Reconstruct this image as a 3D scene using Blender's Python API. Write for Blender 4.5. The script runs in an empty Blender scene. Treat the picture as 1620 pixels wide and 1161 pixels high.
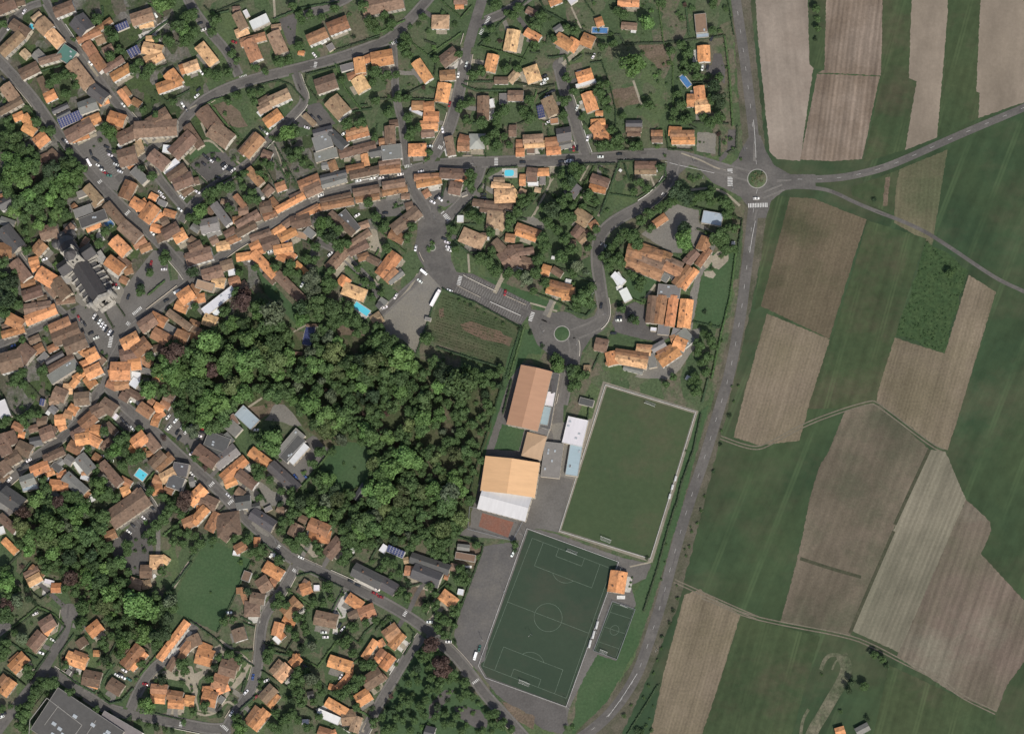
import bpy, math, random
from math import radians, sin, cos, pi, hypot, atan2, degrees
from mathutils import Vector, Matrix

# ------------------------------------------------------------------ camera, light, exposure
sc = bpy.context.scene
S = 0.42                                   # metres on the ground per photo pixel
PW, PH = 1620.0, 1161.0
TILT, AZ, DIST = radians(13.0), radians(148.0), 2300.0
cam_d = bpy.data.cameras.new("camera"); cam = bpy.data.objects.new("camera", cam_d)
sc.collection.objects.link(cam); sc.camera = cam
cam_loc = Vector((sin(AZ)*sin(TILT), cos(AZ)*sin(TILT), cos(TILT)))*DIST
fwd = -cam_loc.normalized()
north = Vector((0, 1, 0))
upv = (north - fwd*north.dot(fwd)).normalized()
rgt = fwd.cross(upv).normalized()
cam.matrix_world = Matrix(((rgt.x, upv.x, -fwd.x, cam_loc.x), (rgt.y, upv.y, -fwd.y, cam_loc.y), (rgt.z, upv.z, -fwd.z, cam_loc.z), (0, 0, 0, 1)))
cam_d.sensor_width = 36.0; cam_d.lens = 36.0*DIST/(PW*S)
cam_d.clip_start = 10.0; cam_d.clip_end = 20000.0

SUN_EL, SUN_AZ = radians(50.0), radians(155.0)
w = bpy.data.worlds.new("World"); sc.world = w; w.use_nodes = True
wn = w.node_tree.nodes; bg = wn["Background"]
sky = wn.new("ShaderNodeTexSky"); sky.sky_type = 'NISHITA'; sky.sun_disc = False
sky.sun_elevation = SUN_EL; sky.sun_rotation = SUN_AZ; sky.dust_density = 2.5; sky.air_density = 0.9; sky.ozone_density = 0.3
w.node_tree.links.new(sky.outputs[0], bg.inputs[0]); bg.inputs[1].default_value = 0.118
sun_d = bpy.data.lights.new("sun", 'SUN'); sun_d.energy = 4.3; sun_d.angle = radians(0.5); sun_d.color = (1.0, 0.95, 0.87)
sun = bpy.data.objects.new("sun", sun_d); sc.collection.objects.link(sun)
sdir = Vector((sin(SUN_AZ)*cos(SUN_EL), cos(SUN_AZ)*cos(SUN_EL), sin(SUN_EL)))
sun.rotation_euler = sdir.to_track_quat('Z', 'Y').to_euler(); sun.location = sdir*500
sc.view_settings.view_transform = 'Standard'; sc.view_settings.look = 'None'
sc.view_settings.exposure = -0.14; sc.view_settings.gamma = 1.0; sc.view_settings.use_curve_mapping = False

def G(px, py, h=0.0):
    """photo pixel -> the place on the level plane z = h it was surveyed at"""
    f = 1.0/(cam_d.lens/36.0)
    d = fwd + rgt*((px/PW - 0.5)*f) + upv*(-(py - PH/2)/PW*f)
    t = (h - cam_loc.z)/d.z
    p = cam_loc + d*t
    return p.x, p.y
P2 = lambda pts, h=0.0: [G(x, y, h) for x, y in pts]
R = random.Random(7)

# ------------------------------------------------------------------ materials
MATS = {}
def new_mat(name, rough=0.9, spec=0.2):
    m = bpy.data.materials.new(name); m.use_nodes = True
    b = m.node_tree.nodes["Principled BSDF"]
    b.inputs["Roughness"].default_value = rough; b.inputs["Specular IOR Level"].default_value = spec
    MATS[name] = m
    return m, m.node_tree.nodes, m.node_tree.links, b
def mix(n, l, fac, a, b, mode='MIX'):
    x = n.new("ShaderNodeMix"); x.data_type = 'RGBA'; x.blend_type = mode; x.clamp_factor = True
    for k, v in ((0, fac), (6, a), (7, b)):
        if hasattr(v, 'is_linked') or isinstance(v, bpy.types.NodeSocket): l.new(v, x.inputs[k])
        else: x.inputs[k].default_value = v if k == 0 else (*v, 1)
    return x.outputs[2]
def noise(n, l, scale, detail=4, rough=0.6, coord='Object', vec=None, stretch=None):
    if vec is None:
        tc = n.new("ShaderNodeTexCoord"); vec = tc.outputs[coord]
    if stretch:
        mp = n.new("ShaderNodeMapping"); mp.inputs['Scale'].default_value = stretch[:3]
        if len(stretch) > 3: mp.inputs['Rotation'].default_value = (0, 0, stretch[3])
        l.new(vec, mp.inputs[0]); vec = mp.outputs[0]
    t = n.new("ShaderNodeTexNoise"); t.inputs['Scale'].default_value = scale; t.inputs['Detail'].default_value = detail; t.inputs['Roughness'].default_value = rough
    l.new(vec, t.inputs['Vector'])
    return t.outputs['Fac']
def ramp(n, l, src, p0, p1, v0=0.0, v1=1.0):
    r = n.new("ShaderNodeMapRange"); r.inputs[1].default_value = p0; r.inputs[2].default_value = p1; r.inputs[3].default_value = v0; r.inputs[4].default_value = v1
    l.new(src, r.inputs[0]); return r.outputs[0]
def ground_mat(name, c1, c2, scale=0.03, c3=None, fine=0.6, fineamp=0.35, s3=0.012, rows=None, lo=0.38, hi=0.62, tram=None):
    """three real colours mixed by world-space noise; rows = (angle, spacing m, strength) for drilled or ploughed lines"""
    m, n, l, b = new_mat(name)
    tc = n.new("ShaderNodeTexCoord"); v = tc.outputs['Object']
    col = mix(n, l, ramp(n, l, noise(n, l, scale, 6, 0.65, vec=v), lo, hi), c1, c2)
    if c3: col = mix(n, l, ramp(n, l, noise(n, l, s3, 5, 0.7, vec=v, stretch=(1, 1.3, 1)), 0.5, 0.68), col, c3)
    f = ramp(n, l, noise(n, l, fine, 5, 0.7, vec=v), 0.3, 0.7, 1-fineamp, 1+fineamp)
    cb = n.new("ShaderNodeCombineColor")
    for k in range(3): l.new(f, cb.inputs[k])
    col = mix(n, l, 1.0, col, cb.outputs[0], 'MULTIPLY')
    if rows:
        a, sp, st = rows
        mp = n.new("ShaderNodeMapping"); mp.inputs['Rotation'].default_value = (0, 0, -a); l.new(v, mp.inputs[0])
        wv = n.new("ShaderNodeTexWave"); wv.bands_direction = 'X'; wv.inputs['Scale'].default_value = 0.314159/sp; wv.inputs['Distortion'].default_value = 0.8; wv.inputs['Detail'].default_value = 2; wv.inputs['Detail Scale'].default_value = 0.4
        l.new(mp.outputs[0], wv.inputs['Vector'])
        n2 = noise(n, l, 0.05, 5, 0.7, vec=mp.outputs[0], stretch=(4, 0.12, 1))
        f2 = ramp(n, l, wv.outputs['Fac'], 0, 1, 1-st*.45, 1+st*.45); f3 = ramp(n, l, n2, 0.3, 0.7, 1-st*1.3, 1+st*1.3)
        mu = n.new("ShaderNodeMath"); mu.operation = 'MULTIPLY'; l.new(f2, mu.inputs[0]); l.new(f3, mu.inputs[1])
        f4 = ramp(n, l, noise(n, l, 0.022, 9, 0.72, vec=mp.outputs[0], stretch=(1.4, 0.7, 1)), 0.32, 0.68, 0.78, 1.22)
        m2 = n.new("ShaderNodeMath"); m2.operation = 'MULTIPLY'; l.new(mu.outputs[0], m2.inputs[0]); l.new(f4, m2.inputs[1]); mu = m2
        cb = n.new("ShaderNodeCombineColor")
        for k in range(3): l.new(mu.outputs[0], cb.inputs[k])
        col = mix(n, l, 1.0, col, cb.outputs[0], 'MULTIPLY')
    if tram:                                    # paired wheelings left by the sprayer
        for off in (0.0, 0.35):
            mp = n.new("ShaderNodeMapping"); mp.inputs['Rotation'].default_value = (0, 0, -tram[0]); mp.inputs['Location'].default_value = (off*5.5, 0, 0); l.new(v, mp.inputs[0])
            wv = n.new("ShaderNodeTexWave"); wv.bands_direction = 'X'; wv.inputs['Scale'].default_value = 0.314159/tram[1]; wv.inputs['Distortion'].default_value = 0.25; wv.inputs['Detail Scale'].default_value = 0.05; l.new(mp.outputs[0], wv.inputs['Vector'])
            mu = n.new("ShaderNodeMath"); mu.operation = 'MULTIPLY'; l.new(ramp(n, l, wv.outputs['Fac'], 0.985, 0.998), mu.inputs[0]); l.new(ramp(n, l, noise(n, l, 0.02, 4, 0.6, vec=v), 0.4, 0.6, 0.0, 0.35), mu.inputs[1])
            col = mix(n, l, mu.outputs[0], col, tuple(q*1.9 for q in c2))
    l.new(col, b.inputs['Base Color'])
    bp = n.new("ShaderNodeBump"); bp.inputs['Strength'].default_value = 0.5; bp.inputs['Distance'].default_value = 0.25
    l.new(f, bp.inputs['Height']); l.new(bp.outputs[0], b.inputs['Normal'])
    return m
def plots_mat(name, cells, size, rot, warp=3.0):
    """gardens kept differently plot by plot: each cell of the parcel pattern takes one of the given real colours"""
    m, n, l, b = new_mat(name)
    tc = n.new("ShaderNodeTexCoord"); v = tc.outputs['Object']
    nz = n.new("ShaderNodeTexNoise"); nz.inputs['Scale'].default_value = 0.08; l.new(v, nz.inputs['Vector'])
    sc_ = n.new("ShaderNodeVectorMath"); sc_.operation = 'SCALE'; l.new(nz.outputs['Color'], sc_.inputs[0]); sc_.inputs['Scale'].default_value = warp
    ad = n.new("ShaderNodeVectorMath"); ad.operation = 'ADD'; l.new(v, ad.inputs[0]); l.new(sc_.outputs[0], ad.inputs[1])
    mp = n.new("ShaderNodeMapping"); mp.inputs['Rotation'].default_value = (0, 0, rot); mp.inputs['Scale'].default_value = (1, 0.7, 1); l.new(ad.outputs[0], mp.inputs[0])
    vo = n.new("ShaderNodeTexVoronoi"); vo.distance = 'MANHATTAN'; vo.inputs['Scale'].default_value = 1/size; vo.inputs['Randomness'].default_value = 0.85; l.new(mp.outputs[0], vo.inputs['Vector'])
    sp = n.new("ShaderNodeSeparateColor"); l.new(vo.outputs['Color'], sp.inputs[0])
    cr = n.new("ShaderNodeValToRGB"); cr.color_ramp.interpolation = 'CONSTANT'; e = cr.color_ramp.elements
    for k, c in enumerate(cells):
        q = e[k] if k < 2 else e.new(k/len(cells)); q.position = k/len(cells); q.color = (*c, 1)
    l.new(sp.outputs[0], cr.inputs[0])
    n1 = ramp(n, l, noise(n, l, 0.09, 6, 0.7, vec=v), 0.45, 0.62); col = mix(n, l, n1, cr.outputs[0], cells[0])
    col = mix(n, l, ramp(n, l, noise(n, l, 0.05, 7, 0.75, vec=v, stretch=(1, 1.4, 1, 0.5)), 0.58, 0.68), col, (0.12, 0.10, 0.075))
    f = ramp(n, l, noise(n, l, 0.6, 6, 0.75, vec=v), 0.3, 0.7, 0.62, 1.4)
    cb = n.new("ShaderNodeCombineColor")
    for k in range(3): l.new(f, cb.inputs[k])
    l.new(mix(n, l, 1.0, col, cb.outputs[0], 'MULTIPLY'), b.inputs['Base Color'])
    bp = n.new("ShaderNodeBump"); bp.inputs['Strength'].default_value = 0.6; bp.inputs['Distance'].default_value = 0.3; l.new(f, bp.inputs['Height']); l.new(bp.outputs[0], b.inputs['Normal'])
def tinted_mat(name, rough=0.85, amp=0.3, scale=0.5, streak=None, rowlines=0.0, weather=None, spec=0.2, metal=0):
    """base colour taken from each object's own colour, with its own wear"""
    m, n, l, b = new_mat(name, rough, spec)
    b.inputs['Metallic'].default_value = metal
    oi = n.new("ShaderNodeObjectInfo"); tc = n.new("ShaderNodeTexCoord")
    ad = n.new("ShaderNodeVectorMath"); ad.operation = 'ADD'; l.new(tc.outputs['Object'], ad.inputs[0])
    sc_ = n.new("ShaderNodeVectorMath"); sc_.operation = 'SCALE'; sc_.inputs[0].default_value = (91, 57, 33); l.new(oi.outputs['Random'], sc_.inputs['Scale']); l.new(sc_.outputs[0], ad.inputs[1])
    v = ad.outputs[0]
    f = ramp(n, l, noise(n, l, scale, 5, 0.7, vec=v, stretch=streak), 0.3, 0.7, 1-amp, 1+amp)
    cb = n.new("ShaderNodeCombineColor")
    for k in range(3): l.new(f, cb.inputs[k])
    col = oi.outputs['Color']
    if weather:
        col = mix(n, l, ramp(n, l, noise(n, l, 0.22, 4, 0.7, vec=v), 0.5, 0.72, 0, 0.75), col, weather)
    col = mix(n, l, 1.0, col, cb.outputs[0], 'MULTIPLY')
    if rowlines:
        wv = n.new("ShaderNodeTexWave"); wv.bands_direction = 'X'; wv.inputs['Scale'].default_value = 0.5; wv.inputs['Distortion'].default_value = 0.6
        l.new(v, wv.inputs['Vector'])
        g = ramp(n, l, wv.outputs['Fac'], 0, 1, 1-rowlines, 1+rowlines*0.6)
        cb = n.new("ShaderNodeCombineColor")
        for k in range(3): l.new(g, cb.inputs[k])
        col = mix(n, l, 1.0, col, cb.outputs[0], 'MULTIPLY')
    l.new(col, b.inputs['Base Color'])
    return m
def plain_mat(name, c, rough=0.6, spec=0.4, amp=0.15, scale=0.8, metal=0):
    m, n, l, b = new_mat(name, rough, spec)
    f = ramp(n, l, noise(n, l, scale, 4, 0.6), 0.3, 0.7, 1-amp, 1+amp)
    cb = n.new("ShaderNodeCombineColor")
    for k in range(3): l.new(f, cb.inputs[k])
    l.new(mix(n, l, 1.0, c, cb.outputs[0], 'MULTIPLY'), b.inputs['Base Color']); b.inputs['Metallic'].default_value = metal
    return m

tinted_mat('tile_roof', 0.85, 0.34, 0.55, (0.9, 1.5, 1), 0.07, weather=(0.085, 0.065, 0.05))
tinted_mat('slate_roof', 0.6, 0.25, 0.8, (0.6, 2.2, 1), 0.12, spec=0.4)
tinted_mat('sheet_roof', 0.5, 0.08, 0.2, (2, 0.3, 1), 0.03, spec=0.4)
tinted_mat('render_wall', 0.9, 0.12, 0.4)
tinted_mat('foliage', 0.7, 0.38, 0.9, spec=0.25)
tinted_mat('car_paint', 0.25, 0.02, 0.5, spec=0.6)
plain_mat('bark', (0.09, 0.07, 0.05), 0.9, 0.1)
plain_mat('dark_glass', (0.02, 0.025, 0.03), 0.08, 0.7)
plain_mat('tyre', (0.02, 0.02, 0.02), 0.9, 0.1)
plain_mat('chimney_brick', (0.22, 0.13, 0.09), 0.9, 0.1)
plain_mat('pot', (0.03, 0.03, 0.03), 0.9, 0.1)
plain_mat('white_paint', (0.55, 0.55, 0.53), 0.7, 0.2, 0.25, 0.7)
plain_mat('pitch_line', (0.125, 0.165, 0.125), 0.8, 0.2, 0.3, 0.5)
plain_mat('concrete', (0.27, 0.26, 0.24), 0.9, 0.1, 0.2)
plain_mat('galvanised', (0.32, 0.33, 0.34), 0.45, 0.5, 0.1, metal=0.6)
plain_mat('pool_liner', (0.12, 0.48, 0.62), 0.5, 0.3, 0.05)
plain_mat('pool_cover', (0.06, 0.16, 0.34), 0.6, 0.3, 0.2)
plain_mat('church_stone', (0.36, 0.34, 0.30), 0.9, 0.1, 0.35, 0.6)
plain_mat('solar_glass', (0.045, 0.055, 0.13), 0.15, 0.6, 0.2, 1.4)
plain_mat('skylight_glass', (0.35, 0.38, 0.40), 0.2, 0.6, 0.1)
m, n, l, b = new_mat('pool_water', 0.05, 0.6); b.inputs['Base Color'].default_value = (0.10, 0.50, 0.62, 1)

# ------------------------------------------------------------------ geometry helpers
root = sc.collection
class MB:
    def __init__(s): s.v, s.f, s.m = [], [], []
    def face(s, pts, mi=0):
        k = len(s.v); s.v += [tuple(p) for p in pts]; s.f.append(tuple(range(k, k+len(pts)))); s.m.append(mi)
    def solid(s, bot, top, mi=0, mtop=None, cap_bottom=False):
        k = len(s.v); n_ = len(bot); s.v += [tuple(p) for p in bot] + [tuple(p) for p in top]
        for i in range(n_):
            j = (i+1) % n_; s.f.append((k+i, k+j, k+n_+j, k+n_+i)); s.m.append(mi)
        s.f.append(tuple(range(k+n_, k+2*n_))); s.m.append(mi if mtop is None else mtop)
        if cap_bottom: s.f.append(tuple(range(k+n_-1, k-1, -1))); s.m.append(mi)
    def box(s, cx, cy, z0, sx, sy, z1, mi=0, a=0.0, mtop=None):
        c, d = cos(a), sin(a)
        q = [(cx+x*c-y*d, cy+x*d+y*c) for x, y in ((-sx/2, -sy/2), (sx/2, -sy/2), (sx/2, sy/2), (-sx/2, sy/2))]
        s.solid([(x, y, z0) for x, y in q], [(x, y, z1) for x, y in q], mi, mtop, True)
    def cyl(s, x0, y0, z0, r0, x1, y1, z1, r1, n_=7, mi=0):
        s.solid([(x0+r0*cos(2*pi*i/n_), y0+r0*sin(2*pi*i/n_), z0) for i in range(n_)], [(x1+r1*cos(2*pi*i/n_), y1+r1*sin(2*pi*i/n_), z1) for i in range(n_)], mi, None, True)
    def mesh(s, name, mats):
        me = bpy.data.meshes.new(name); me.from_pydata(s.v, [], s.f)
        for m_ in mats: me.materials.append(MATS[m_])
        if len(mats) > 1: me.polygons.foreach_set('material_index', s.m)
        me.update(); return me
    def obj(s, name, mats, parent=None, color=None):
        return link(name, s.mesh(name, mats), parent, color)
def link(name, me, parent=None, color=None):
    o = bpy.data.objects.new(name, me); root.objects.link(o)
    if parent: o.parent = parent
    if color: o.color = (*color, 1)
    return o
def empty(name, x, y, a=0.0, z=0.0):
    o = bpy.data.objects.new(name, None); root.objects.link(o); o.location = (x, y, z); o.rotation_euler = (0, 0, a); o.empty_display_size = 0.5
    return o
THINGS = []
def tag(o, label, cat, group=None, kind=None, auto=None):
    if label: o['label'] = label
    if cat: o['category'] = cat
    if group: o['group'] = group
    if kind: o['kind'] = kind
    if auto: THINGS.append((o, auto))
    return o
def structure(o): o['kind'] = 'structure'; return o
def area2(p): return sum(p[i][0]*p[(i+1) % len(p)][1]-p[(i+1) % len(p)][0]*p[i][1] for i in range(len(p)))/2
def roughen(p, amp, step):
    out = []
    for i in range(len(p)):
        a, b_ = p[i], p[(i+1) % len(p)]; L = hypot(b_[0]-a[0], b_[1]-a[1]); n_ = max(1, int(L/step)); out.append(a)
        for k in range(1, n_):
            t = k/n_; out.append((a[0]+(b_[0]-a[0])*t+R.uniform(-amp, amp), a[1]+(b_[1]-a[1])*t+R.uniform(-amp, amp)))
    return out
from mathutils.geometry import tessellate_polygon
def sheet(name, pts, z, mat, rough=None, px=True):
    p = P2(pts) if px else pts
    if rough: p = roughen(p, rough, rough*4)
    if area2(p) < 0: p = p[::-1]
    tri = tessellate_polygon([[Vector((x, y, 0)) for x, y in p]])
    me = bpy.data.meshes.new(name); me.from_pydata([(x, y, z) for x, y in p], [], [tuple(t) for t in tri]); me.materials.append(MATS[mat])
    for f in me.polygons:
        pass
    me.update()
    if me.polygons and me.polygons[0].normal.z < 0: me.flip_normals()
    o = link(name, me); return structure(o)
def offset_line(p, wd):
    out = []
    for i in range(len(p)):
        a = p[max(0, i-1)]; c = p[min(len(p)-1, i+1)]
        dx, dy = c[0]-a[0], c[1]-a[1]; L = hypot(dx, dy) or 1
        out.append((p[i][0]-dy/L*wd, p[i][1]+dx/L*wd))
    return out
def smooth(p, it=2):
    for _ in range(it):
        q = [p[0]]
        for a, b_ in zip(p, p[1:]):
            q += [(a[0]*.75+b_[0]*.25, a[1]*.75+b_[1]*.25), (a[0]*.25+b_[0]*.75, a[1]*.25+b_[1]*.75)]
        q.append(p[-1]); p = q
    return p
def ribbon(mb, line, wd, z, mi=0):
    a, b_ = offset_line(line, wd/2), offset_line(line, -wd/2)
    for i in range(len(line)-1):
        mb.face([(*b_[i], z), (*b_[i+1], z), (*a[i+1], z), (*a[i], z)], mi)
def inside(p, poly):
    x, y = p; c = False; j = len(poly)-1
    for i in range(len(poly)):
        xi, yi = poly[i]; xj, yj = poly[j]
        if (yi > y) != (yj > y) and x < (xj-xi)*(y-yi)/(yj-yi)+xi: c = not c
        j = i
    return c

plain_mat('faded_paint', (0.30, 0.30, 0.285), 0.8, 0.2, 0.3, 0.7)
# ------------------------------------------------------------------ the ground, fields, roads
def tp(tile, pts):
    """survey-sheet coordinates -> photo pixels"""
    if tile[0] == 'E': ox, oy, k = 1140, {'0': 0, '1': 300, '2': 600, '3': 831}[tile[1]], 3.375
    else: ox, oy, k = int(tile[0])*300, (961 if tile[1] == '5' else int(tile[1])*200), 5.4
    v = [float(t) for t in pts.split()]
    return [(ox+v[i]/k, oy+v[i+1]/k) for i in range(0, len(v), 2)]
plots_mat('garden_grass', [(0.062, 0.090, 0.044), (0.050, 0.078, 0.037), (0.076, 0.106, 0.048), (0.086, 0.098, 0.058), (0.104, 0.100, 0.066), (0.058, 0.088, 0.040), (0.115, 0.104, 0.075)], 17, radians(32))
ground_mat('meadow', (0.030, 0.052, 0.024), (0.042, 0.062, 0.028), 0.008, None, 0.12, 0.12)
plots_mat('old_town_yards', [(0.048, 0.066, 0.032), (0.12, 0.112, 0.098), (0.052, 0.078, 0.030), (0.095, 0.085, 0.066), (0.14, 0.132, 0.12), (0.04, 0.06, 0.026), (0.075, 0.072, 0.05)], 8, radians(40))
ground_mat('asphalt', (0.105, 0.099, 0.091), (0.135, 0.128, 0.118), 0.05, None, 0.8, 0.12)
ground_mat('road_asphalt', (0.092, 0.088, 0.082), (0.128, 0.120, 0.111), 0.04, (0.078, 0.074, 0.070), 0.6, 0.16, 0.03)
ground_mat('concrete_footway', (0.125, 0.118, 0.11), (0.15, 0.142, 0.13), 0.1, None, 0.9, 0.15)
ground_mat('lot_asphalt', (0.088, 0.085, 0.082), (0.112, 0.107, 0.103), 0.03, (0.13, 0.122, 0.11), 0.7, 0.15, 0.03)
ground_mat('dark_asphalt', (0.082, 0.077, 0.073), (0.105, 0.099, 0.094), 0.05, None, 0.8, 0.14)
ground_mat('verge', (0.060, 0.064, 0.040), (0.11, 0.098, 0.075), 0.06, None, 0.8, 0.3)
ground_mat('gravel', (0.145, 0.138, 0.125), (0.182, 0.172, 0.152), 0.05, (0.2, 0.185, 0.15), 0.9, 0.2)
ground_mat('sand_gravel', (0.23, 0.205, 0.16), (0.30, 0.27, 0.21), 0.1, None, 0.9, 0.2)
ground_mat('pale_paving', (0.36, 0.35, 0.32), (0.46, 0.44, 0.40), 0.2, None, 0.9, 0.2)
ground_mat('soil', (0.11, 0.085, 0.062), (0.15, 0.115, 0.085), 0.1, (0.075, 0.075, 0.04), 0.8, 0.3, 0.08)
ground_mat('lawn', (0.042, 0.080, 0.035), (0.054, 0.090, 0.042), 0.04, None, 0.6, 0.2)
ground_mat('pink_stubble', (0.20, 0.165, 0.135), (0.235, 0.20, 0.165), 0.02, None, 0.5, 0.10, rows=(radians(4), 5.0, 0.05))
ground_mat('ploughed_rows', (0.150, 0.116, 0.088), (0.205, 0.165, 0.132), 0.03, None, 0.6, 0.16, rows=(radians(-8), 3.3, 0.22))
ground_mat('tan_crop', (0.185, 0.155, 0.12), (0.215, 0.18, 0.142), 0.012, None, 0.5, 0.08, rows=(radians(-6), 8.0, 0.03))
ground_mat('dark_meadow', (0.029, 0.054, 0.027), (0.042, 0.064, 0.030), 0.008, (0.056, 0.064, 0.036), 0.10, 0.14, 0.01, rows=(radians(-25), 11.0, 0.08), tram=(radians(-22), 27))
ground_mat('olive_strip', (0.038, 0.060, 0.028), (0.048, 0.066, 0.031), 0.015, (0.064, 0.064, 0.038), 0.2, 0.16, 0.014, rows=(radians(-17), 6.0, 0.09), tram=(radians(-16), 22))
ground_mat('straw_strip', (0.115, 0.106, 0.066), (0.078, 0.086, 0.048), 0.03, None, 0.6, 0.2, rows=(radians(-6), 3.0, 0.1))
ground_mat('brown_field', (0.092, 0.078, 0.050), (0.118, 0.094, 0.064), 0.012, (0.060, 0.062, 0.034), 0.7, 0.22, 0.012, rows=(radians(-17), 2.4, 0.10))
ground_mat('tan_field', (0.132, 0.112, 0.074), (0.165, 0.135, 0.098), 0.018, None, 0.7, 0.22, rows=(radians(-17), 2.2, 0.13))
ground_mat('mixed_field', (0.100, 0.086, 0.062), (0.138, 0.115, 0.086), 0.015, (0.074, 0.076, 0.050), 0.7, 0.18, 0.011, rows=(radians(-22), 6.0, 0.09))
ground_mat('pale_rows', (0.172, 0.158, 0.118), (0.130, 0.124, 0.090), 0.012, None, 0.7, 0.14, rows=(radians(-23), 3.0, 0.16))
ground_mat('pink_rows', (0.142, 0.112, 0.090), (0.112, 0.102, 0.072), 0.014, (0.155, 0.142, 0.108), 0.7, 0.16, 0.014, rows=(radians(-20), 4.4, 0.17))
ground_mat('bramble_ground', (0.032, 0.060, 0.024), (0.045, 0.075, 0.030), 0.2, None, 0.5, 0.4)
ground_mat('worn_pitch', (0.044, 0.069, 0.033), (0.054, 0.077, 0.037), 0.012, (0.070, 0.076, 0.043), 0.3, 0.10, 0.014)
ground_mat('artificial_turf', (0.032, 0.050, 0.033), (0.038, 0.057, 0.037), 0.012, (0.047, 0.056, 0.039), 0.3, 0.05, 0.02)
ground_mat('vine_rows', (0.048, 0.068, 0.033), (0.064, 0.080, 0.040), 0.05, (0.085, 0.078, 0.050), 0.8, 0.25, 0.022, rows=(radians(72), 2.6, 0.14))
ground_mat('red_soil', (0.105, 0.080, 0.055), (0.135, 0.092, 0.066), 0.15, (0.062, 0.072, 0.036), 0.8, 0.25, 0.08)
ground_mat('track_soil', (0.125, 0.112, 0.084), (0.16, 0.142, 0.108), 0.1, None, 0.9, 0.25)
ground_mat('pitch_gravel', (0.175, 0.16, 0.13), (0.225, 0.205, 0.165), 0.1, None, 0.9, 0.2)
ground_mat('scar_soil', (0.060, 0.076, 0.042), (0.14, 0.132, 0.092), 0.08, None, 0.5, 0.4)
ground_mat('ditch_grass', (0.048, 0.052, 0.032), (0.062, 0.062, 0.040), 0.1, None, 0.6, 0.3)
ground_mat('red_court', (0.20, 0.085, 0.058), (0.165, 0.09, 0.068), 0.1, None, 0.8, 0.2)
ground_mat('tree_floor', (0.042, 0.062, 0.026), (0.068, 0.075, 0.038), 0.05, (0.12, 0.095, 0.07), 0.8, 0.3, 0.06)

LAYERS = []
ROAD_BASE = 0.10
def stack(pts, base=0.02, step=0.005):
    """height for the next sheet: one step above every sheet whose extent it meets"""
    xs = [p[0] for p in pts]; ys = [p[1] for p in pts]; bb = (min(xs), min(ys), max(xs), max(ys)); z = base
    for b0, z0 in LAYERS:
        if bb[0] < b0[2] and bb[2] > b0[0] and bb[1] < b0[3] and bb[3] > b0[1] and z0 >= z-1e-6: z = z0+step
    LAYERS.append((bb, z)); return z
def seg_dist(p, line):
    best = 1e9
    for a, b_ in zip(line, line[1:]):
        dx, dy = b_[0]-a[0], b_[1]-a[1]; L = dx*dx+dy*dy or 1e-9
        t = max(0, min(1, ((p[0]-a[0])*dx+(p[1]-a[1])*dy)/L)); best = min(best, hypot(p[0]-a[0]-dx*t, p[1]-a[1]-dy*t))
    return best
# one sheet to the horizon
sheet('ground', [(-6000, -6000), (6000, -6000), (6000, 6000), (-6000, 6000)], 0.0, 'garden_grass', px=False)
def layer(name, tile, pts, mat, rough=None, z=None):
    q = tp(tile, pts) if tile else [tuple(q) for q in pts]
    return sheet(name, q, stack(P2(q), z if z is not None else 0.02), mat, rough)
sheet('farmland', [(1172, -900), (2600, -900), (2600, 2200), (860, 2200), (960, 1161), (1010, 1075), (1052, 950), (1090, 800), (1150, 620), (1192, 400), (1197, 290), (1190, 200)], 0.01, 'dark_meadow')
sheet('town_ground', [(-300, -50), (240, -50), (330, 140), (345, 220), (560, 215), (640, 210), (800, 262), (660, 330), (560, 390), (400, 470), (300, 560), (250, 600), (330, 740), (430, 830), (300, 850), (240, 800), (130, 790), (-300, 830)], 0.012, 'old_town_yards', 1.2)
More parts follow.
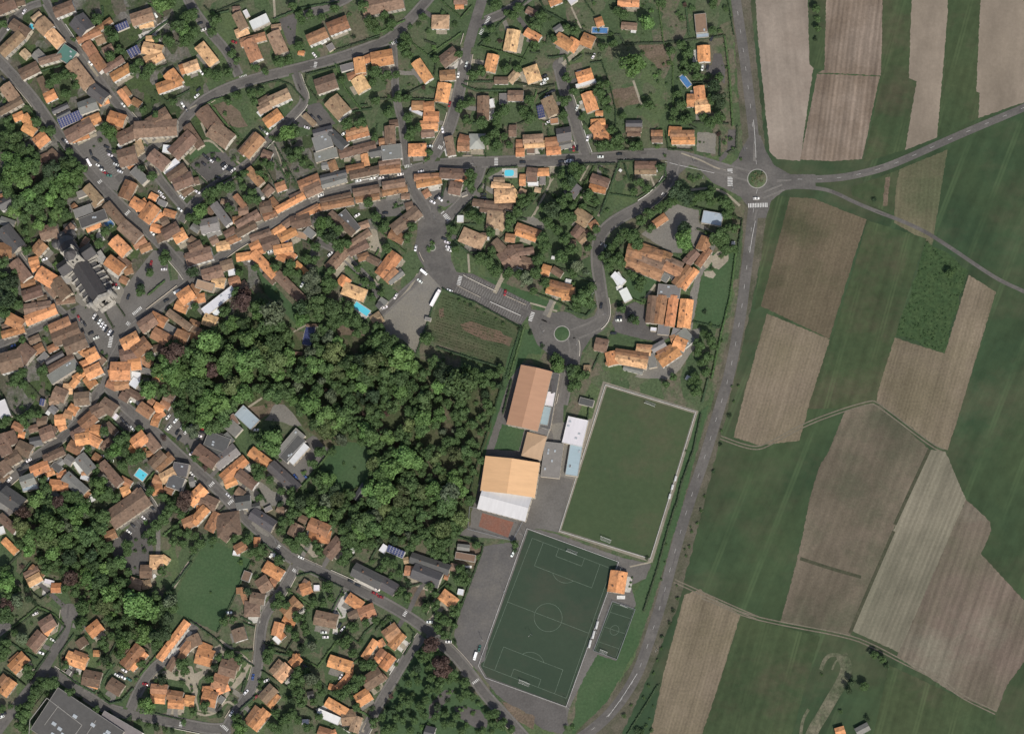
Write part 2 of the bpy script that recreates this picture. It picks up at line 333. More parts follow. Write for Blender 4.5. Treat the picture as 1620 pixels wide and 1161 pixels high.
# fields
for nm, t, p, mt in (
 ('field', 'E0', "165 -300 468 -300 465 0 475 345 495 360 425 860 300 850 262 810 235 550 200 200", 'pink_stubble'),
 ('field', 'E0', "465 -300 570 -300 572 0 555 375 500 370 475 345", 'olive_strip'),
 ('field', 'E0', "570 -300 870 -300 870 0 856 405 520 388 555 375", 'ploughed_rows'),
 ('field', 'E0', "516 395 850 410 755 850 600 862 425 853", 'ploughed_rows'),
 ('field', 'E0', "870 -300 1030 -300 1030 0 1005 420 1045 440 985 800 765 868 858 405", 'olive_strip'),
 ('field', 'E0', "1030 -300 1222 -300 1220 0 1155 735 985 802 1047 436 1005 418", 'tan_crop'),
 ('field', 'E0', "1222 -300 1402 -300 1400 0 1365 492 1382 500 1374 632 1155 735 1205 330", 'olive_strip'),
 ('field', 'E0', "1402 -300 2000 -300 2000 400 1620 548 1376 632 1384 498 1365 490", 'tan_crop'),
 ('field', 'E0', "955 905 1212 800 1185 960 1130 1310 925 1190 935 1000", 'straw_strip'),
 ('field', 'E0', "700 1000 950 908 920 1150 800 1090 700 1040", 'olive_strip'),
 ('field', 'E0', "880 950 905 945 890 1100 865 1100", 'soil'),
 ('field', 'E1', "370 40 500 50 780 162 720 340 580 795 215 622 300 300", 'brown_field'),
 ('field', 'E1', "250 25 370 40 300 300 215 622 180 640 240 150", 'olive_strip'),
 ('field', 'E1', "785 165 1100 262 1050 400 930 785 830 1170 445 1170 600 790", 'olive_strip'),
 ('field', 'E1', "248 662 584 800 482 1114 420 1340 210 1365 70 1322 120 1114 200 830", 'tan_field'),
 ('field', 'E1', "1325 456 1470 546 1300 1114 1212 1390 1150 1365 832 1128 845 1060 930 790 1196 876", 'tan_field'),
 ('field', 'E2', "662 172 800 128 850 140 1112 372 1005 605 690 1368 320 1292 370 1110 435 850 475 640 525 470 580 380", 'mixed_field'),
 ('field', 'E3', "425 215 560 245 730 290 690 582 320 512", 'mixed_field'),
 ('field', 'E2', "1122 375 1200 385 1310 640 960 1460 700 1340 925 800", 'pale_rows'),
 ('field', 'E3', "1310 -140 1440 -20 1445 30 1390 150 1620 400 1640 700 1530 850 1472 995 1260 905 940 700 1040 480", 'pink_rows'),
 ('field', '35', "985 -110 1120 -160 1465 60 1150 1080 1120 1400 500 1400 700 1060 800 600", 'tan_field'),
 ('field', 'E3', "110 485 530 592 380 1114 380 1400 -200 1400 -60 1000", 'olive_strip'),
 ('field', 'E3', "900 745 1250 905 1470 1005 1480 1400 800 1400 820 1100", 'olive_strip'),
 ('bramble_patch', 'E1', "1100 275 1326 432 1196 872 935 780 960 700 1060 400", 'bramble_ground'),
): layer(nm, t, p, mt, 0.3 if mt != 'bramble_ground' else 1.5)
sc_b = MB()
for k, (q, wd_) in enumerate((('645 690 680 760 640 850 590 930 545 1010 500 1080 470 1150', 7.5), ('535 770 560 705 600 685 650 700', 2.6), ('425 1150 435 1040 470 980', 2.0), ('595 770 615 720 640 715', 1.2))):
    ribbon(sc_b, smooth(P2(tp('E3', q)), 2), wd_, 0.09+k*.004)
structure(sc_b.obj('track_scar', ['scar_soil']))
# sports grounds, plots, yards
for nm, t, p, mt, rg in (
 ('roadside_verge', '', [(1155, -20), (1185, -20), (1212, 250), (1218, 300), (1202, 420), (1172, 560), (1128, 740), (1072, 960), (1030, 1060), (975, 1180), (890, 1180), (960, 1110), (1005, 1040), (1040, 930), (1080, 780), (1126, 640), (1166, 480), (1178, 330), (1176, 240)], 'verge', 0.5),
 ('roadside_lawn', '', [(1103, 655), (1122, 640), (1085, 780), (1050, 900), (1010, 1020), (960, 1110), (905, 1161), (915, 1080), (990, 960), (1035, 890)], 'lawn', 0.5),
 ('meadow', '', [(330, 850), (397, 886), (372, 935), (345, 1000), (270, 965), (290, 915)], 'lawn', 0.4),
 ('vineyard_soil', '22', "545 325 1195 635 1085 985 1050 975 385 735", 'vine_rows', 0.4),
 ('bare_patch', '22', "690 610 800 580 900 630 960 650 1040 670 1060 700 1140 730 1110 800 980 760 880 740 800 700 720 660", 'red_soil', 1.3),
 ('bare_patch', '22', "510 480 550 470 560 540 520 560", 'red_soil', 0.6),
 ('gravel_lot', '22', "-20 640 60 520 330 180 420 170 560 270 480 420 310 860 200 740 60 700", 'gravel', 0.5),
 ('sports_yard', '', [(828, 575), (893, 590), (890, 700), (872, 760), (895, 840), (835, 835), (822, 855), (745, 845), (740, 820), (775, 690), (800, 590)], 'asphalt', None),
 ('court_yard', '24', "780 0 850 0 1240 110 1140 290 850 270 680 250", 'asphalt', None),
 ('play_court', '24', "880 60 1150 140 1100 270 850 175", 'red_court', None),
 ('gym_lawn', '23', "1050 380 1240 430 1195 610 980 600", 'lawn', 0.3),
 ('grass_strip', '', [(806, 555), (828, 520), (836, 560), (806, 600), (770, 710), (752, 790), (745, 790)], 'lawn', 0.3),
 ('club_yard', '33', "-150 380 230 330 -20 1080 -90 1180 -180 1160 -100 820", 'gravel', 0.3),
 ('club_path', '', [(895, 845), (925, 790), (915, 760), (870, 750), (862, 800), (838, 832)], 'asphalt', None),
 ('pitch_surround', '', [(954, 603), (1105, 650), (1032, 890), (883, 842)], 'pitch_gravel', None),
 ('grass_pitch', '', [(960, 612), (1098, 654), (1028, 882), (888, 838)], 'worn_pitch', None),
 ('turf_surround', '', [(830, 832), (884, 846), (985, 882), (1030, 892), (1022, 915), (998, 925), (1006, 955), (975, 1045), (945, 1035), (925, 1070), (900, 1120), (896, 1150), (800, 1100), (750, 1055)], 'asphalt', 0.3),
 ('artificial_pitch', '', [(836, 838), (977, 888), (895, 1116), (770, 1070), (760, 1052)], 'artificial_turf', None),
 ('small_pitch', '34', "372 820 570 885 410 1310 210 1240", 'artificial_turf', None),
 ('overflow_lot', '24', "890 345 1180 300 1200 330 1000 880 900 1320 810 1370 700 1330 640 1100 660 1010", 'lot_asphalt', 0.4),
 ('south_lot', '25', "830 510 910 590 1590 860 1620 1000 1560 1080 1400 1040 1000 740", 'dark_asphalt', 0.4),
 ('bank', '25', "1040 790 1330 930 1320 1040 1160 960", 'soil', 0.5),
 ('school_yard', '31', "960 680 1110 720 1110 820 1230 900 1230 1080 1040 1080 870 1080 620 920 720 840 900 660", 'gravel', 0.3),
 ('school_path', '32', "1200 0 1240 0 1130 200 1050 660 1120 640 1110 760 960 980 870 1080 640 1070 560 1060 680 960 1000 760 1040 330 1120 130", 'gravel', 0.3),
 ('school_lawn', '32', "1230 0 1430 0 1320 640 1080 590 1120 260", 'lawn', 0.3),
 ('sand_pit', '32', "1230 30 1270 -10 1360 0 1360 70 1280 145 1220 130", 'sand_gravel', 0.4),
 ('sand_pit', '32', "1150 160 1230 150 1255 190 1230 220 1160 200", 'sand_gravel', 0.3),
 ('school_garden', '32', "530 170 780 240 600 430 540 400 480 260", 'lawn', 0.4),
 ('school_drive', '32', "370 600 400 500 560 420 640 430 660 620 880 700 800 760 640 740 400 680", 'dark_asphalt', 0.3),
 ('square', '02', "540 510 700 430 1010 440 1060 300 1310 -20 1560 -10 1620 60 1620 230 1480 330 1180 590 960 880 880 900", 'asphalt', None),
 ('square_planting', '02', "1430 60 1520 60 1520 230 1450 240", 'garden_grass', 0.5),
 ('church_yard', '02', "500 180 620 110 760 0 900 30 1060 320 1010 450 720 460 640 410", 'gravel', 0.4),
 ('market_car_park', '01', "600 160 880 20 950 170 1060 390 1000 560 820 470", 'asphalt', 0.3),
 ('car_park', '03', "1030 270 1180 380 1110 450 980 370", 'dark_asphalt', None),
 ('car_park', '03', "1560 140 1630 260 1900 700 1700 640 1400 430", 'asphalt', 0.4),
 ('car_park', '13', "-60 240 140 430 60 560 -20 620 -120 400", 'asphalt', 0.4),
 ('car_park', '04', "930 320 1050 240 1270 -10 1450 -10 1290 270 1310 380 1200 600 1080 570 990 460", 'dark_asphalt', 0.4),
 ('yard', '10', "760 170 920 110 900 370 850 395", 'dark_asphalt', 0.3),
 ('sports_patch', '10', "190 900 310 860 400 930 500 1080 330 1090", 'soil', 0.8),
 ('courtyard_lawn', '11', "0 250 160 100 300 230 100 240 0 310", 'lawn', 0.3),
 ('car_park', '11', "0 330 180 220 300 220 400 330 230 430 150 480", 'dark_asphalt', 0.3),
 ('car_park', '10', "860 1000 1000 900 1110 880 1250 1060 1150 1090 900 1090", 'dark_asphalt', 0.3),
 ('yard', '13', "770 660 1050 480 1230 560 1180 640 930 910 700 720", 'asphalt', 0.3),
 ('sandy_yard', '13', "500 900 600 870 720 960 830 1000 820 1080 600 1080 480 990", 'gravel', 0.6),
 ('vegetable_plot', '13', "480 210 620 120 740 180 700 290 600 350", 'soil', 0.6),
 ('sandy_ground', '13', "740 200 850 180 900 280 1070 380 900 400 640 350", 'gravel', 1.0),
 ('vegetable_plot', '12', "1250 590 1500 700 1480 830 1440 870 1290 770", 'soil', 1.0),
 ('vegetable_plot', '23', "80 270 240 270 180 440 110 470 10 390", 'soil', 0.8),
 ('vegetable_plot', '23', "0 500 100 570 70 630 0 640", 'soil', 0.8),
 ('vegetable_plot', '30', "370 770 560 740 620 880 400 930", 'soil', 0.4),
 ('vegetable_plot', '30', "590 390 810 380 850 570 760 590 640 470", 'soil', 1.0),
 ('drive', '30', "1240 460 1300 460 1340 600 1330 720 1240 640 1130 600 1130 560 1220 560", 'dark_asphalt', 0.3),
 ('drive', '31', "1360 30 1430 30 1440 150 1290 320 1280 270 1350 200", 'dark_asphalt', 0.3),
 ('track', '21', "1465 320 1495 320 1495 430 1330 760 1310 760 1450 500", 'sand_gravel', 0.3),
 ('yard', '21', "1210 780 1320 770 1420 840 1400 890 1200 800", 'gravel', 0.4),
 ('yard', '21', "930 440 1050 370 1050 440 990 430 1060 480 960 480", 'gravel', 0.3),
 ('yard', '21', "440 560 580 520 700 590 750 620 660 640 560 690 430 660", 'asphalt', 0.3),
 ('lawn_island', '21', "720 380 760 360 840 380 830 450 770 560 740 520 740 420", 'lawn', 0.3),
 ('yard', '21', "-50 640 130 600 200 760 0 780", 'asphalt', 0.3),
 ('lawn', '21', "800 690 850 690 930 760 870 830 720 770", 'lawn', 0.3),
 ('lawn_strip', '22', "780 160 1000 240 1290 340 1530 450 1530 480 1380 500 1290 440 830 180", 'lawn', 0.4),
 ('green_wedge', '22', "1230 660 1340 640 1400 800 1380 870 1180 860", 'lawn', 0.4),
 ('pool_terrace', '21', "1050 360 1180 360 1180 440 1050 440", 'pale_paving', None),
 ('terrace', '12', "1390 430 1450 430 1560 520 1500 570 1400 480", 'pale_paving', 0.3),
 ('terrace', '01', "760 800 860 850 820 930 830 990 900 970 870 910 960 870 930 780 880 800", 'pale_paving', 0.4),
 ('white_drive', '00', "1180 300 1280 260 1430 160 1430 200 1330 290 1380 360 1340 360 1290 290 1200 340", 'pale_paving', 0.4),
 ('white_drive', '14', "1200 900 1290 760 1340 730 1360 790 1330 950 1270 960 1260 1100 1220 1090 1230 960", 'pale_paving', 0.4),
 ('white_terrace', '15', "1070 870 1150 830 1420 1060 1360 1070", 'pale_paving', 0.2),
 ('white_terrace', '04', "370 650 440 640 460 700 390 690 390 770 360 760 370 700 320 680", 'pale_paving', 0.2),
 ('sandy_lane', '15', "-100 500 40 500 260 300 530 490 440 640 330 750 200 900 70 880 30 760 0 700 -60 620 -330 600 -300 570", 'sand_gravel', 0.5),
 ('house_plot', '15', "20 500 200 410 240 380 200 460 100 540 40 560", 'garden_grass', 0.4),
 ('house_plot', '15', "80 620 200 500 260 460 450 400 500 460 430 570 330 700 170 880 80 870 60 760", 'garden_grass', 0.4),
 ('drive', '24', "280 680 380 690 400 790 350 860 260 850 250 760", 'soil', 0.3),
 ('forecourt', '14', "940 260 1130 330 1130 420 1050 440 940 330", 'sand_gravel', 0.6),
 ('allotment', '24', "670 280 880 340 800 540 640 470", 'soil', 0.4),
 ('allotment', '31', "1100 50 1260 60 1250 240 1090 210", 'gravel', 0.4),
 ('wood_floor', '', [(245, 575), (330, 530), (420, 500), (500, 540), (560, 530), (612, 540), (660, 565), (700, 590), (795, 590), (770, 700), (745, 830), (700, 850), (610, 870), (540, 860), (520, 810), (560, 740), (500, 690), (450, 640), (380, 640), (300, 690), (270, 640)], 'tree_floor', 2.0),
 ('meadow', '13', "1220 560 1420 540 1600 640 1500 900 1300 960 1130 820 1100 780", 'lawn', 1.2),
 ('meadow', '12', "580 130 720 260 900 470 900 600 860 560 600 280", 'lawn', 1.0),
 ('grove_floor', '04', "100 110 300 0 850 0 980 200 960 420 1100 560 1300 800 1400 1080 900 1150 600 800 500 600 200 450", 'tree_floor', 1.5),
 ('wasteland', '25', "360 300 480 300 700 600 1100 1080 1000 1200 0 1200 0 960", 'lawn', 1.0),
 ('loop_road', '25', "430 830 560 700 640 700 600 770 480 920 420 950", 'dark_asphalt', 0.5),
 ('bus_loop', '25', "640 850 720 840 860 870 930 980 900 1050 780 1000 680 930", 'dark_asphalt', 0.5),
 ('warm_soil', '11', "1520 870 1600 890 1640 1080 1540 1060", 'sand_gravel', 0.5),
): layer(nm, t, p, mt, rg)
for nm, cx_, cy_, r_, mt in (('cul_de_sac', 885, 105, 11, 'road_asphalt'), ('turning_place', 110, 968, 14, 'road_asphalt'), ('ring_road', 889, 528, 35, 'road_asphalt'), ('ring_road', 1198, 283, 33, 'road_asphalt'), ('broad_junction', 683, 385, 0, 'road_asphalt')):
    if r_: layer(nm, '', [(cx_+r_*cos(t*pi/18), cy_+r_*sin(t*pi/18)) for t in range(36)], mt, None)
layer('junction', '', [(652, 300), (664, 300), (678, 313), (698, 330), (718, 347), (704, 356), (700, 374), (711, 386), (713, 400), (714, 412), (722, 430), (737, 434), (734, 470), (700, 457), (680, 436), (663, 410), (656, 392), (660, 370), (662, 345), (652, 320)], 'road_asphalt', None, ROAD_BASE)
layer('junction', '', [(836, 489), (870, 493), (905, 500), (925, 506), (940, 500), (947, 485), (966, 488), (967, 505), (955, 522), (935, 535), (921, 556), (916, 580), (893, 577), (870, 562), (850, 545), (836, 512)], 'road_asphalt', None, ROAD_BASE)
layer('junction', '', [(1172, 238), (1186, 215), (1203, 215), (1212, 240), (1225, 262), (1250, 276), (1290, 276), (1290, 300), (1262, 298), (1240, 302), (1220, 318), (1212, 345), (1182, 345), (1184, 328), (1172, 312), (1150, 300), (1128, 290), (1100, 262), (1128, 256), (1155, 262), (1168, 250)], 'road_asphalt', 0.2, ROAD_BASE)
layer('junction', '', [(1052, 236), (1100, 246), (1090, 262), (1075, 275), (1066, 300), (1052, 300), (1058, 270)], 'road_asphalt', None, ROAD_BASE)
layer('parking_area', '22', "700 170 800 180 1290 425 1300 500 1210 620 590 315", 'dark_asphalt', None)
ROAD_BASE = 0.10
ROADS = [  # width in photo pixels, points
 (16, [(1160, -40), (1164, 0), (1178, 93), (1190, 190), (1197, 262)]), (17, [(1198, 300), (1192, 330), (1188, 370), (1178, 450), (1172, 500), (1155, 590), (1140, 640), (1113, 730), (1090, 795), (1067, 874), (1048, 948), (1026, 1017), (1009, 1065), (985, 1105), (952, 1143), (900, 1180)]),
 (12, [(1200, 285), (1258, 284), (1324, 283), (1377, 272), (1415, 260), (1519, 213), (1620, 171), (1700, 135)]),
 (6, [(1240, 296), (1290, 297), (1318, 303), (1359, 324), (1451, 359), (1495, 386), (1555, 427), (1584, 445), (1620, 461), (1700, 500)]),
 (5, [(1205, 310), (1230, 300), (1255, 290)]),
 (12, [(1190, 280), (1146, 268), (1104, 255), (1067, 245), (1030, 243), (956, 250), (900, 253), (859, 254), (767, 257), (711, 258), (674, 264), (645, 272)]),
 (9, [(660, 268), (637, 274), (596, 290), (559, 297), (504, 312), (448, 342), (393, 376), (365, 393), (330, 422), (278, 465), (241, 493), (207, 520), (181, 563), (167, 594), (163, 611), (152, 624), (130, 659), (111, 680), (89, 700), (48, 728), (19, 757), (-30, 795)]),
 (11, [(163, 600), (185, 631), (213, 657), (241, 680), (274, 711), (300, 735), (333, 763), (361, 791), (383, 815), (415, 844), (452, 878), (485, 896), (541, 920), (596, 946), (652, 978), (683, 1002), (719, 1035), (744, 1065), (767, 1098), (800, 1133), (822, 1157), (850, 1190)]),
 (8, [(60, -20), (70, 0), (89, 31), (111, 65), (148, 115), (176, 154), (200, 180), (222, 205), (239, 225)]),
 (11, [(-20, 78), (0, 98), (37, 137), (61, 167), (89, 209), (115, 239), (148, 281), (176, 311), (213, 346), (250, 381), (268, 400), (290, 425), (300, 440)]),
 (11, [(694, -20), (680, -4), (656, 24), (619, 61), (600, 69), (541, 91), (467, 110), (383, 130), (328, 154), (300, 178), (278, 208), (241, 231), (200, 272), (185, 285)]),
 (8, [(467, 112), (474, 135), (485, 160), (461, 185), (444, 204), (420, 226), (396, 258), (356, 283), (322, 306), (300, 328), (285, 350)]),
 (8, [(235, 255), (250, 280), (270, 305), (292, 330)]),
 (9, [(285, -30), (300, 8), (333, 52), (361, 83), (378, 120)]), (8, [(478, 26), (510, 14), (550, 0), (570, -20)]),
 (17, [(768, -30), (763, 0), (754, 28), (741, 74)]), (13, [(741, 70), (733, 111), (726, 148), (713, 200), (704, 215), (693, 236), (676, 262)]),
 (9, [(755, 42), (770, 32), (796, 22), (831, 0), (850, -15)]), (6, [(622, 70), (624, 110), (626, 152), (637, 200), (643, 262)]),
 (12, [(885, 108), (894, 148), (900, 160), (911, 200), (919, 225), (929, 250)]),
 (12, [(761, 258), (759, 272), (748, 298), (730, 322), (711, 340), (700, 350)]), (12, [(644, 272), (649, 290), (659, 311), (674, 332), (681, 352)]),
 (10, [(681, 345), (668, 372), (672, 400), (690, 425), (710, 440)]), (10, [(690, 345), (704, 362), (698, 390), (700, 420), (720, 440), (770, 465), (839, 496), (870, 510)]),
 (13, [(905, 530), (945, 515), (957, 498), (952, 470), (948, 440), (944, 415), (945, 385), (956, 362), (983, 343), (1020, 325), (1044, 306), (1061, 281), (1068, 250)]),
 (10, [(905, 535), (909, 550), (906, 570), (898, 600), (890, 640)]),
 (16, [(108, 965), (104, 1000), (83, 1035), (61, 1072), (37, 1102), (15, 1131), (-10, 1165)]),
 (11, [(75, 1058), (111, 1080), (141, 1104), (176, 1124), (222, 1131), (287, 1144), (337, 1154), (365, 1150)]), (10, [(204, 1128), (219, 1091), (241, 1057), (269, 1039), (300, 1000), (310, 985)]),
 (10, [(468, 893), (444, 939), (424, 963), (413, 989), (409, 1054), (396, 1094), (374, 1124), (358, 1150), (350, 1180)]),
 (9, [(668, 1006), (646, 1035), (628, 1065), (600, 1112), (578, 1154), (565, 1180)]),
 (6, [(-10, 72), (15, 37), (43, 11), (65, 5)]), (7, [(-10, 548), (56, 522), (95, 500)]), (6, [(-20, 350), (26, 400), (54, 443), (83, 480), (104, 500), (130, 526), (163, 575)]),
 (6, [(215, 770), (240, 795), (250, 820)]), (6, [(665, 690), (665, 690)]), (9, [(15, 985), (-10, 1005), (-40, 1010)]), (5, [(600, 500), (630, 470), (665, 440), (672, 425)]),
 (6, [(500, 380), (540, 400), (590, 450), (600, 470)]), 
]
mk = MB()
LINES = [(wd*S/2, smooth(P2(pts), 2)) for wd, pts in ROADS]
ROAD_TOP = 0.10
for i, (hw, L) in enumerate(LINES):
    if len(L) < 3: continue
    z = stack(L, ROAD_TOP)
    b_ = MB(); ribbon(b_, L, hw*2, z); structure(b_.obj('road', ['road_asphalt']))
    if (hw <= 2.8 and 3 < i < 40 or i == 5) and ROADS[i][1][0] != (690, 345) and ROADS[i][1][0] != (681, 345):
        pave = MB()
        for sd in (1, -1):                       # raised footways with a real kerb
            c = offset_line(L, sd*(hw+0.8)); o1, o2 = offset_line(c, 0.7), offset_line(c, -0.7)
            for k in range(len(c)-1):
                mid = ((c[k][0]+c[k+1][0])/2, (c[k][1]+c[k+1][1])/2)
                if any(j != i and seg_dist(mid, L2) < h2+1.2 for j, (h2, L2) in enumerate(LINES)): continue
                pave.solid([(*o2[k], 0.0), (*o2[k+1], 0.0), (*o1[k+1], 0.0), (*o1[k], 0.0)], [(*o2[k], z+.12), (*o2[k+1], z+.12), (*o1[k+1], z+.12), (*o1[k], z+.12)])
        if pave.v: structure(pave.obj('pavement', ['concrete_footway']))
ROAD_Z = max([z for bb, z in LAYERS])
MARK_Z = ROAD_Z+0.006
# painted lines
def dashes(pts, off, dash, gap, wd=0.16, z=None):
    L = smooth(P2(pts), 2); L = offset_line(L, off) if off else L
    pos = 0.0; on = True; rem = dash; cur = L[0]
    for a, b_ in zip(L, L[1:]):
        sl = hypot(b_[0]-a[0], b_[1]-a[1]); t = 0.0
        while sl-t > 1e-6:
            st = min(rem, sl-t); p = (a[0]+(b_[0]-a[0])*t/sl, a[1]+(b_[1]-a[1])*t/sl); t += st
            q = (a[0]+(b_[0]-a[0])*t/sl, a[1]+(b_[1]-a[1])*t/sl)
            if on: ribbon(mk, [p, q], wd, MARK_Z if z is None else z)
            rem -= st
            if rem <= 1e-6: on = not on or gap == 0; rem = dash if on else gap
for i in (0, 1): dashes(ROADS[i][1], 0, 3, 10, 0.12)
dashes(ROADS[2][1], 0, 3, 10, 0.12)
dashes([(1052, 256), (1075, 262), (1130, 274)], 0, 40, 1, 0.2); dashes([(1192, 190), (1195, 225), (1196, 250)], 0, 40, 1, 0.2); dashes([(1008, 1065), (985, 1102), (962, 1133)], 0, 60, 1, 0.2); dashes([(1195, 350), (1190, 375), (1186, 400)], 0, 60, 1, 0.2)
def zebra(x, y, ang, length, depth=7, bar=0.55, gap=0.55):
    cx, cy = G(x, y); a = radians(ang); n_ = int(length*S/(bar+gap))
    for k in range(n_):
        t = (k-(n_-1)/2)*(bar+gap); mk_x, mk_y = cx+cos(a)*t, cy+sin(a)*t
        c, d = cos(a), sin(a); h = depth*S/2
        q = [(mk_x+c*u-d*v, mk_y+d*u+c*v, MARK_Z+0.005) for u, v in ((-bar/2, -h), (bar/2, -h), (bar/2, h), (-bar/2, h))]
        mk.face(q)
for z in ((1155, 281, 90, 30, 8), (1199, 325, 0, 32, 7), (700, 235, -25, 18, 6), (646, 263, 10, 14, 5), (785, 256, 90, 14, 6), (706, 343, -50, 22, 7), (727, 444, 75, 16, 6), (841, 501, 70, 16, 6), (385, 122, 20, 14, 5), (499, 103, 80, 12, 5), (767, 41, 62, 36, 5), (624, 68, 25, 12, 5), (217, 492, 40, 20, 5), (204, 513, -35, 12, 6), (175, 540, 80, 22, 6), (159, 287, 40, 12, 5), (202, 337, 45, 12, 5), (442, 864, 55, 13, 5), (467, 903, -35, 12, 5), (641, 970, 60, 13, 5), (307, 761, -40, 12, 5), (335, 766, 45, 12, 5), (365, 794, 40, 12, 5), (286, 1146, 80, 12, 5), (355, 1150, -40, 18, 5), (1050, 308, -35, 10, 5), (955, 388, -30, 12, 5), (753, 1077, 35, 14, 4)):
    zebra(*z)
# resurfaced strips and old repairs
rp = MB(); rpz = MARK_Z-0.003
for i, (hw, L) in enumerate(LINES):
    if len(L) < 6: continue
    for _ in range(int(len(L)/5)):
        k = R.randrange(1, len(L)-2); dxx, dyy = L[k+1][0]-L[k][0], L[k+1][1]-L[k][1]; d = hypot(dxx, dyy) or 1
        ln_ = R.uniform(2, 12); off = R.uniform(-hw*.6, hw*.6); w_ = R.uniform(.5, 2.0); w_ = min(w_, (hw-abs(off))*1.6)
        cx, cy = L[k][0]-dyy/d*off, L[k][1]+dxx/d*off
        if any(j != i and seg_dist((cx, cy), L2) < h2+6 for j, (h2, L2) in enumerate(LINES) if len(L2) > 2): continue
        if (k, i) in rp.__dict__.setdefault('seen', set()): continue
        rp.seen.add((k, i)); rpz += 0.00002
        ribbon(rp, [(cx-dxx/d*ln_/2, cy-dyy/d*ln_/2), (cx+dxx/d*ln_/2, cy+dyy/d*ln_/2)], w_, rpz)
structure(rp.obj('road_repair', ['dark_asphalt']))
# parking bays
fd = MB()
def bays(tile, a, b_, depth, n_):
    (x0, y0), (x1, y1) = P2(tp(tile, a))[0], P2(tp(tile, b_))[0]
    dx, dy = x1-x0, y1-y0; L = hypot(dx, dy); nx, ny = -dy/L*depth, dx/L*depth
    for k in range(n_+1):
        t = k/n_; ribbon(fd, [(x0+dx*t, y0+dy*t), (x0+dx*t+nx, y0+dy*t+ny)], 0.12, MARK_Z+0.003)
bays('22', "790 195", "1290 425", -4.8, 26); bays('22', "640 345", "1200 600", 4.8, 28); bays('22', "700 290", "1180 520", 4.8, 24)
bays('01', "880 170", "1010 380", -4.5, 12); bays('02', "800 530", "960 700", -4.5, 9); bays('03', "1045 300", "1150 400", -4.3, 5); bays('03', "1480 440", "1590 290", 4.5, 8)
bays('04', "1090 200", "1290 0", -4.5, 8)
structure(fd.obj('bay_marking', ['faded_paint']))
zb = mk.obj('road_marking', ['white_paint']); structure(zb)
# pitch lines
pl = MB()
def pitch(c0, c1, c2, c3, wd=0.2, z=0.171, box=True):
    A, B, C_, D = [Vector(G(*c)) for c in (c0, c1, c2, c3)]     # A-B one goal line, D-C the other
    def pt(u, v): return (A*(1-u)+B*u)*(1-v)+(D*(1-u)+C_*u)*v
    W_ = (B-A).length; L_ = (D-A).length
    def ln(*uv): ribbon(pl, [tuple(pt(u, v)) for u, v in uv], wd, z)
    for s in (((0, 0), (1, 0)), ((1, 0), (1, 1)), ((0, 1), (1, 1)), ((0, 0), (0, 1)), ((0, .5), (1, .5))): ln(*s)
    ln(*[(0.5+9.15/W_*cos(t*pi/16), 0.5+9.15/L_*sin(t*pi/16)) for t in range(33)])
    for e, s in ((0, 1), (1, -1)):
        for bw, bl in ((40.3, 16.5), (18.3, 5.5)):
            u = bw/2/W_; v = e+s*bl/L_
            ln((.5-u, e), (.5-u, v)); ln((.5-u, v), (.5+u, v)); ln((.5+u, e), (.5+u, v))
        ln(*[(0.5+9.15/W_*sin(t*radians(53)/6), e+s*(11+9.15*cos(t*radians(53)/6))/L_) for t in range(-6, 7)])
    return pt
pt_turf = pitch((842, 851), (967, 899), (896, 1104), (764, 1053))
def pt_grass(u, v):
    A, B, C_, D = [Vector(G(*c)) for c in ((967, 622), (1089, 660), (1022, 872), (896, 832))]
    return (A*(1-u)+B*u)*(1-v)+(D*(1-u)+C_*u)*v
def small(c0, c1, c2, c3):
    A, B, C_, D = [Vector(G(*c)) for c in tp('34', c0+' '+c1+' '+c2+' '+c3)]
    def pt(u, v): return (A*(1-u)+B*u)*(1-v)+(D*(1-u)+C_*u)*v
    for s in (((0, 0), (1, 0)), ((1, 0), (1, 1)), ((0, 1), (1, 1)), ((0, 0), (0, 1)), ((0, .5), (1, .5)), ((0, .18), (1, .18)), ((0, .82), (1, .82))):
        ribbon(pl, [tuple(pt(u, v)) for u, v in s], 0.18, 0.171)
    ribbon(pl, [tuple(pt(.5+.2*cos(t*pi/12), .5+.1*sin(t*pi/12))) for t in range(25)], 0.18, 0.171)
small("380 835", "555 890", "400 1290", "225 1230")
structure(pl.obj('pitch_marking', ['pitch_line']))
# field tracks: two wheel ruts with a green middle
tr = MB(); tz = 0.0
for t, p in (('E1', "0 1310"), ('E2', "0 310 120 355 200 370 260 345 450 240 650 165 800 122 830 125 1130 355 1190 380"), ('E3', "-100 380 0 420 130 480 330 525 690 590 830 650 930 705 1080 780 1180 820 1270 905 1470 1000"), ('34', "900 640 1100 730 1430 880 1620 960"), ('E3', "940 700 1400 900")):
    q = tp(t, p)
    if len(q) < 3: continue
    L = smooth(P2(q), 2); tz += 0.004
    for o_ in (-1.0, 1.0): ribbon(tr, offset_line(L, o_), 0.8, 0.10+tz)
structure(tr.obj('field_track', ['track_soil']))
dt = MB()
for t, p in (('E2', "1115 375 1010 600 930 775"), ('E3', "925 30 790 340 690 575"), ('E2', "425 955 590 1010 750 1055")):
    ribbon(dt, smooth(P2(tp(t, p)), 1), 2.2, 0.09)
structure(dt.obj('field_ditch', ['ditch_grass']))

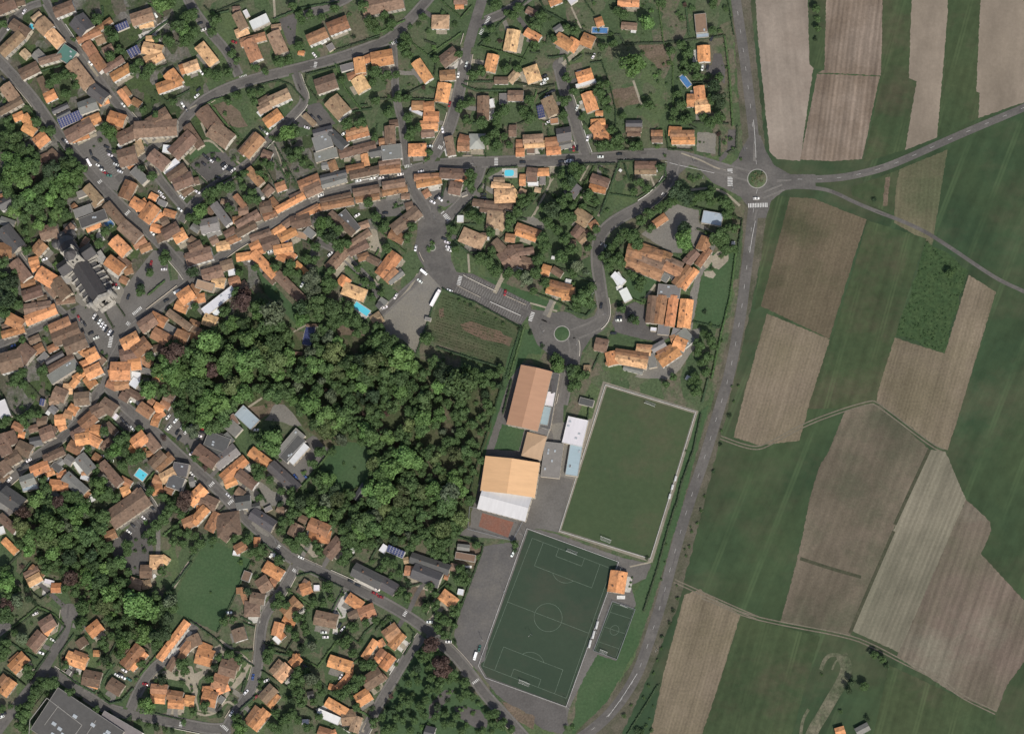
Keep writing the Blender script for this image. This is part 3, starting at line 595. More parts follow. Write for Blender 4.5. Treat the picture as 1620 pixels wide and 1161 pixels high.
# footpaths and pale garden paths
pp = MB(); pz = 0.095
for t, p, wd in (('11', "0 240 150 90 295 225", 1.5), ('11', "150 92 100 -30", 1.5), ('11', "-80 250 0 340 150 480", 1.4), ('31', "425 315 330 600 250 770", 1.6), ('31', "170 335 95 470", 1.0), ('15', "240 260 330 330 450 400 540 490", 1.6), ('15', "20 880 130 925 240 890 310 790 390 830", 1.5),
    ('32', "0 165 110 210 230 260", 1.2), ('32', "620 430 740 270", 1.5), ('22', "760 10 770 170", 1.4), ('22', "1290 430 1400 460 1520 500", 1.2), ('21', "1460 330 1470 500 1300 780", 0.8), ('31', "690 410 740 530", 1.2), ('34', "520 520 700 480", 1.0), ('31', "1040 545 1200 525 1330 560 1460 680", 1.6), ('31', "960 230 1130 290 1240 350 1340 380", 1.0),
    ('10', "0 930 60 900", 1.0), ('14', "100 270 60 330 0 400", 1.2), ('04', "1620 480 1540 600 1480 700", 2.4), ('11', "610 290 780 590", 0.9), ('11', "730 170 840 470", 0.8), ('11', "400 300 470 350", 1.2), ('12', "1340 60 1470 190 1620 280", 1.8), ('12', "860 690 1010 610", 1.2), ('02', "380 900 500 990", 1.0), ('30', "550 690 620 900", 1.5), ('30', "20 60 110 260", 1.2), ('10', "720 0 730 160", 1.6), ('21', "900 60 930 200", 1.4), ('22', "140 430 250 320 330 180", 1.5), ('25', "700 560 760 600", 1.4), ('24', "520 720 400 930", 0.9), ('24', "200 580 380 680", 1.4), ('13', "500 240 620 160", 1.4), ('00', "1440 620 1560 700", 1.0)):
    L = smooth(P2(tp(t, p)), 2); pp = MB(); ribbon(pp, L, wd, stack(L, 0.04)); structure(pp.obj('path', ['sand_gravel']))

T={}
T[0,0]="""-60 80 115 5 150 b;130 30 210 10 70 b;280 175 350 120 60 t;335 185 415 265 125 t;422 278 520 385 100 O;100 200 240 290 90 b;15 455 180 300 100 t;190 440 240 490 70 t;300 450 360 510 90 g;340 530 520 480 60 b;515 430 620 500 130 nf;180 640 320 570 100 b;610 540 760 735 115 t;340 665 395 785 60 b;385 845 475 800 90 o;40 735 125 850 105 t;0 960 180 860 60 b;120 1015 200 980 70 o;200 990 270 1080 80 o;655 165 745 270 155 k;470 110 620 50 100 b;770 290 940 170 50 r;670 350 850 270 60 r;820 350 890 320 90 t;735 375 800 470 90 r;800 480 880 590 90 r;880 440 960 400 60 b;890 600 1045 505 65 b;960 665 1105 580 80 o;1130 175 1300 120 110 t;1190 210 1310 190 80 O;990 250 1095 205 60 Sf;1250 345 1315 340 70 O;1100 470 1190 420 80 Sf;1225 410 1380 440 100 O;1250 530 1380 460 100 O;1540 600 1640 560 90 o;1440 620 1520 720 110 o;1350 760 1540 690 90 o;1020 775 1110 895 50 o;1130 860 1200 900 60 r;1060 750 1110 820 40 r;1280 1080 1440 980 150 b;930 1000 1060 1040 110 o;710 1060 850 1000 90 o;510 1060 690 980 80 Sf;450 960 580 900 45 k;490 1010 600 955 45 k;780 760 900 850 110 k;680 930 820 880 110 g;850 890 930 860 50 o;
c 205 100 60 w;c 75 240 60 w;c 770 540 -50 w;c 1050 895 -50 w;c 1560 895 -60 w;c 1590 935 -60 d;c 25 670 -45 d;c 1330 130 -60 w;c 790 850 -40 w;
P 255 220 290 240 50;
T 480 680 60;T 560 640 60;T 430 720 50;T 630 650 45;T 650 730 45;T 560 800 50;T 450 860 40;T 880 870 40;T 940 480 60;T 1020 430 50;T 960 310 70;T 920 260 50;T 60 420 40;T 830 160 60 l;T 1380 30 90 l;T 1450 30 60 l;T 1520 220 80;T 1590 150 60;T 1560 250 70 l;T 1440 350 60;T 1590 330 70;T 1150 600 60;T 1280 590 60;T 1180 540 50;T 1240 650 50;T 1340 330 40;T 1220 940 40;T 1330 980 40;T 1300 860 30;T 20 210 50;T 620 330 30;T 30 850 35;T 60 1040 50;T 310 1040 60;T 1480 870 40;
H 120 870 250 920 330 1040;H 330 620 540 560 700 720;H 500 500 600 440;H 1030 480 1440 180;H 1270 30 1400 140 1330 90;H 880 150 880 60;H 1200 640 1430 560;H 1330 780 1430 870 1620 780"""
T[1,0]="""530 220 665 155 85 wf;400 120 465 245 80 t;395 295 500 255 75 O;370 85 430 80 50 b;470 90 500 150 40 wf;500 350 570 515 110 r;440 365 640 310 70 r;715 285 790 455 110 t;700 240 780 230 50 t;1015 345 1165 280 95 r;1190 250 1345 190 115 r;85 390 205 540 95 Oh;-40 590 70 550 90 O;1445 500 1460 620 90 o;1350 660 1500 610 60 r;1430 665 1495 780 120 O;1290 590 1400 560 60 gf;1480 520 1580 480 70 o;1085 745 1245 690 130 b;1210 855 1320 980 140 t;690 870 845 800 95 t;590 890 690 830 70 b;590 950 690 900 70 t;585 950 620 990 40 wf;650 1055 770 970 95 o;980 980 1070 1070 45 t;100 935 230 1100 130 b;930 450 980 460 40 o;1120 370 1165 345 40 wf;1470 -10 1470 -10 10 b;1180 420 1230 390 60 gf;
c 60 150 20 d;c 88 200 20 d;c 120 255 20 w;c 60 820 40 w;c 75 765 40 d;c 1065 470 -50 w;c 380 360 -20 r;c 1050 1000 -50 d;c 1110 1010 -50 d;c 100 620 -50 w;
T 220 180 60;T 190 280 50;T 20 120 60;T 30 270 60;T 360 460 50;T 400 520 40;T 330 620 50;T 230 640 60;T 160 620 50;T 560 580 45 l;T 640 610 40;T 770 520 60 m;T 850 510 50 m;T 930 130 45;T 960 170 45;T 1030 130 50;T 1130 150 40;T 1240 70 50;T 940 400 50;T 1480 60 60;T 1550 200 70;T 1600 260 50;T 1360 120 25;T 860 880 25;T 400 820 50;T 530 790 50 m;T 330 870 40;T 1300 690 40 p;T 1590 620 60 m;T 1590 860 50;T 1560 700 40;T 1450 600 30;T 1350 1060 60;T 1460 1050 60;T 550 870 40;T 610 790 40;T 880 50 50;
H 130 60 190 120 480 0;H 210 130 340 100;H 720 170 940 80 1280 20;H 1240 440 1620 310;H 1000 640 1250 580 1620 450;H 1000 640 990 720 1100 860;H 590 730 760 690 870 730 980 860;H 1250 560 1330 760 1460 940;H 1390 960 1560 930;H 100 920 200 860 330 830;H 180 890 330 1080;H 1620 330 1500 360 1240 440"""
T[2,0]="""-130 70 190 0 150 b;450 190 595 190 120 th;650 55 720 50 50 o;640 10 750 10 60 b;-60 515 110 485 130 o;312 525 425 690 90 o;530 540 660 440 115 b;520 650 650 640 90 r;560 715 530 875 115 o;280 905 380 905 80 r;380 920 470 910 90 o;380 1000 510 1000 90 o;350 1070 500 1060 70 o;1150 260 1115 440 115 O;1250 270 1370 340 75 o;975 470 940 615 100 o;1180 620 1110 700 70 t;1285 570 1330 700 125 Oh;1510 320 1640 400 105 o;1450 20 1550 -20 90 o;1260 85 1340 125 60 b;1500 270 1560 230 60 g;890 825 885 1025 100 b;950 850 970 920 40 wf;1060 800 1060 890 70 gf;1100 820 1230 820 90 b;985 690 1100 690 60 b;1430 840 1495 985 110 t;1370 900 1390 1010 60 Sf;1460 1040 1530 1030 50 rf;90 1060 160 1050 60 b;260 930 370 980 30 wf;1250 640 1270 690 30 wf;
c 1420 680 20 w;c 1400 712 20 w;c 1410 650 20 d;c 600 890 75 r;c 675 640 80 w;c 745 550 75 w;c 1430 830 20 w;c 1480 780 20 d;c 1440 800 20 d;c 1440 1045 30 w;
T 220 320 50;T 210 400 60;T 240 460 60 l;T 250 350 45;T 150 640 40;T 260 220 30;T 330 200 30;T 480 510 40;T 680 460 45;T 870 610 55 l;T 800 640 60;T 1000 50 60;T 1190 70 50;T 1150 140 50;T 1340 200 70;T 1380 150 60;T 1090 110 40;T 960 250 40;T 920 350 40;T 1080 590 50 p;T 1180 590 40;T 1330 410 40;T 1330 380 40;T 1490 330 40;T 680 930 45;T 690 890 40;T 1070 940 60 m;T 1010 1000 50 m;T 750 1030 50;T 870 1050 60;T 1000 1050 50;T 1230 950 60;T 1280 850 50;T 1280 1000 60;T 1600 670 50;T 1590 860 60;T 1570 980 50;T 160 830 55 m;T 240 840 45;T 60 650 60;T 80 960 60;T 240 1000 50 l;T 40 130 50;T 100 210 60;T 180 60 50;T 540 110 35;T 640 200 35;T 370 150 40;T 790 860 45;T 730 900 40;T 1600 240 40;T 380 740 30 m;T 890 230 30;
H 10 280 220 180;H 520 0 700 160 790 60;H 290 380 420 480 700 290;H 420 480 590 560;H 860 400 1080 460 1250 520;H 850 400 1060 180 1260 10;H 730 700 980 700;H 1150 710 1380 750 1500 730;H 1380 20 1420 100 1620 210;H 1310 350 1200 560;H 1450 500 1590 480 1620 560;H 270 850 470 860;H 0 850 150 850 370 740;H 710 730 830 780 1230 780"""
T[3,0]="""0 20 60 -20 60 wf;230 200 290 180 80 o;420 20 600 25 80 o;450 220 580 230 60 b;530 265 575 270 35 wf;110 330 210 370 110 o;0 430 60 340 100 o;1120 120 1135 280 100 bf;1090 310 1195 300 35 mf;1150 395 1155 530 105 o;1010 860 1080 860 110 o;1110 740 1125 850 90 o;1080 910 1205 900 130 O;1100 880 1200 880 60 o;70 670 200 630 100 o;60 740 230 690 35 wf;160 600 180 600 30 o;155 795 205 950 105 o;190 1060 310 1050 80 o;490 1060 625 1060 60 k;230 970 290 970 40 o;70 630 110 620 45 wf;
P 960 650 1030 740 60;P 200 260 330 265 60;
c 1140 580 80 w;c 1185 575 80 d;c 210 480 60 w;c 70 920 70 w;c 1210 720 60 w;c 1220 330 60 d;
T 540 560 120 l;T 670 190 80 l;T 470 130 50 l;T 380 370 45;T 290 400 45;T 1020 440 60;T 870 430 45;T 960 390 50;T 990 540 50;T 1070 570 60;T 1100 650 60;T 1240 740 65 d;T 1290 660 45;T 1190 650 35;T 1290 860 70 d;T 1220 850 50;T 960 900 50 m;T 930 800 45 m;T 900 950 45;T 690 900 55 d;T 640 830 30;T 770 610 28;T 765 700 20;T 835 720 18;T 720 568 18;T 1350 580 20;T 1230 260 40;T 1290 260 30;T 960 150 35;T 930 110 30;T 790 30 50;T 1230 30 50;T 1050 60 35;T 410 90 45;T 260 800 60;T 310 860 55;T 330 930 45;T 270 730 50;T 320 720 40;T 110 1000 40;T 1030 1010 45;T 1150 1010 45;T 1290 1010 60;T 1210 1050 60;T 980 1030 50;T 880 1030 40;T 460 990 40;T 50 260 50;T 990 620 40;T 40 780 45;T 1340 60 35;T 960 580 35;T 700 800 16;T 610 910 25;
H 0 210 200 310 430 300 480 380 810 370 1330 310;H 760 0 810 370 890 560 890 1050;H 1000 60 1030 310;H 130 0 220 130;H 190 540 280 530 350 720 400 940 400 1080;H 350 60 430 90 450 210 ;H 1330 310 1370 600 1400 1080;H 1360 0 1410 300;H 900 1040 1360 1060"""
T[0,1]="""575 90 780 -20 120 b;620 125 760 80 40 o;200 0 300 60 80 o;310 150 395 80 110 o;420 215 500 290 80 b;330 290 420 250 70 b;990 60 1010 0 50 r;1010 110 1160 40 110 b;1130 0 1200 90 90 b;1160 30 1500 10 140 b;1140 160 1200 240 90 t;1020 280 1160 240 150 b;1080 340 1150 280 70 o;1010 150 1040 185 30 wf;1290 240 1420 340 110 b;1480 240 1640 80 130 b;1390 190 1490 200 70 wf;1400 400 1520 290 60 wf;1440 440 1580 350 80 b;1490 500 1640 440 110 b;1560 580 1640 520 60 b;1060 610 1120 480 110 r;1140 370 1240 470 80 gf;1130 640 1230 700 90 o;1150 700 1250 640 70 o;1230 800 1320 680 120 o;1300 800 1380 740 60 o;1400 730 1500 760 60 o;1290 860 1400 890 70 o;1380 830 1440 800 80 b;1400 930 1520 860 100 b;1490 960 1580 910 100 o;1280 590 1340 620 60 o;1350 640 1420 670 50 gf;740 520 850 640 80 t;790 680 880 620 60 tf;660 590 740 560 60 gf;620 700 650 670 50 r;640 750 780 700 80 gf;690 830 900 750 90 kf;910 670 1040 820 80 b;740 880 860 830 60 o;1040 840 1180 960 110 b;1110 900 1190 980 70 r;1140 1020 1240 960 80 r;970 970 1080 1080 110 o;1200 1060 1290 1020 60 r;350 920 490 880 120 b;470 1000 620 850 60 b;300 1080 370 1000 100 r;0 1060 100 1060 130 r;0 680 120 620 90 k;0 600 60 590 40 r;30 880 160 1040 130 k;0 800 120 840 70 g;1380 920 1400 980 110 b;1180 120 1210 200 50 t;550 870 640 830 60 k;700 1000 740 1020 130 b;
P 900 800 960 860 80;
c 570 130 -45 w;c 545 125 -45 d;c 600 125 -45 b;c 775 225 -70 d;c 760 310 -60 W;c 805 275 -30 d;c 825 290 -30 d;c 840 335 -30 w;c 860 350 -30 d;c 875 375 -30 w;c 895 395 -30 r;c 930 420 -10 g;c 910 175 -25 d;c 930 215 -25 d;c 940 245 -25 w;c 970 275 -25 d;c 985 295 -25 d;c 990 325 -25 w;c 1010 360 -25 d;c 1025 385 -25 w;c 1300 910 -50 w;c 1535 710 -40 w;c 1555 605 -40 w;c 1370 565 -40 w;c 1390 600 -40 w;c 1480 510 -50 d;
T 60 70 60;T 30 150 70;T 100 190 60;T 180 200 70;T 240 210 60;T 130 100 70;T 90 300 90 l;T 180 340 100 l;T 100 420 110 l;T 40 500 80;T 200 460 80 l;T 280 350 80;T 300 260 60 d;T 440 370 90 d;T 560 340 70;T 620 300 60;T 690 360 70;T 540 440 90 l;T 650 440 80 l;T 480 520 70 l;T 570 550 80 l;T 620 520 60;T 410 470 70;T 330 540 70;T 240 600 80 l;T 160 640 80;T 280 700 80;T 350 640 70;T 430 620 70 l;T 520 660 60;T 480 740 70 l;T 560 760 60 l;T 330 830 70 l;T 350 770 60 d;T 120 730 70 l;T 200 780 60 l;T 70 560 60;T 220 890 45;T 450 820 50;T 540 290 50 d;T 590 220 40 p;T 930 40 70 l;T 900 10 60 l;T 970 100 45;T 970 210 30;T 1260 470 70 l;T 1300 430 50 l;T 1200 360 40 d;T 900 890 50;T 930 850 35;T 960 1030 30;T 880 930 25;T 430 40 50;T 90 20 50;T 370 30 40;T 230 1060 50;T 1590 960 50;T 220 960 35;T 780 940 35;T 1340 940 20;T 1620 780 50;T 840 1000 50 l;T 900 10 30;T 1190 380 40;
H 140 160 290 80;H 730 880 800 1040 840 1080;H 340 930 500 850;H 500 150 600 290;H 1120 350 1170 320;H 1260 660 1360 700"""
T[1,1]="""0 100 60 60 220 b;190 20 340 130 150 b;470 240 600 90 110 r;430 220 560 70 60 b;620 230 700 260 70 b;1060 160 1210 110 130 gf;1060 70 1220 30 80 k;1200 60 1330 180 90 k;1070 270 1260 220 90 gf;1340 100 1530 50 60 o;1340 60 1520 10 60 r;1280 240 1590 160 80 b;1210 300 1240 380 70 r;1130 340 1200 330 60 g;1490 240 1510 340 60 o;1340 370 1490 340 60 r;1370 420 1620 370 70 b;1410 410 1490 390 30 gf;1540 230 1640 210 80 k;500 370 610 490 70 r;640 580 700 520 80 b;740 530 820 500 80 r;570 530 620 600 40 g;610 610 640 620 30 wf;940 520 1110 450 110 r;990 570 1120 510 100 b;1120 450 1340 400 60 k;1130 505 1340 445 60 g;860 620 990 560 60 b;740 720 980 590 60 o;880 660 900 640 40 o;690 620 750 690 60 r;600 700 700 680 100 b;630 780 740 740 60 r;520 800 610 770 60 b;500 870 560 850 60 r;400 850 590 740 70 b;400 920 560 830 80 b;300 930 390 880 60 b;320 990 430 940 60 r;180 990 240 960 70 b;230 1030 340 1010 80 O;0 1060 100 1010 90 b;110 1040 150 1050 60 r;390 590 470 690 50 r;420 730 500 720 70 b;210 670 330 830 70 g;370 800 440 790 60 r;270 640 320 650 40 b;160 700 210 740 70 b;100 860 240 830 120 g;150 930 260 880 80 g;20 850 80 890 60 g;0 960 60 1000 60 b;0 480 80 460 60 b;1120 650 1380 590 60 b;1130 690 1400 640 60 r;1400 570 1620 530 70 b;1420 630 1620 600 50 r;920 770 1100 680 50 r;990 740 1120 690 60 o;870 830 1030 790 120 b;800 850 870 800 60 b;720 920 810 860 80 o;770 960 910 890 80 o;790 970 840 970 40 Sf;910 920 1000 940 60 tf;990 880 1060 940 70 gf;620 1020 760 970 110 b;520 1040 600 1000 70 o;530 1080 640 1050 60 o;720 1060 880 1030 80 o;690 900 730 950 60 r;520 960 690 900 60 b;1200 740 1400 920 60 b;1290 740 1420 900 110 kf;1440 860 1530 830 60 t;1300 1060 1540 900 60 b;1360 1080 1520 1000 80 b;1440 980 1500 960 50 gf;
c 650 50 -50 w;c 610 20 -50 d;c 1000 10 -20 w;c 180 290 -40 w;c 150 270 -40 d;c 205 275 -40 d;c 300 350 40 w;c 285 325 40 d;c 330 355 40 d;c 370 375 40 w;c 350 365 40 d;c 240 435 -20 d;c 120 320 -40 d;c 130 250 -40 d;c 65 560 -30 w;c 1440 465 10 w;c 1560 445 10 w;c 1120 590 20 w;c 690 1070 20 w;c 1430 760 30 w;c 1320 60 30 w;
T 840 60 80 l;T 900 40 60 l;T 770 100 40;T 880 130 30 d;T 850 210 45 d;T 930 220 60 d;T 870 270 50 d;T 960 310 40;T 910 370 30;T 800 320 35;T 990 270 35;T 800 200 30;T 700 90 35;T 350 520 60 m;T 260 530 60;T 210 560 60 l;T 140 570 50;T 430 450 40;T 470 400 40;T 450 520 40;T 530 560 45;T 570 630 45;T 500 620 50;T 340 700 50;T 310 780 40;T 100 720 70 l;T 60 780 60;T 190 640 40;T 1180 820 60;T 1120 830 70 l;T 1200 930 70 d;T 1120 910 50;T 1260 880 60 d;T 1330 850 30;T 1250 1000 50;T 1340 1000 50 m;T 1280 1040 50;T 1170 960 50;T 1080 1030 50;T 1020 970 30;T 1390 290 30;T 760 1000 40;T 830 400 35;T 640 310 40;T 600 400 40;T 640 440 35;T 690 340 45 l;T 770 470 35;T 380 400 30 ;T 370 270 30;T 1580 90 40;T 1520 650 50;T 100 1000 30;T 1590 780 50;T 60 330 30;
H 230 500 520 350 780 60;H 150 490 0 340;H 730 290 840 470;H 620 300 780 590;H 730 160 910 480;H 350 0 420 100;H 1560 820 1620 870;H 950 960 1110 1060;H 160 80 300 220"""
T[2,1]="""90 0 95 150 90 b;0 140 70 130 70 r;20 230 190 210 130 gf;0 330 180 300 60 b;0 380 180 360 70 r;250 205 400 200 110 oh;360 60 470 50 80 b;370 0 500 10 60 o;590 90 620 250 70 b;680 110 770 130 90 r;670 175 770 175 80 r;770 130 900 130 130 Gh;1110 40 1170 40 100 b;1170 150 1225 150 70 r;1170 225 1240 225 70 o;1230 120 1400 110 90 t;1240 160 1410 150 60 O;1420 140 1530 130 80 r;1430 215 1550 205 70 o;1520 80 1640 60 120 k;1540 170 1640 150 60 g;1260 210 1330 210 50 bf;300 440 510 430 60 r;320 500 530 460 60 o;380 590 430 560 70 r;520 400 730 410 90 b;650 490 740 420 50 o;600 520 700 540 110 b;30 510 220 480 70 b;30 570 240 530 60 r;190 600 260 600 50 b;0 570 30 570 70 b;230 700 290 680 90 b;120 890 340 720 110 b;90 910 210 970 90 r;980 460 1070 460 45 t;960 500 1120 520 50 O;985 600 1160 590 120 Oh;1120 520 1180 600 50 O;800 650 1140 690 60 b;860 700 1060 720 50 b;920 790 1070 800 160 th;1030 860 1060 880 40 t;700 920 890 1000 130 th;810 940 920 940 60 b;880 960 940 960 30 wf;1170 860 1370 930 80 r;1170 900 1340 960 60 o;1260 390 1350 400 80 b;1350 395 1450 390 65 o;1200 460 1250 460 100 o;1260 450 1350 450 60 bf;1270 490 1360 490 40 wf;1370 460 1420 460 80 gf;1200 550 1250 570 50 t;1330 540 1380 550 40 t;1080 950 1160 960 70 r;980 980 1060 1060 80 b;1100 1050 1230 1040 70 b;1180 1080 1320 1060 60 b;665 790 720 790 60 wf;700 590 750 570 30 gf;
P 1070 400 1150 400 70;
c 540 30 -80 w;c 430 170 0 w;c 355 385 10 w;c 180 410 10 w;c 60 425 10 d;c 15 440 10 w;c 150 395 10 d;c 455 645 -30 w;c 490 605 45 d;c 520 620 -45 w;c 525 590 -45 d;c 890 580 0 d;c 890 610 0 d;c 1225 305 0 d;c 1555 300 0 d;c 1610 300 0 w;c 580 990 -20 w;c 590 1030 -20 w;c 595 1055 -20 w;c 555 960 -20 d;c 600 1070 -20 w;c 310 1040 80 w;c 50 740 0 d;
T 250 90 50;T 280 40 50;T 330 10 45;T 430 220 40;T 400 270 35;T 790 540 40;T 780 410 60 l;T 770 480 60;T 700 500 30;T 790 760 60 l;T 850 790 50 l;T 1120 790 60 l;T 1180 730 50;T 1480 710 85 d;T 1550 650 60;T 1580 770 60;T 1440 820 60;T 1390 960 60 d;T 1410 1020 60;T 1520 880 50;T 1590 960 60;T 1220 600 40;T 1260 640 50 l;T 1210 660 40;T 1300 600 40;T 950 370 30;T 920 110 60;T 980 60 60;T 1000 160 60;T 1110 160 40;T 1070 90 40;T 1310 930 30;T 1380 210 30;T 620 880 45 l;T 590 930 35;T 420 1040 30 l;T 450 990 30 l;T 1490 580 30;T 1600 500 60 d;T 1610 600 50 d;T 960 1050 40;T 650 1050 40;T 950 900 50;T 640 860 35;T 1100 860 40;T 1400 700 45;T 1480 420 30;T 1560 410 50;T 280 860 50;T 240 950 50 l;T 520 490 30;T 40 860 60;T 60 1040 50 l;T 1260 930 30;
H 920 420 960 360 1180 350;H 790 640 660 780 640 840;H 660 980 720 840 830 840;H 650 990 760 1080;H 930 1080 1080 930 1230 720 1380 580;H 1190 790 1260 800;H 870 640 1160 670;H 1440 400 1400 540 1250 720 ;H 0 890 230 1080;H 890 180 910 260;H 1060 0 1060 170"""
T[3,1]="""210 -10 330 130 100 o;215 50 330 50 130 o;490 20 620 20 60 b;500 65 610 65 40 b;705 60 800 60 50 r;710 115 800 115 50 b;855 40 960 45 80 o;870 70 1070 70 70 r;880 125 1075 125 60 o;565 335 745 335 70 b;565 380 745 380 60 t;190 440 340 490 80 b;175 520 315 550 60 o;50 740 170 820 120 t;0 590 70 500 110 k;180 860 240 820 60 r;40 940 100 860 80 b;90 990 150 930 60 t;60 900 160 900 40 b;730 840 830 770 70 r;1140 770 1310 800 110 mf;1130 1060 1180 950 100 r;1170 1030 1210 970 50 b;500 1060 800 1120 110 r;620 1040 870 1130 90 r;430 370 450 385 25 wf;750 350 755 355 25 wf;750 382 758 382 22 wf;0 1000 60 1000 60 b;1390 1000 1420 1000 35 wf;
c 160 100 80 w;c 40 190 90 r;c 10 185 90 d;c 70 185 90 d;c 430 235 0 d;c 10 290 0 w;c 270 260 0 w;c 1600 615 0 w;
T 370 30 50;T 420 110 60 d;T 360 170 50;T 430 170 50;T 270 170 60;T 320 150 50;T 560 170 55;T 585 100 35 d;T 600 160 45;T 500 120 30;T 600 480 50;T 560 560 40 l;T 660 530 45;T 315 380 30 d;T 160 590 60 m;T 230 640 45;T 120 680 40;T 90 570 30;T 270 360 30;T 940 560 90 d;T 1010 600 80 d;T 1060 620 60 d;T 1190 580 60;T 1220 540 40;T 1340 640 60;T 1370 700 50;T 1290 620 40;T 1350 760 50 l;T 1210 650 45;T 1120 600 50;T 1420 760 30;T 690 740 60 l;T 620 800 60 l;T 480 910 50 l;T 420 970 60 l;T 360 1040 50;T 700 870 45 l;T 560 930 60;T 580 1000 60 l;T 520 950 50;T 800 680 40;T 760 710 45;T 860 650 50 l;T 900 640 40;T 990 980 80 l;T 990 880 70 d;T 985 930 80 l;T 1290 930 80;T 1330 980 60 m;T 1260 980 60 m;T 1330 1050 60;T 1400 1050 50;T 1420 870 45;T 1370 860 40;T 210 820 35 d;T 230 880 40;T 190 950 45;T 160 1040 40;T 30 1050 60 d;T 60 420 60;T 40 360 60;T 20 460 70 d;T 100 370 50;T 20 780 50;T 30 680 40;T 1060 440 35;T 1110 430 30;T 1400 190 20;T 1030 430 30;T 1190 540 35;T 750 160 30 l;T 820 250 20;T 1470 280 16 d;T 300 90 20;T 480 440 20;T 130 480 25;T 70 620 25;T 1010 1040 55 l;T 780 350 45;T 1290 1010 40;T 1180 900 30;
H 60 660 240 720 270 660;H 350 580 590 610 730 530;H 280 200 640 205;H 0 330 400 325;H 430 320 330 600 270 760;H 830 50 850 200 1060 210;H 1290 60 1290 260;H 60 660 220 340;H 430 300 560 300;H 1060 690 1480 800 1440 1080;H 640 840 460 1010 400 1080;H 790 760 910 630;H 1440 0 1430 190 1360 230;H 740 320 820 330 830 440 740 520;H 0 560 110 390 160 330"""
T[0,2]="""120 80 230 220 100 b;0 20 130 10 60 b;250 80 330 60 70 o;270 140 340 110 60 o;330 170 460 250 120 o;400 280 480 370 60 b;470 240 570 370 110 b;480 420 640 400 50 b;180 270 300 250 60 r;200 370 350 320 90 b;320 400 400 380 50 b;270 430 300 440 50 b;210 480 420 450 90 b;230 580 470 480 90 o;70 560 190 620 100 o;20 700 200 650 60 o;20 640 80 620 60 b;430 660 590 590 110 r;460 740 670 650 130 b;560 810 730 740 130 b;680 860 740 790 90 o;740 900 830 850 110 o;690 970 790 930 80 o;820 960 880 890 80 b;740 1040 860 980 100 o;630 1080 720 1020 60 o;160 820 260 900 150 b;290 840 370 800 80 r;0 950 180 900 170 b;250 760 340 720 60 b;330 930 400 860 60 gf;410 830 490 790 60 r;420 1000 620 890 60 b;430 1080 650 940 90 gf;390 940 540 860 50 k;920 60 1040 150 100 o;1010 40 1100 110 70 b;1060 150 1130 130 90 r;1030 220 1090 250 60 r;1060 300 1200 -30 10 b;1290 540 1410 600 90 o;1200 640 1320 560 110 b;1310 680 1440 750 100 r;1400 620 1500 680 70 gf;1440 510 1620 640 60 b;1500 440 1600 480 90 o;1540 400 1640 330 120 o;1500 700 1600 740 110 r;1560 640 1640 680 60 o;1050 790 1180 720 110 o;1150 850 1260 760 120 r;1030 880 1170 850 110 b;1100 940 1200 930 130 o;1180 880 1290 960 70 r;950 1010 1110 1010 150 o;1110 1050 1200 1060 80 wf;1200 1000 1300 1020 50 gf;1000 1080 1100 1080 60 r;1270 830 1390 800 60 b;1600 60 1640 20 90 r;940 1000 960 1080 40 o;1320 1060 1400 1070 60 o;80 20 150 10 40 gf;560 10 640 40 80 g;
c 1400 140 0 w;c 1515 330 30 W;c 1290 90 80 r;c 1095 375 70 d;c 675 555 -60 r;c 695 580 -60 d;c 720 605 -60 d;c 775 685 20 d;c 820 725 20 w;c 805 540 60 w;c 825 560 60 d;c 850 585 60 w;c 870 610 60 w;c 890 635 60 w;c 905 655 60 d;c 935 680 60 w;c 955 690 60 d;c 110 795 20 b;c 975 270 0 r;c 995 300 0 w;c 870 150 -40 d;c 900 190 -40 w;c 590 200 0 w;c 1420 405 30 d;c 1530 580 0 d;c 380 55 20 w;
T 70 40 60 ;T 30 80 60 l;T 30 210 60;T 100 250 70 d;T 40 300 80 d;T 60 400 80 d;T 110 330 60;T 30 520 60 l;T 30 460 50;T 120 170 40;T 150 450 50;T 1280 170 45 l;T 1200 340 45 l;T 1200 300 40 d;T 1410 60 60 l;T 1405 10 50 d;T 390 640 35 l;T 360 1000 60 l;T 420 950 50 l;T 500 880 40;T 200 1020 50;T 150 1060 50;T 620 1010 60 l;T 680 990 40 d;T 1280 890 50 m;T 1480 850 100 m;T 1410 920 90 l;T 1340 1000 70 l;T 1460 960 90 l;T 1550 900 80 m;T 1560 1010 90;T 1480 1060 80;T 1420 1040 60;T 1600 840 60;T 1500 800 60 m;T 1590 960 70;T 190 740 40;T 780 440 25;T 870 850 20 ;T 910 880 20;T 370 730 25;T 1450 790 50;
H 900 520 970 640;H 1000 440 1070 540;H 1270 360 1410 240"""
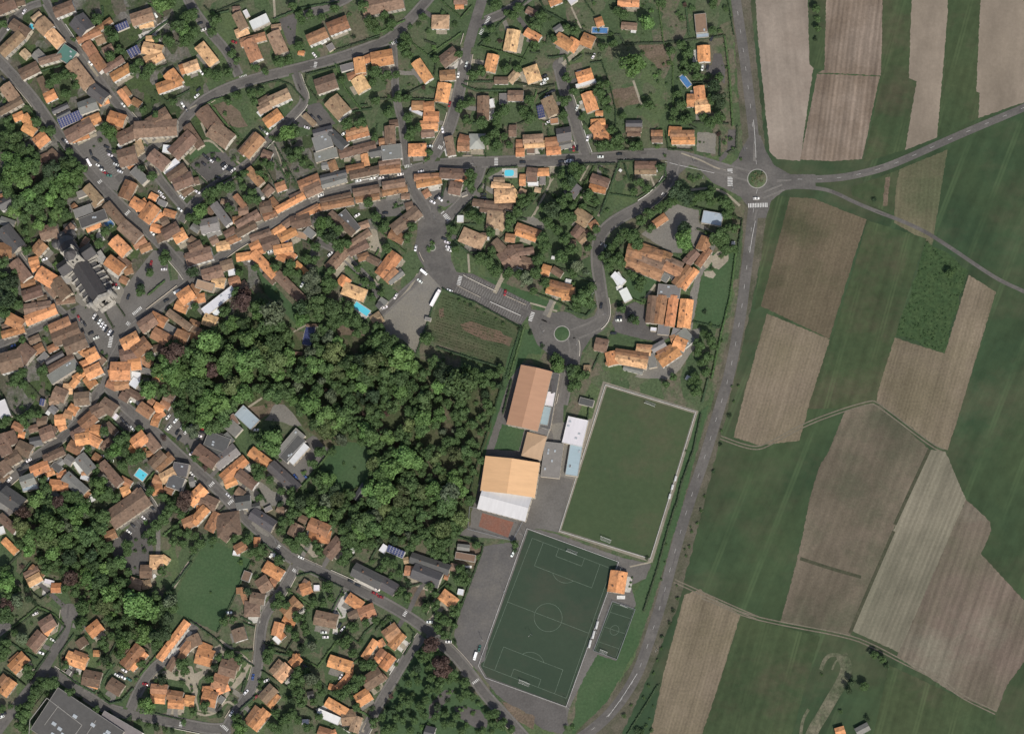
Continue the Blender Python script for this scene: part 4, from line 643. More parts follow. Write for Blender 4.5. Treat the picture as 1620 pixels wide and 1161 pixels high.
T[1,2]="""-20 60 180 0 110 b;110 200 280 150 110 b;270 120 370 90 90 b;190 240 300 260 90 O;60 260 200 300 70 tf;340 260 430 230 80 r;420 300 480 250 50 b;400 40 540 20 70 o;540 0 730 200 80 o;740 180 970 410 85 b;900 350 960 410 60 g;0 300 80 340 90 r;20 400 130 380 80 o;0 420 30 440 80 g;120 510 380 310 80 wf;200 520 250 490 60 wf;120 560 230 600 100 O;0 590 80 620 60 r;0 640 60 680 90 b;10 720 110 690 90 r;750 20 820 50 70 o;820 0 900 50 70 o;900 90 1010 190 60 o;1190 140 1330 -20 100 b;1290 280 1340 210 100 o;1310 300 1500 370 110 Oh;1560 590 1640 540 100 t;1440 50 1530 20 60 r;1520 40 1620 90 60 b;640 180 720 260 40 b;330 170 390 160 60 wf;500 60 520 65 40 wf;1000 620 1100 620 20 b;960 860 800 850 20 b;1610 430 1640 460 60 k;
P 1410 440 1530 520 70;P 1040 620 1000 790 100 D;
c 960 270 60 w;c 1200 10 40 w;
T 300 500 60 l;T 440 430 90 m;T 400 350 60 m;T 460 350 70 m;T 370 600 70 l;T 300 640 60;T 470 620 70;T 600 520 70 l;T 560 460 60;T 680 520 120 v;T 750 480 80 v;T 620 430 60 v;T 650 640 90;T 760 620 80;T 440 700 80;T 510 720 90 l;T 370 740 60;T 260 770 60;T 160 760 100 l;T 210 680 60;T 480 810 100 l;T 600 760 80 v;T 720 780 80 l;T 620 840 80;T 820 700 70;T 860 780 70;T 940 470 80 d;T 960 570 70 l;T 1050 210 80 v;T 1040 320 80 v;T 1080 440 90;T 1130 400 60;T 1170 320 50;T 1220 470 90;T 1270 540 70;T 1340 580 60;T 1420 580 70;T 1230 610 70;T 1100 540 60;T 1190 720 70 v;T 1250 760 60 v;T 1230 850 90 l;T 1300 800 60;T 1150 660 60;T 1080 720 60 d;T 1120 830 70;T 1040 870 60 v;T 830 900 80 ;T 730 920 90 l;T 640 980 90 l;T 560 900 90;T 460 920 90;T 360 880 80 v;T 280 960 90;T 180 920 80;T 80 900 90;T 60 1020 90;T 340 1050 90 l;T 480 1040 90;T 180 1000 60 m;T 760 1040 80;T 860 1010 80 d;T 960 1040 90 l;T 1060 960 80;T 1160 1000 90 l;T 1260 1020 80;T 1340 940 90 l;T 1420 1010 80;T 1470 910 70 d;T 1500 1040 80;T 1560 940 90 l;T 1590 1040 70;T 1560 720 60 v;T 1600 640 60;T 1590 820 80 d;T 1540 860 60;T 60 800 60 d;T 1200 160 50;T 1180 240 60;T 1230 270 50;T 860 100 50;T 930 180 40;T 820 160 40;T 730 120 50;T 870 170 40;T 560 130 40;T 20 160 60 d;T 50 460 40;T 1380 420 35;T 1560 380 40;T 1500 250 45;T 1560 280 40;T 1440 130 40;T 420 170 40;T 1430 680 50;T 1500 640 50;T 1360 470 60;T 1300 390 35;T 1070 60 45;T 1000 60 50;
H 590 200 640 340;H 1120 280 1200 340;H 1330 120 1620 320;H 1390 100 1540 250 1560 400"""
T[2,2]="""10 200 150 10 120 o;40 230 130 130 100 r;80 250 200 160 60 g;1050 90 1180 10 180 b;1200 70 1320 100 100 b;1080 40 1170 30 60 b;1160 100 1230 130 30 wf;1390 140 1460 160 90 o;1480 140 1560 190 60 b;1440 260 1640 310 70 r;1430 310 1640 370 70 o;1180 1060 1640 1100 10 b;0 400 60 440 60 gf;390 560 440 570 30 gf;1470 40 1500 45 30 wf;0 90 20 110 60 wf;
c 380 165 -40 W;c 345 240 -40 w;c 140 370 60 w;c 600 320 -25 w;c 1075 340 80 r;c 45 465 20 w;c 480 390 62 L;c 1610 240 20 w;
T 20 740 70;T 90 800 90;T 180 880 100 l;T 120 960 100;T 240 960 90 l;T 20 900 70 d;T 60 1040 80;T 180 1050 80;T 300 1040 60;T 20 340 40;T 10 650 50 d;T 470 940 70;T 560 1030 100 d;T 650 1050 80 d;T 380 1040 50;T 820 1050 70;T 420 740 50;T 380 720 40 d;T 870 50 60 l;T 920 80 60 m;T 990 150 60;T 1100 170 60;T 1200 190 60;T 1250 230 70 v;T 1330 170 60;T 1420 250 50;T 1350 60 50;T 1380 30 50;T 1560 40 70;T 1040 990 45 d;T 1200 640 30 d;T 1290 680 25 d;T 1390 790 25 d;T 1500 900 60 d;T 1530 960 80 l;T 1620 1000 60 d;T 780 450 22 d;T 730 430 18;T 680 405 22;T 900 520 16 d;T 1000 570 16;T 1060 600 20;T 840 490 16;T 550 910 20 d;T 610 870 14 d;T 470 870 14 d;T 860 950 20;T 940 1040 50;T 1320 330 40 l;T 1380 250 30;T 950 110 45;T 740 1000 60;T 960 20 40;T 1560 10 50 d;T 400 730 60;T 1000 1040 40;
H 540 310 830 430 1190 630;H 1210 630 1100 1000 1080 1080;H 1240 640 1140 980 1110 1080;H 510 320 320 860;H 500 810 760 900 1060 990;H 1330 340 1550 430 1620 470;H 1320 60 1400 90 1620 160;H 870 0 780 0;H 760 0 870 60 930 0"""
T[3,2]="""480 60 800 190 120 r;560 0 830 120 120 b;820 110 960 180 90 r;830 60 970 120 70 b;1100 110 1200 -30 60 r;1000 90 1090 -10 80 b;910 280 1040 130 80 r;970 310 1090 150 60 o;860 150 930 260 60 kf;800 200 850 230 70 gf;760 320 950 340 110 gf;715 370 690 600 70 b;800 370 760 610 90 r;900 370 860 630 80 o;1010 400 980 640 110 o;760 650 860 660 90 gf;880 680 950 700 90 gf;950 670 1040 780 110 gf;900 760 1000 800 100 o;870 740 940 720 60 r;770 930 930 820 120 o;760 870 880 810 60 r;710 830 820 770 60 g;700 860 720 980 70 gf;580 800 710 810 40 r;575 835 700 855 50 O;400 850 680 890 60 r;400 900 670 950 90 O;225 780 330 800 110 b;355 850 380 960 90 o;330 940 330 960 30 r;470 980 630 1020 40 g;375 180 470 260 60 wf;395 180 450 270 75 wf;460 310 510 410 75 wf;405 305 460 290 35 wf;-60 350 50 350 110 o;-30 240 20 250 40 wf;700 655 750 660 30 wf;1000 1060 1040 1080 40 wf;0 1050 40 1060 40 k;130 990 180 990 60 t;
c 425 575 0 w;c 430 550 0 d;c 380 685 0 d;c 275 450 80 d;
T 370 70 50 l;T 420 50 60 l;T 440 90 50;T 340 120 50;T 330 20 50 d;T 420 20 30 d;T 370 180 30 d;T 540 190 50 d;T 620 240 50;T 600 300 45;T 430 440 35 d;T 450 480 45 l;T 540 560 45 d;T 575 580 40;T 130 380 80;T 180 430 60;T 60 400 60;T 150 320 50;T 70 470 50;T 30 170 50;T 60 110 60 v;T 140 160 35 v;T 190 290 50;T 1160 500 25 d;T 1110 790 60 m;T 1210 740 55 m;T 1180 900 60 m;T 1100 860 40;T 1240 800 45;T 1130 940 40;T 1080 1060 45 d;T 1300 750 25;T 40 1050 50 d;T 100 1050 50;T 70 990 40;T 30 1000 50;T 290 40 50;T 1210 610 20;T 1220 130 25;T 1300 20 30;T 890 1060 40;T 1170 1020 50;T 640 400 30;T 150 1040 40 d;T 1160 690 40;T 40 250 30;
H 1430 0 1380 380 1310 660 1220 1080;H 1060 590 1290 640;H 0 170 220 260;H 0 490 150 540 230 440;H 270 850 200 1000;H 480 130 470 70;H 540 400 640 440"""
T[0,3]="""610 60 660 0 60 o;740 -20 800 60 90 o;540 80 620 80 90 O;460 110 560 150 110 b;640 170 760 160 110 b;420 190 500 180 60 t;590 240 660 280 80 o;550 290 620 310 70 r;470 350 560 340 90 o;500 420 560 390 60 o;440 420 480 450 60 b;350 480 450 440 110 b;260 540 360 520 80 k;150 570 260 620 110 b;210 600 260 640 60 O;60 460 100 560 120 b;0 480 60 640 100 b;110 390 200 430 70 r;160 470 210 480 55 o;60 700 160 640 110 b;0 720 60 800 100 b;0 860 60 800 60 b;320 360 400 360 90 b;250 430 320 410 60 b;400 270 430 290 50 wf;430 240 480 280 60 g;340 190 380 200 60 Sf;870 200 980 270 110 b;790 290 900 230 110 b;700 400 800 310 110 r;730 440 850 440 110 o;620 490 720 430 90 b;650 520 760 500 100 o;740 490 850 550 80 o;590 560 690 610 90 r;910 380 990 460 60 b;860 580 950 520 60 b;800 650 860 690 60 r;870 720 1020 890 80 b;1030 850 1120 900 60 r;1040 970 1110 940 90 o;1140 960 1240 1050 90 b;1060 1060 1160 1040 80 r;1140 560 1240 480 110 o;1250 490 1340 600 90 b;1120 510 1200 480 60 b;1100 590 1240 620 60 o;1250 640 1320 630 50 r;1300 740 1400 640 100 b;1340 760 1460 650 80 r;1380 850 1490 790 90 O;1310 850 1390 880 80 r;1300 950 1390 930 90 o;1410 920 1480 960 70 r;1480 760 1600 780 110 kf;1440 860 1560 900 110 kf;1300 0 1400 20 60 t;1080 90 1220 170 60 b;1030 130 1100 170 70 b;1190 230 1290 300 90 r;1320 230 1400 260 80 o;1300 350 1360 370 80 o;1330 330 1400 280 60 o;1400 150 1480 180 90 b;1380 190 1450 240 60 r;1270 180 1310 210 60 r;980 60 1100 40 80 r;920 20 1000 60 90 r;1120 10 1180 50 80 wf;950 290 1000 330 50 wf;1000 620 1000 620 10 b;560 670 620 710 80 g;640 700 700 790 50 wf;680 660 780 780 100 g;500 720 540 690 60 g;380 680 540 610 70 b;450 720 520 780 60 kf;270 790 410 730 90 o;390 810 460 780 60 o;490 830 570 800 60 o;430 900 580 910 90 o;330 860 420 850 30 wf;180 880 290 840 90 g;190 930 320 900 60 mf;560 830 720 970 100 g;700 960 760 1000 60 r;690 830 760 850 40 wf;700 800 740 800 50 r;410 910 480 1010 70 g;20 970 180 1080 140 k;0 1050 80 1080 100 g;780 1000 800 1040 40 wf;920 880 940 900 40 g;0 190 50 320 90 wf;
P 1170 790 1240 840 90;
c 1045 345 -50 d;c 1085 385 -50 d;c 1130 420 -50 w;c 1105 175 -50 w;c 1435 320 50 w;c 1500 350 50 w;c 1445 410 50 w;c 1545 295 50 w;c 1560 400 50 w;c 1590 445 50 w;c 1530 500 50 d;c 1585 365 50 r;c 1515 450 60 d;c 1600 400 50 d;c 205 725 30 d;c 165 765 30 d;c 245 690 30 w;c 80 855 50 w;c 945 695 0 w;c 885 655 0 w;c 780 1020 40 w;
T 1270 100 80 l;T 1310 60 60;T 1230 50 50;T 1480 60 60;T 1560 140 60;T 1580 60 70;T 1560 20 60 l;T 1040 520 80;T 1000 600 80 l;T 950 640 60 l;T 1060 600 70;T 1130 690 60;T 1190 650 60 l;T 1040 740 50 d;T 890 450 50;T 750 590 40;T 850 900 80 l;T 800 880 50 d;T 920 960 60 l;T 990 1010 50;T 880 1010 50;T 820 790 40;T 820 980 40;T 310 1030 80 l;T 400 1040 70;T 370 870 50;T 390 930 60;T 570 1000 60;T 640 1010 60;T 680 1040 60;T 740 1060 50;T 500 1050 70 m;T 1390 1000 50 l;T 1580 1000 70 m;T 1560 1060 70 m;T 1280 950 50;T 200 330 60;T 260 290 50;T 330 300 40;T 180 240 35;T 220 390 40;T 60 350 50;T 120 20 50;T 200 40 50 l;T 140 180 20;T 40 240 40;T 1390 490 30 m;T 1600 570 20;T 1190 420 40 m;T 20 390 40;T 500 180 50 m;T 1460 1050 45;T 840 740 40;T 930 700 30;T 1400 100 60;
H 10 110 60 230 150 340;H 230 20 350 150;H 710 600 860 720;H 850 740 1010 920;H 1240 890 1320 790;H 780 970 880 1060;H 0 350 90 330;H 980 370 1100 480"""
T[1,3]="""420 260 560 390 115 mf;60 600 220 720 110 b;140 500 330 570 130 kf;170 550 290 660 100 kf;300 470 360 540 60 g;220 480 290 500 60 g;220 730 400 590 110 g;280 850 480 680 90 o;300 900 400 860 70 o;520 610 690 740 90 o;690 730 920 940 100 k;410 800 560 910 90 b;400 950 460 990 70 b;0 1050 120 930 100 o;100 1020 230 1080 110 b;770 660 950 450 110 gf;800 690 960 500 90 kf;860 710 1000 560 70 wf;400 1060 520 1040 110 k;500 1100 600 1080 60 k;340 370 400 330 100 bf;0 880 40 870 90 g;1420 1030 1500 900 60 k;1000 950 1200 620 15 b;330 380 420 460 100 gf;
c 25 390 20 w;c 120 425 -20 r;c 80 480 -20 w;c 60 500 -20 d;c 110 450 -20 d;c 20 630 30 w;c 20 640 30 w;c 905 830 -50 b;c 990 830 -50 b;c 20 810 -50 w;c 215 1060 30 w;c 565 430 0 w;c 330 990 -40 w;
T 690 540 120 l;T 610 480 60;T 730 440 70 d;T 560 490 50 d;T 1110 620 60;T 1050 720 50;T 1040 410 30 d;T 1220 620 40 d;T 590 810 60 l;T 560 750 50;T 620 770 40 d;T 690 860 40 d;T 780 950 40 d;T 870 960 50 m;T 50 670 40;T 120 750 35 m;T 120 290 80 v;T 50 250 70;T 200 400 80;T 150 380 70 l;T 290 340 80;T 300 260 80;T 360 220 70;T 250 210 80 l;T 450 110 90 l;T 560 90 90;T 520 140 60;T 650 60 80;T 360 60 80 m;T 250 100 90 v;T 150 180 80;T 60 80 90 l;T 40 150 60;T 730 130 70;T 820 100 80;T 1150 300 110 l;T 1250 350 100 l;T 1180 420 80 l;T 1100 370 70 l;T 1320 310 80 l;T 1230 460 60 v;T 1280 420 60;T 960 250 80;T 1040 200 90;T 900 180 80;T 1400 470 70 d;T 1500 440 70 d;T 1540 480 80 d;T 1560 620 60 d;T 1580 720 60 l;T 1560 780 60;T 1190 860 70 l;T 1100 870 60;T 1140 930 60 d;T 1240 960 70 d;T 1300 990 60;T 1260 1030 70 v;T 1160 1050 70 v;T 1050 1040 60;T 950 1040 70 d;T 1560 950 80 l;T 1600 1040 70;T 1320 720 20 d;T 1410 760 25 d;T 1530 890 50;T 1470 1060 45;T 870 1040 60;T 590 1010 40 d;T 780 1070 40 d;T 200 300 60 m;T 440 430 30 d;T 1060 1000 50 d;T 1120 800 40;
H 930 950 1050 820 1200 620;H 1110 420 1240 520"""
T[2,3]="""1250 0 1120 360 280 X;1380 0 1290 400 150 X;1390 230 1350 370 90 k;1470 10 1480 120 60 k;1440 180 1480 160 70 wf;1290 430 1440 470 90 gf;1240 560 1400 600 230 X;1520 590 1600 700 100 X;
T 1030 60 40 d;T 970 50 40 l;T 900 120 50 d;T 700 60 120 d;T 600 80 70;T 500 60 80;T 800 30 60;T 890 30 60 l;T 520 30 60 d;T 650 300 60 l;T 720 290 50 l;T 580 210 40 d;T 690 200 50 d;T 750 270 40 d;T 830 330 35 d;T 820 200 25 d;T 510 310 70 d;T 920 210 60 l;T 880 320 40 l;T 950 270 50 l;T 800 380 45 d;T 740 400 50;T 700 460 60;T 640 430 50 v;T 650 530 70 d;T 590 540 50;T 480 380 60 l;T 370 430 80 l;T 380 330 70;T 250 480 60 m;T 160 490 60 d;T 80 500 60 l;T 60 470 50 d;T 100 650 80;T 200 640 80 l;T 340 570 60 d;T 420 620 70;T 300 700 70;T 480 690 60 d;T 510 770 60 d;T 380 730 50 d;T 370 800 60;T 640 640 70 l;T 730 620 60;T 780 540 50;T 760 700 60 l;T 700 780 70;T 760 860 60 l;T 640 860 70;T 560 850 70;T 440 860 80;T 480 960 80 l;T 600 980 80 v;T 570 1050 80 v;T 700 960 60;T 370 960 60 d;T 420 1040 70 l;T 280 900 60;T 190 870 90 l;T 100 770 80 l;T 60 960 90;T 40 850 80 l;T 180 1000 80;T 40 720 70 d;T 200 780 60 ;T 30 80 90 l;T 60 160 50 l;T 280 70 60 d;T 180 90 70;T 120 230 60;T 300 190 60 l;T 390 180 70;T 400 90 60;T 30 230 50;T 260 380 60;T 320 490 50 d;T 800 780 40;T 830 560 40;T 260 1050 50 ;T 870 450 40;T 700 1050 50;
H 1060 0 960 340 890 560 820 780 750 1080;H 1130 10 1060 290"""
T[3,3]="""90 180 210 210 60 kf;30 420 130 330 10 X;0 310 90 330 10 X;
c 912 848 75 w;c 885 922 75 w;c 862 1000 75 w;
T 1090 90 60 d;T 1100 30 45 d;T 1370 310 25 d;T 1300 440 18 d;T 1295 555 22 d;T 1235 785 22 d;T 1160 1000 18 d;T 1410 190 15 d;T 1450 60 18;T 20 60 50 m;T 70 40 50 m;T 1040 20 40 m;T 1000 610 12 d;T 830 40 40;T 1390 60 14;
H 1190 0 1140 200;H 1130 300 1060 620 960 900 920 1080;H 180 150 160 340"""
T[0,4]="""0 90 130 210 70 b;30 290 140 400 60 o;260 520 360 610 60 r;210 600 330 540 60 b;240 660 350 600 80 O;380 640 460 660 40 wf;440 700 520 700 80 o;950 120 1240 -80 170 b;900 270 990 230 80 r;1280 480 1390 480 120 Oh;1380 440 1440 480 60 O;1200 560 1300 560 110 b;1110 650 1210 680 90 t;1210 680 1290 660 70 t;350 1060 450 970 110 o;760 1080 850 1000 90 o;1480 1080 1600 980 60 r;1590 150 1640 170 90 o;1480 450 1560 500 110 n X;0 180 20 240 60 wf;40 60 110 10 80 gf;1300 610 1330 590 30 wf;
c 1300 15 -40 d;c 1230 105 -40 w;c 1135 165 -40 d;c 1100 220 -40 w;c 1360 890 0 w;c 300 920 20 w;
T 200 60 70 m;T 330 80 60 l;T 420 40 80;T 540 60 80;T 690 20 70 l;T 640 80 70;T 800 120 60 l;T 880 100 70;T 780 60 50 l;T 180 180 100 v;T 270 270 80 v;T 420 190 100 d;T 560 170 80 v;T 650 220 100 l;T 760 260 80 l;T 850 180 70;T 400 310 80 l;T 450 400 90 l;T 490 490 70 l;T 560 300 60;T 680 370 80;T 600 440 90 d;T 250 380 70 l;T 850 310 50 m;T 880 390 80 l;T 930 350 60;T 780 420 60 d;T 960 500 70;T 1020 490 60;T 880 540 70 d;T 740 580 70 d;T 400 540 60;T 160 330 50;T 600 620 70 m;T 560 560 60;T 640 740 60 m;T 760 640 90;T 860 640 80;T 1020 660 90 l;T 940 740 90 d;T 800 750 70;T 880 850 90 m;T 700 870 70;T 1000 860 80;T 1150 850 100 l;T 1260 880 100 l;T 1100 970 90 l;T 1220 1000 100 l;T 1310 950 70 l;T 1060 1050 70;T 920 960 60 v;T 1430 960 80 d;T 1440 820 70 v;T 1480 870 60;T 1440 750 50 d;T 1380 1050 60;T 1480 1000 50;T 560 700 50;T 60 640 90 l;T 40 560 70;T 60 760 60;T 160 800 80 v;T 60 850 70 m;T 50 930 80;T 130 720 50 d;T 20 680 60 ;T 230 700 40 d;T 1090 340 60 d;T 1090 400 45 m;T 1155 385 20 m;T 1280 230 55 v;T 1300 300 50 m;T 1340 170 60 v;T 1390 110 60 m;T 1430 50 60 m;T 1480 20 60 m;T 1240 250 40 d;T 1380 560 45 l;T 1330 780 60;T 1520 230 45 m;T 1480 300 50;T 1560 320 50;T 1600 240 50;T 960 40 50 m;T 1500 180 40;T 1550 80 40;T 680 1020 40 d;T 270 1050 60;T 200 1060 50;T 720 980 40;T 240 790 40 d;T 430 500 40;
H 280 740 350 800 440 740;H 110 1040 330 860 470 930 550 1010;H 1400 780 1560 590 1640 480;H 70 510 180 400;H 180 600 260 480;H 1400 260 1620 60;H 230 990 250 1010"""
T[1,4]="""30 140 140 20 80 o;-50 160 60 110 90 r;160 210 240 60 90 r;230 170 430 140 200 bh;280 250 330 290 60 b;530 60 720 180 110 k;750 20 810 50 60 b;390 380 480 330 80 r;550 310 600 310 80 oh;640 510 790 600 100 oh;590 700 680 640 130 b;680 640 740 670 60 r;450 740 480 830 40 r;520 780 640 800 90 b;470 880 600 880 130 bh;440 750 440 700 80 r;350 1060 460 1050 110 b;880 260 930 160 110 b;940 100 1000 130 60 b;1020 150 1190 220 110 r;1020 240 1200 270 110 oh;1170 430 1290 290 110 b;950 720 1040 690 100 o;940 750 1010 640 70 b;1060 700 1110 700 50 wf;810 930 930 810 120 r;800 960 900 1010 60 o;720 1060 820 1010 90 o;1070 950 1260 990 120 bk;1400 540 1640 660 120 k;1350 780 1470 860 90 o;1450 930 1580 880 110 r;1360 950 1440 910 70 b;1380 400 1400 360 50 wf;690 420 730 420 30 wf;640 40 700 10 40 gf;370 400 430 410 40 wf;1130 1060 1180 1060 30 wf;470 640 500 560 70 bf;60 20 130 20 50 o;
c 950 440 -25 w;c 1375 640 -25 d;c 1435 675 -25 d;c 1580 745 -25 r;c 1600 710 -25 w;c 1290 1030 60 w;c 335 910 0 w;c 1305 1050 60 w;c 1090 690 20 d;c 700 420 45 w;
T 1040 40 70 l;T 1150 60 80 l;T 1280 60 70;T 1400 40 90 l;T 1320 200 80 l;T 1240 140 50 l;T 1480 130 80;T 1380 150 80 d;T 1450 200 70;T 1560 180 80;T 1580 90 80 v;T 1540 60 60;T 880 60 60;T 930 60 40;T 800 130 50 ;T 860 130 40 d;T 780 210 50 m;T 840 300 50;T 900 340 50;T 960 280 60;T 1000 310 45;T 1080 340 50 d;T 1110 400 50 m;T 890 370 40 m;T 1330 290 50;T 1390 330 60;T 1340 400 60 l;T 1320 470 50;T 1440 360 45;T 1480 330 50;T 1560 330 50;T 1400 260 60;T 1290 470 45;T 1560 470 30;T 1600 540 30;T 600 370 50;T 540 400 50 d;T 640 400 40;T 490 290 50;T 590 440 40;T 760 470 50;T 1180 690 60;T 1210 790 40;T 1060 820 45;T 1140 830 40;T 930 950 60 v;T 950 1020 60 m;T 1000 880 30;T 740 840 60;T 820 850 40;T 770 780 50 m;T 840 710 30;T 560 600 35;T 1420 1020 50 m;T 1500 1000 45 m;T 1340 1060 40;T 430 480 30 l;T 90 330 50 l;T 200 300 40 l;T 50 260 40;T 490 720 40 d;T 300 980 50 l;T 190 350 18 d;T 180 740 14 d;T 370 970 40;T 1590 980 40;T 600 1040 40;T 30 380 40;T 690 590 30;T 380 280 40;
H 0 960 140 1080;H 520 480 240 1080;H 630 320 810 460;H 0 460 140 300;H 920 600 1040 570 1310 700;H 860 740 1060 870;H 1030 730 1100 900;H 1620 330 1540 480;H 640 460 820 540;H 1310 720 1210 910;H 850 260 1000 400"""
T[2,4]="""70 360 210 420 60 Sf;15 350 60 380 70 wf;210 470 250 460 50 t;270 440 600 550 90 k;290 550 520 640 130 k;220 550 310 560 80 r;0 640 140 720 110 k;530 750 650 840 100 oh;610 520 660 530 60 b;670 730 720 740 50 wf;560 600 590 610 50 r;670 350 770 360 50 g;650 420 820 450 60 bf;720 520 790 520 20 wf;0 650 140 720 50 gf;60 1060 200 1060 80 r;70 1000 220 1040 40 wf;840 50 1240 60 10 X;
c 10 775 -20 r;c 430 990 0 w;c 1140 410 60 w;
T 50 30 60 l;T 130 60 70;T 220 50 80;T 300 30 70;T 380 80 80 l;T 340 170 70 d;T 260 180 60 l;T 180 180 70;T 90 150 80 l;T 60 240 60;T 380 240 70;T 460 200 60 v;T 620 70 90 v;T 690 110 80 v;T 620 170 90 v;T 540 200 80 v;T 540 80 60;T 480 40 60;T 640 230 60;T 440 310 70;T 560 300 70;T 470 400 60;T 560 440 50;T 520 370 50;T 330 280 70;T 270 340 50;T 200 290 60;T 130 280 50 d;T 60 480 50;T 120 500 50;T 30 540 40;T 170 580 40 d;T 100 590 35;T 240 660 35 d;T 160 760 40 l;T 190 720 40 l;T 240 780 50;T 430 690 45;T 390 810 35 d;T 400 870 45 l;T 480 850 50 d;T 500 940 50;T 560 980 60;T 640 900 60;T 600 1040 60;T 520 1050 60;T 480 1020 50 ;T 680 640 55 l;T 740 640 50;T 720 590 45;T 690 540 50;T 760 560 40 d;T 830 340 40;T 840 430 30;T 230 810 25 d;T 1160 330 40;T 1150 380 30 d;T 30 1000 45;T 80 960 30;T 250 1050 35;T 230 620 25;T 700 840 25;T 680 200 40;T 480 750 40;T 590 690 35;
H 670 260 890 340 880 390 620 1080;H 600 300 600 500;H 480 700 400 930;H 0 580 160 680;H 260 690 370 660;H 670 780 690 880"""
T[3,4]="""430 560 400 740 140 o;490 590 460 770 10 X;410 780 480 780 30 wf;
c 240 1015 75 W;
T 665 445 22 d;T 540 615 14;T 530 655 14 d;T 520 690 12;T 930 790 20 d;T 890 890 22 d;T 860 1000 22;T 920 680 12 l;T 1130 40 20;T 1100 150 18 d;T 1050 220 18;T 1030 350 18 d;T 1000 430 15;T 830 330 14;T 820 480 12;T 1040 180 12;T 790 630 14;T 990 370 12;
H 910 0 850 200 750 560 640 900"""
T[0,5]="""350 170 460 100 110 b;360 215 450 130 60 r;380 220 450 130 70 o;260 340 360 220 110 b;290 380 370 270 40 b;100 530 220 410 110 o;90 470 170 400 60 r;20 740 110 620 90 o;0 660 60 590 90 r;760 220 860 140 110 o;570 420 740 480 110 o;630 390 740 430 60 r;680 270 720 330 90 b;710 590 860 620 130 b;720 620 840 660 70 o;930 640 1040 710 110 b;1060 500 1200 330 100 r;1110 520 1240 380 70 o;1360 440 1600 120 70 o;1540 440 1620 300 60 r;1440 530 1500 430 60 b;1560 380 1640 280 80 r;1290 690 1430 700 80 r;1290 770 1410 780 80 o;1430 740 1560 760 80 r;1440 810 1570 820 90 o;1580 790 1660 800 90 o;800 390 850 390 50 o;1060 380 1110 350 40 b;570 540 600 560 40 gf;
c 350 385 -20 w;c 450 275 -30 w;c 1240 650 -10 r;c 1050 595 -30 w;c 1000 575 -30 w;c 1030 570 -30 d;c 1060 535 -30 w;c 10 930 20 w;c 300 50 0 w;c 30 905 20 d;c 1100 610 -30 g;
T 680 160 45 d;T 670 150 40 m;T 180 250 60 v;T 130 210 40;T 50 300 60;T 40 370 60 l;T 20 420 50;T 230 520 50 d;T 250 570 50;T 380 640 60 l;T 320 690 70;T 450 640 60;T 520 700 70 l;T 560 740 60;T 600 720 50;T 280 760 50;T 240 840 60;T 200 920 70;T 180 1000 60;T 220 1050 50 l;T 170 870 50 m;T 340 620 40 m;T 890 440 50 d;T 930 490 40;T 840 470 30;T 880 300 60 v;T 900 350 40 v;T 950 240 40;T 1020 250 50 l;T 1050 320 70 l;T 1030 400 50;T 970 380 30;T 1090 240 60 l;T 1220 230 90 l;T 1330 240 60 d;T 1340 310 60;T 1400 60 70 d;T 1300 120 80 l;T 1150 60 90 l;T 900 60 90 v;T 1010 130 60;T 1210 480 45;T 1240 430 30;T 1160 610 30;T 1250 840 80 l;T 1290 860 50 d;T 1200 800 40;T 670 780 35 d;T 820 870 40 d;T 850 910 35;T 930 900 35 d;T 980 940 35 d;T 1030 950 30;T 1100 940 30 d;T 1180 970 30;T 1250 1000 35;T 1340 1010 40 d;T 1400 1040 35;T 1470 1050 30 d;T 1560 980 30;T 1550 490 60;T 1580 540 50;T 1500 560 30;T 1380 610 50 d;T 1330 620 30;T 1550 640 35;T 560 490 40;T 540 430 25 m;T 640 560 30;T 90 40 60;T 60 100 50;T 380 20 30;T 850 750 30;T 20 860 40 m;T 80 840 30;T 1480 100 50;T 820 130 20;T 710 250 30;
H 0 310 110 190 320 20 440 60 550 160;H 560 170 460 300;H 420 380 240 640;H 80 290 200 370 330 440;H 40 530 220 660;H 630 230 510 400 520 540 650 640;H 650 640 810 730 900 590 980 480;H 940 410 1040 220;H 1040 200 1270 370;H 840 740 940 820 1040 800 1140 690;H 1330 420 1200 580;H 1320 900 1570 960"""
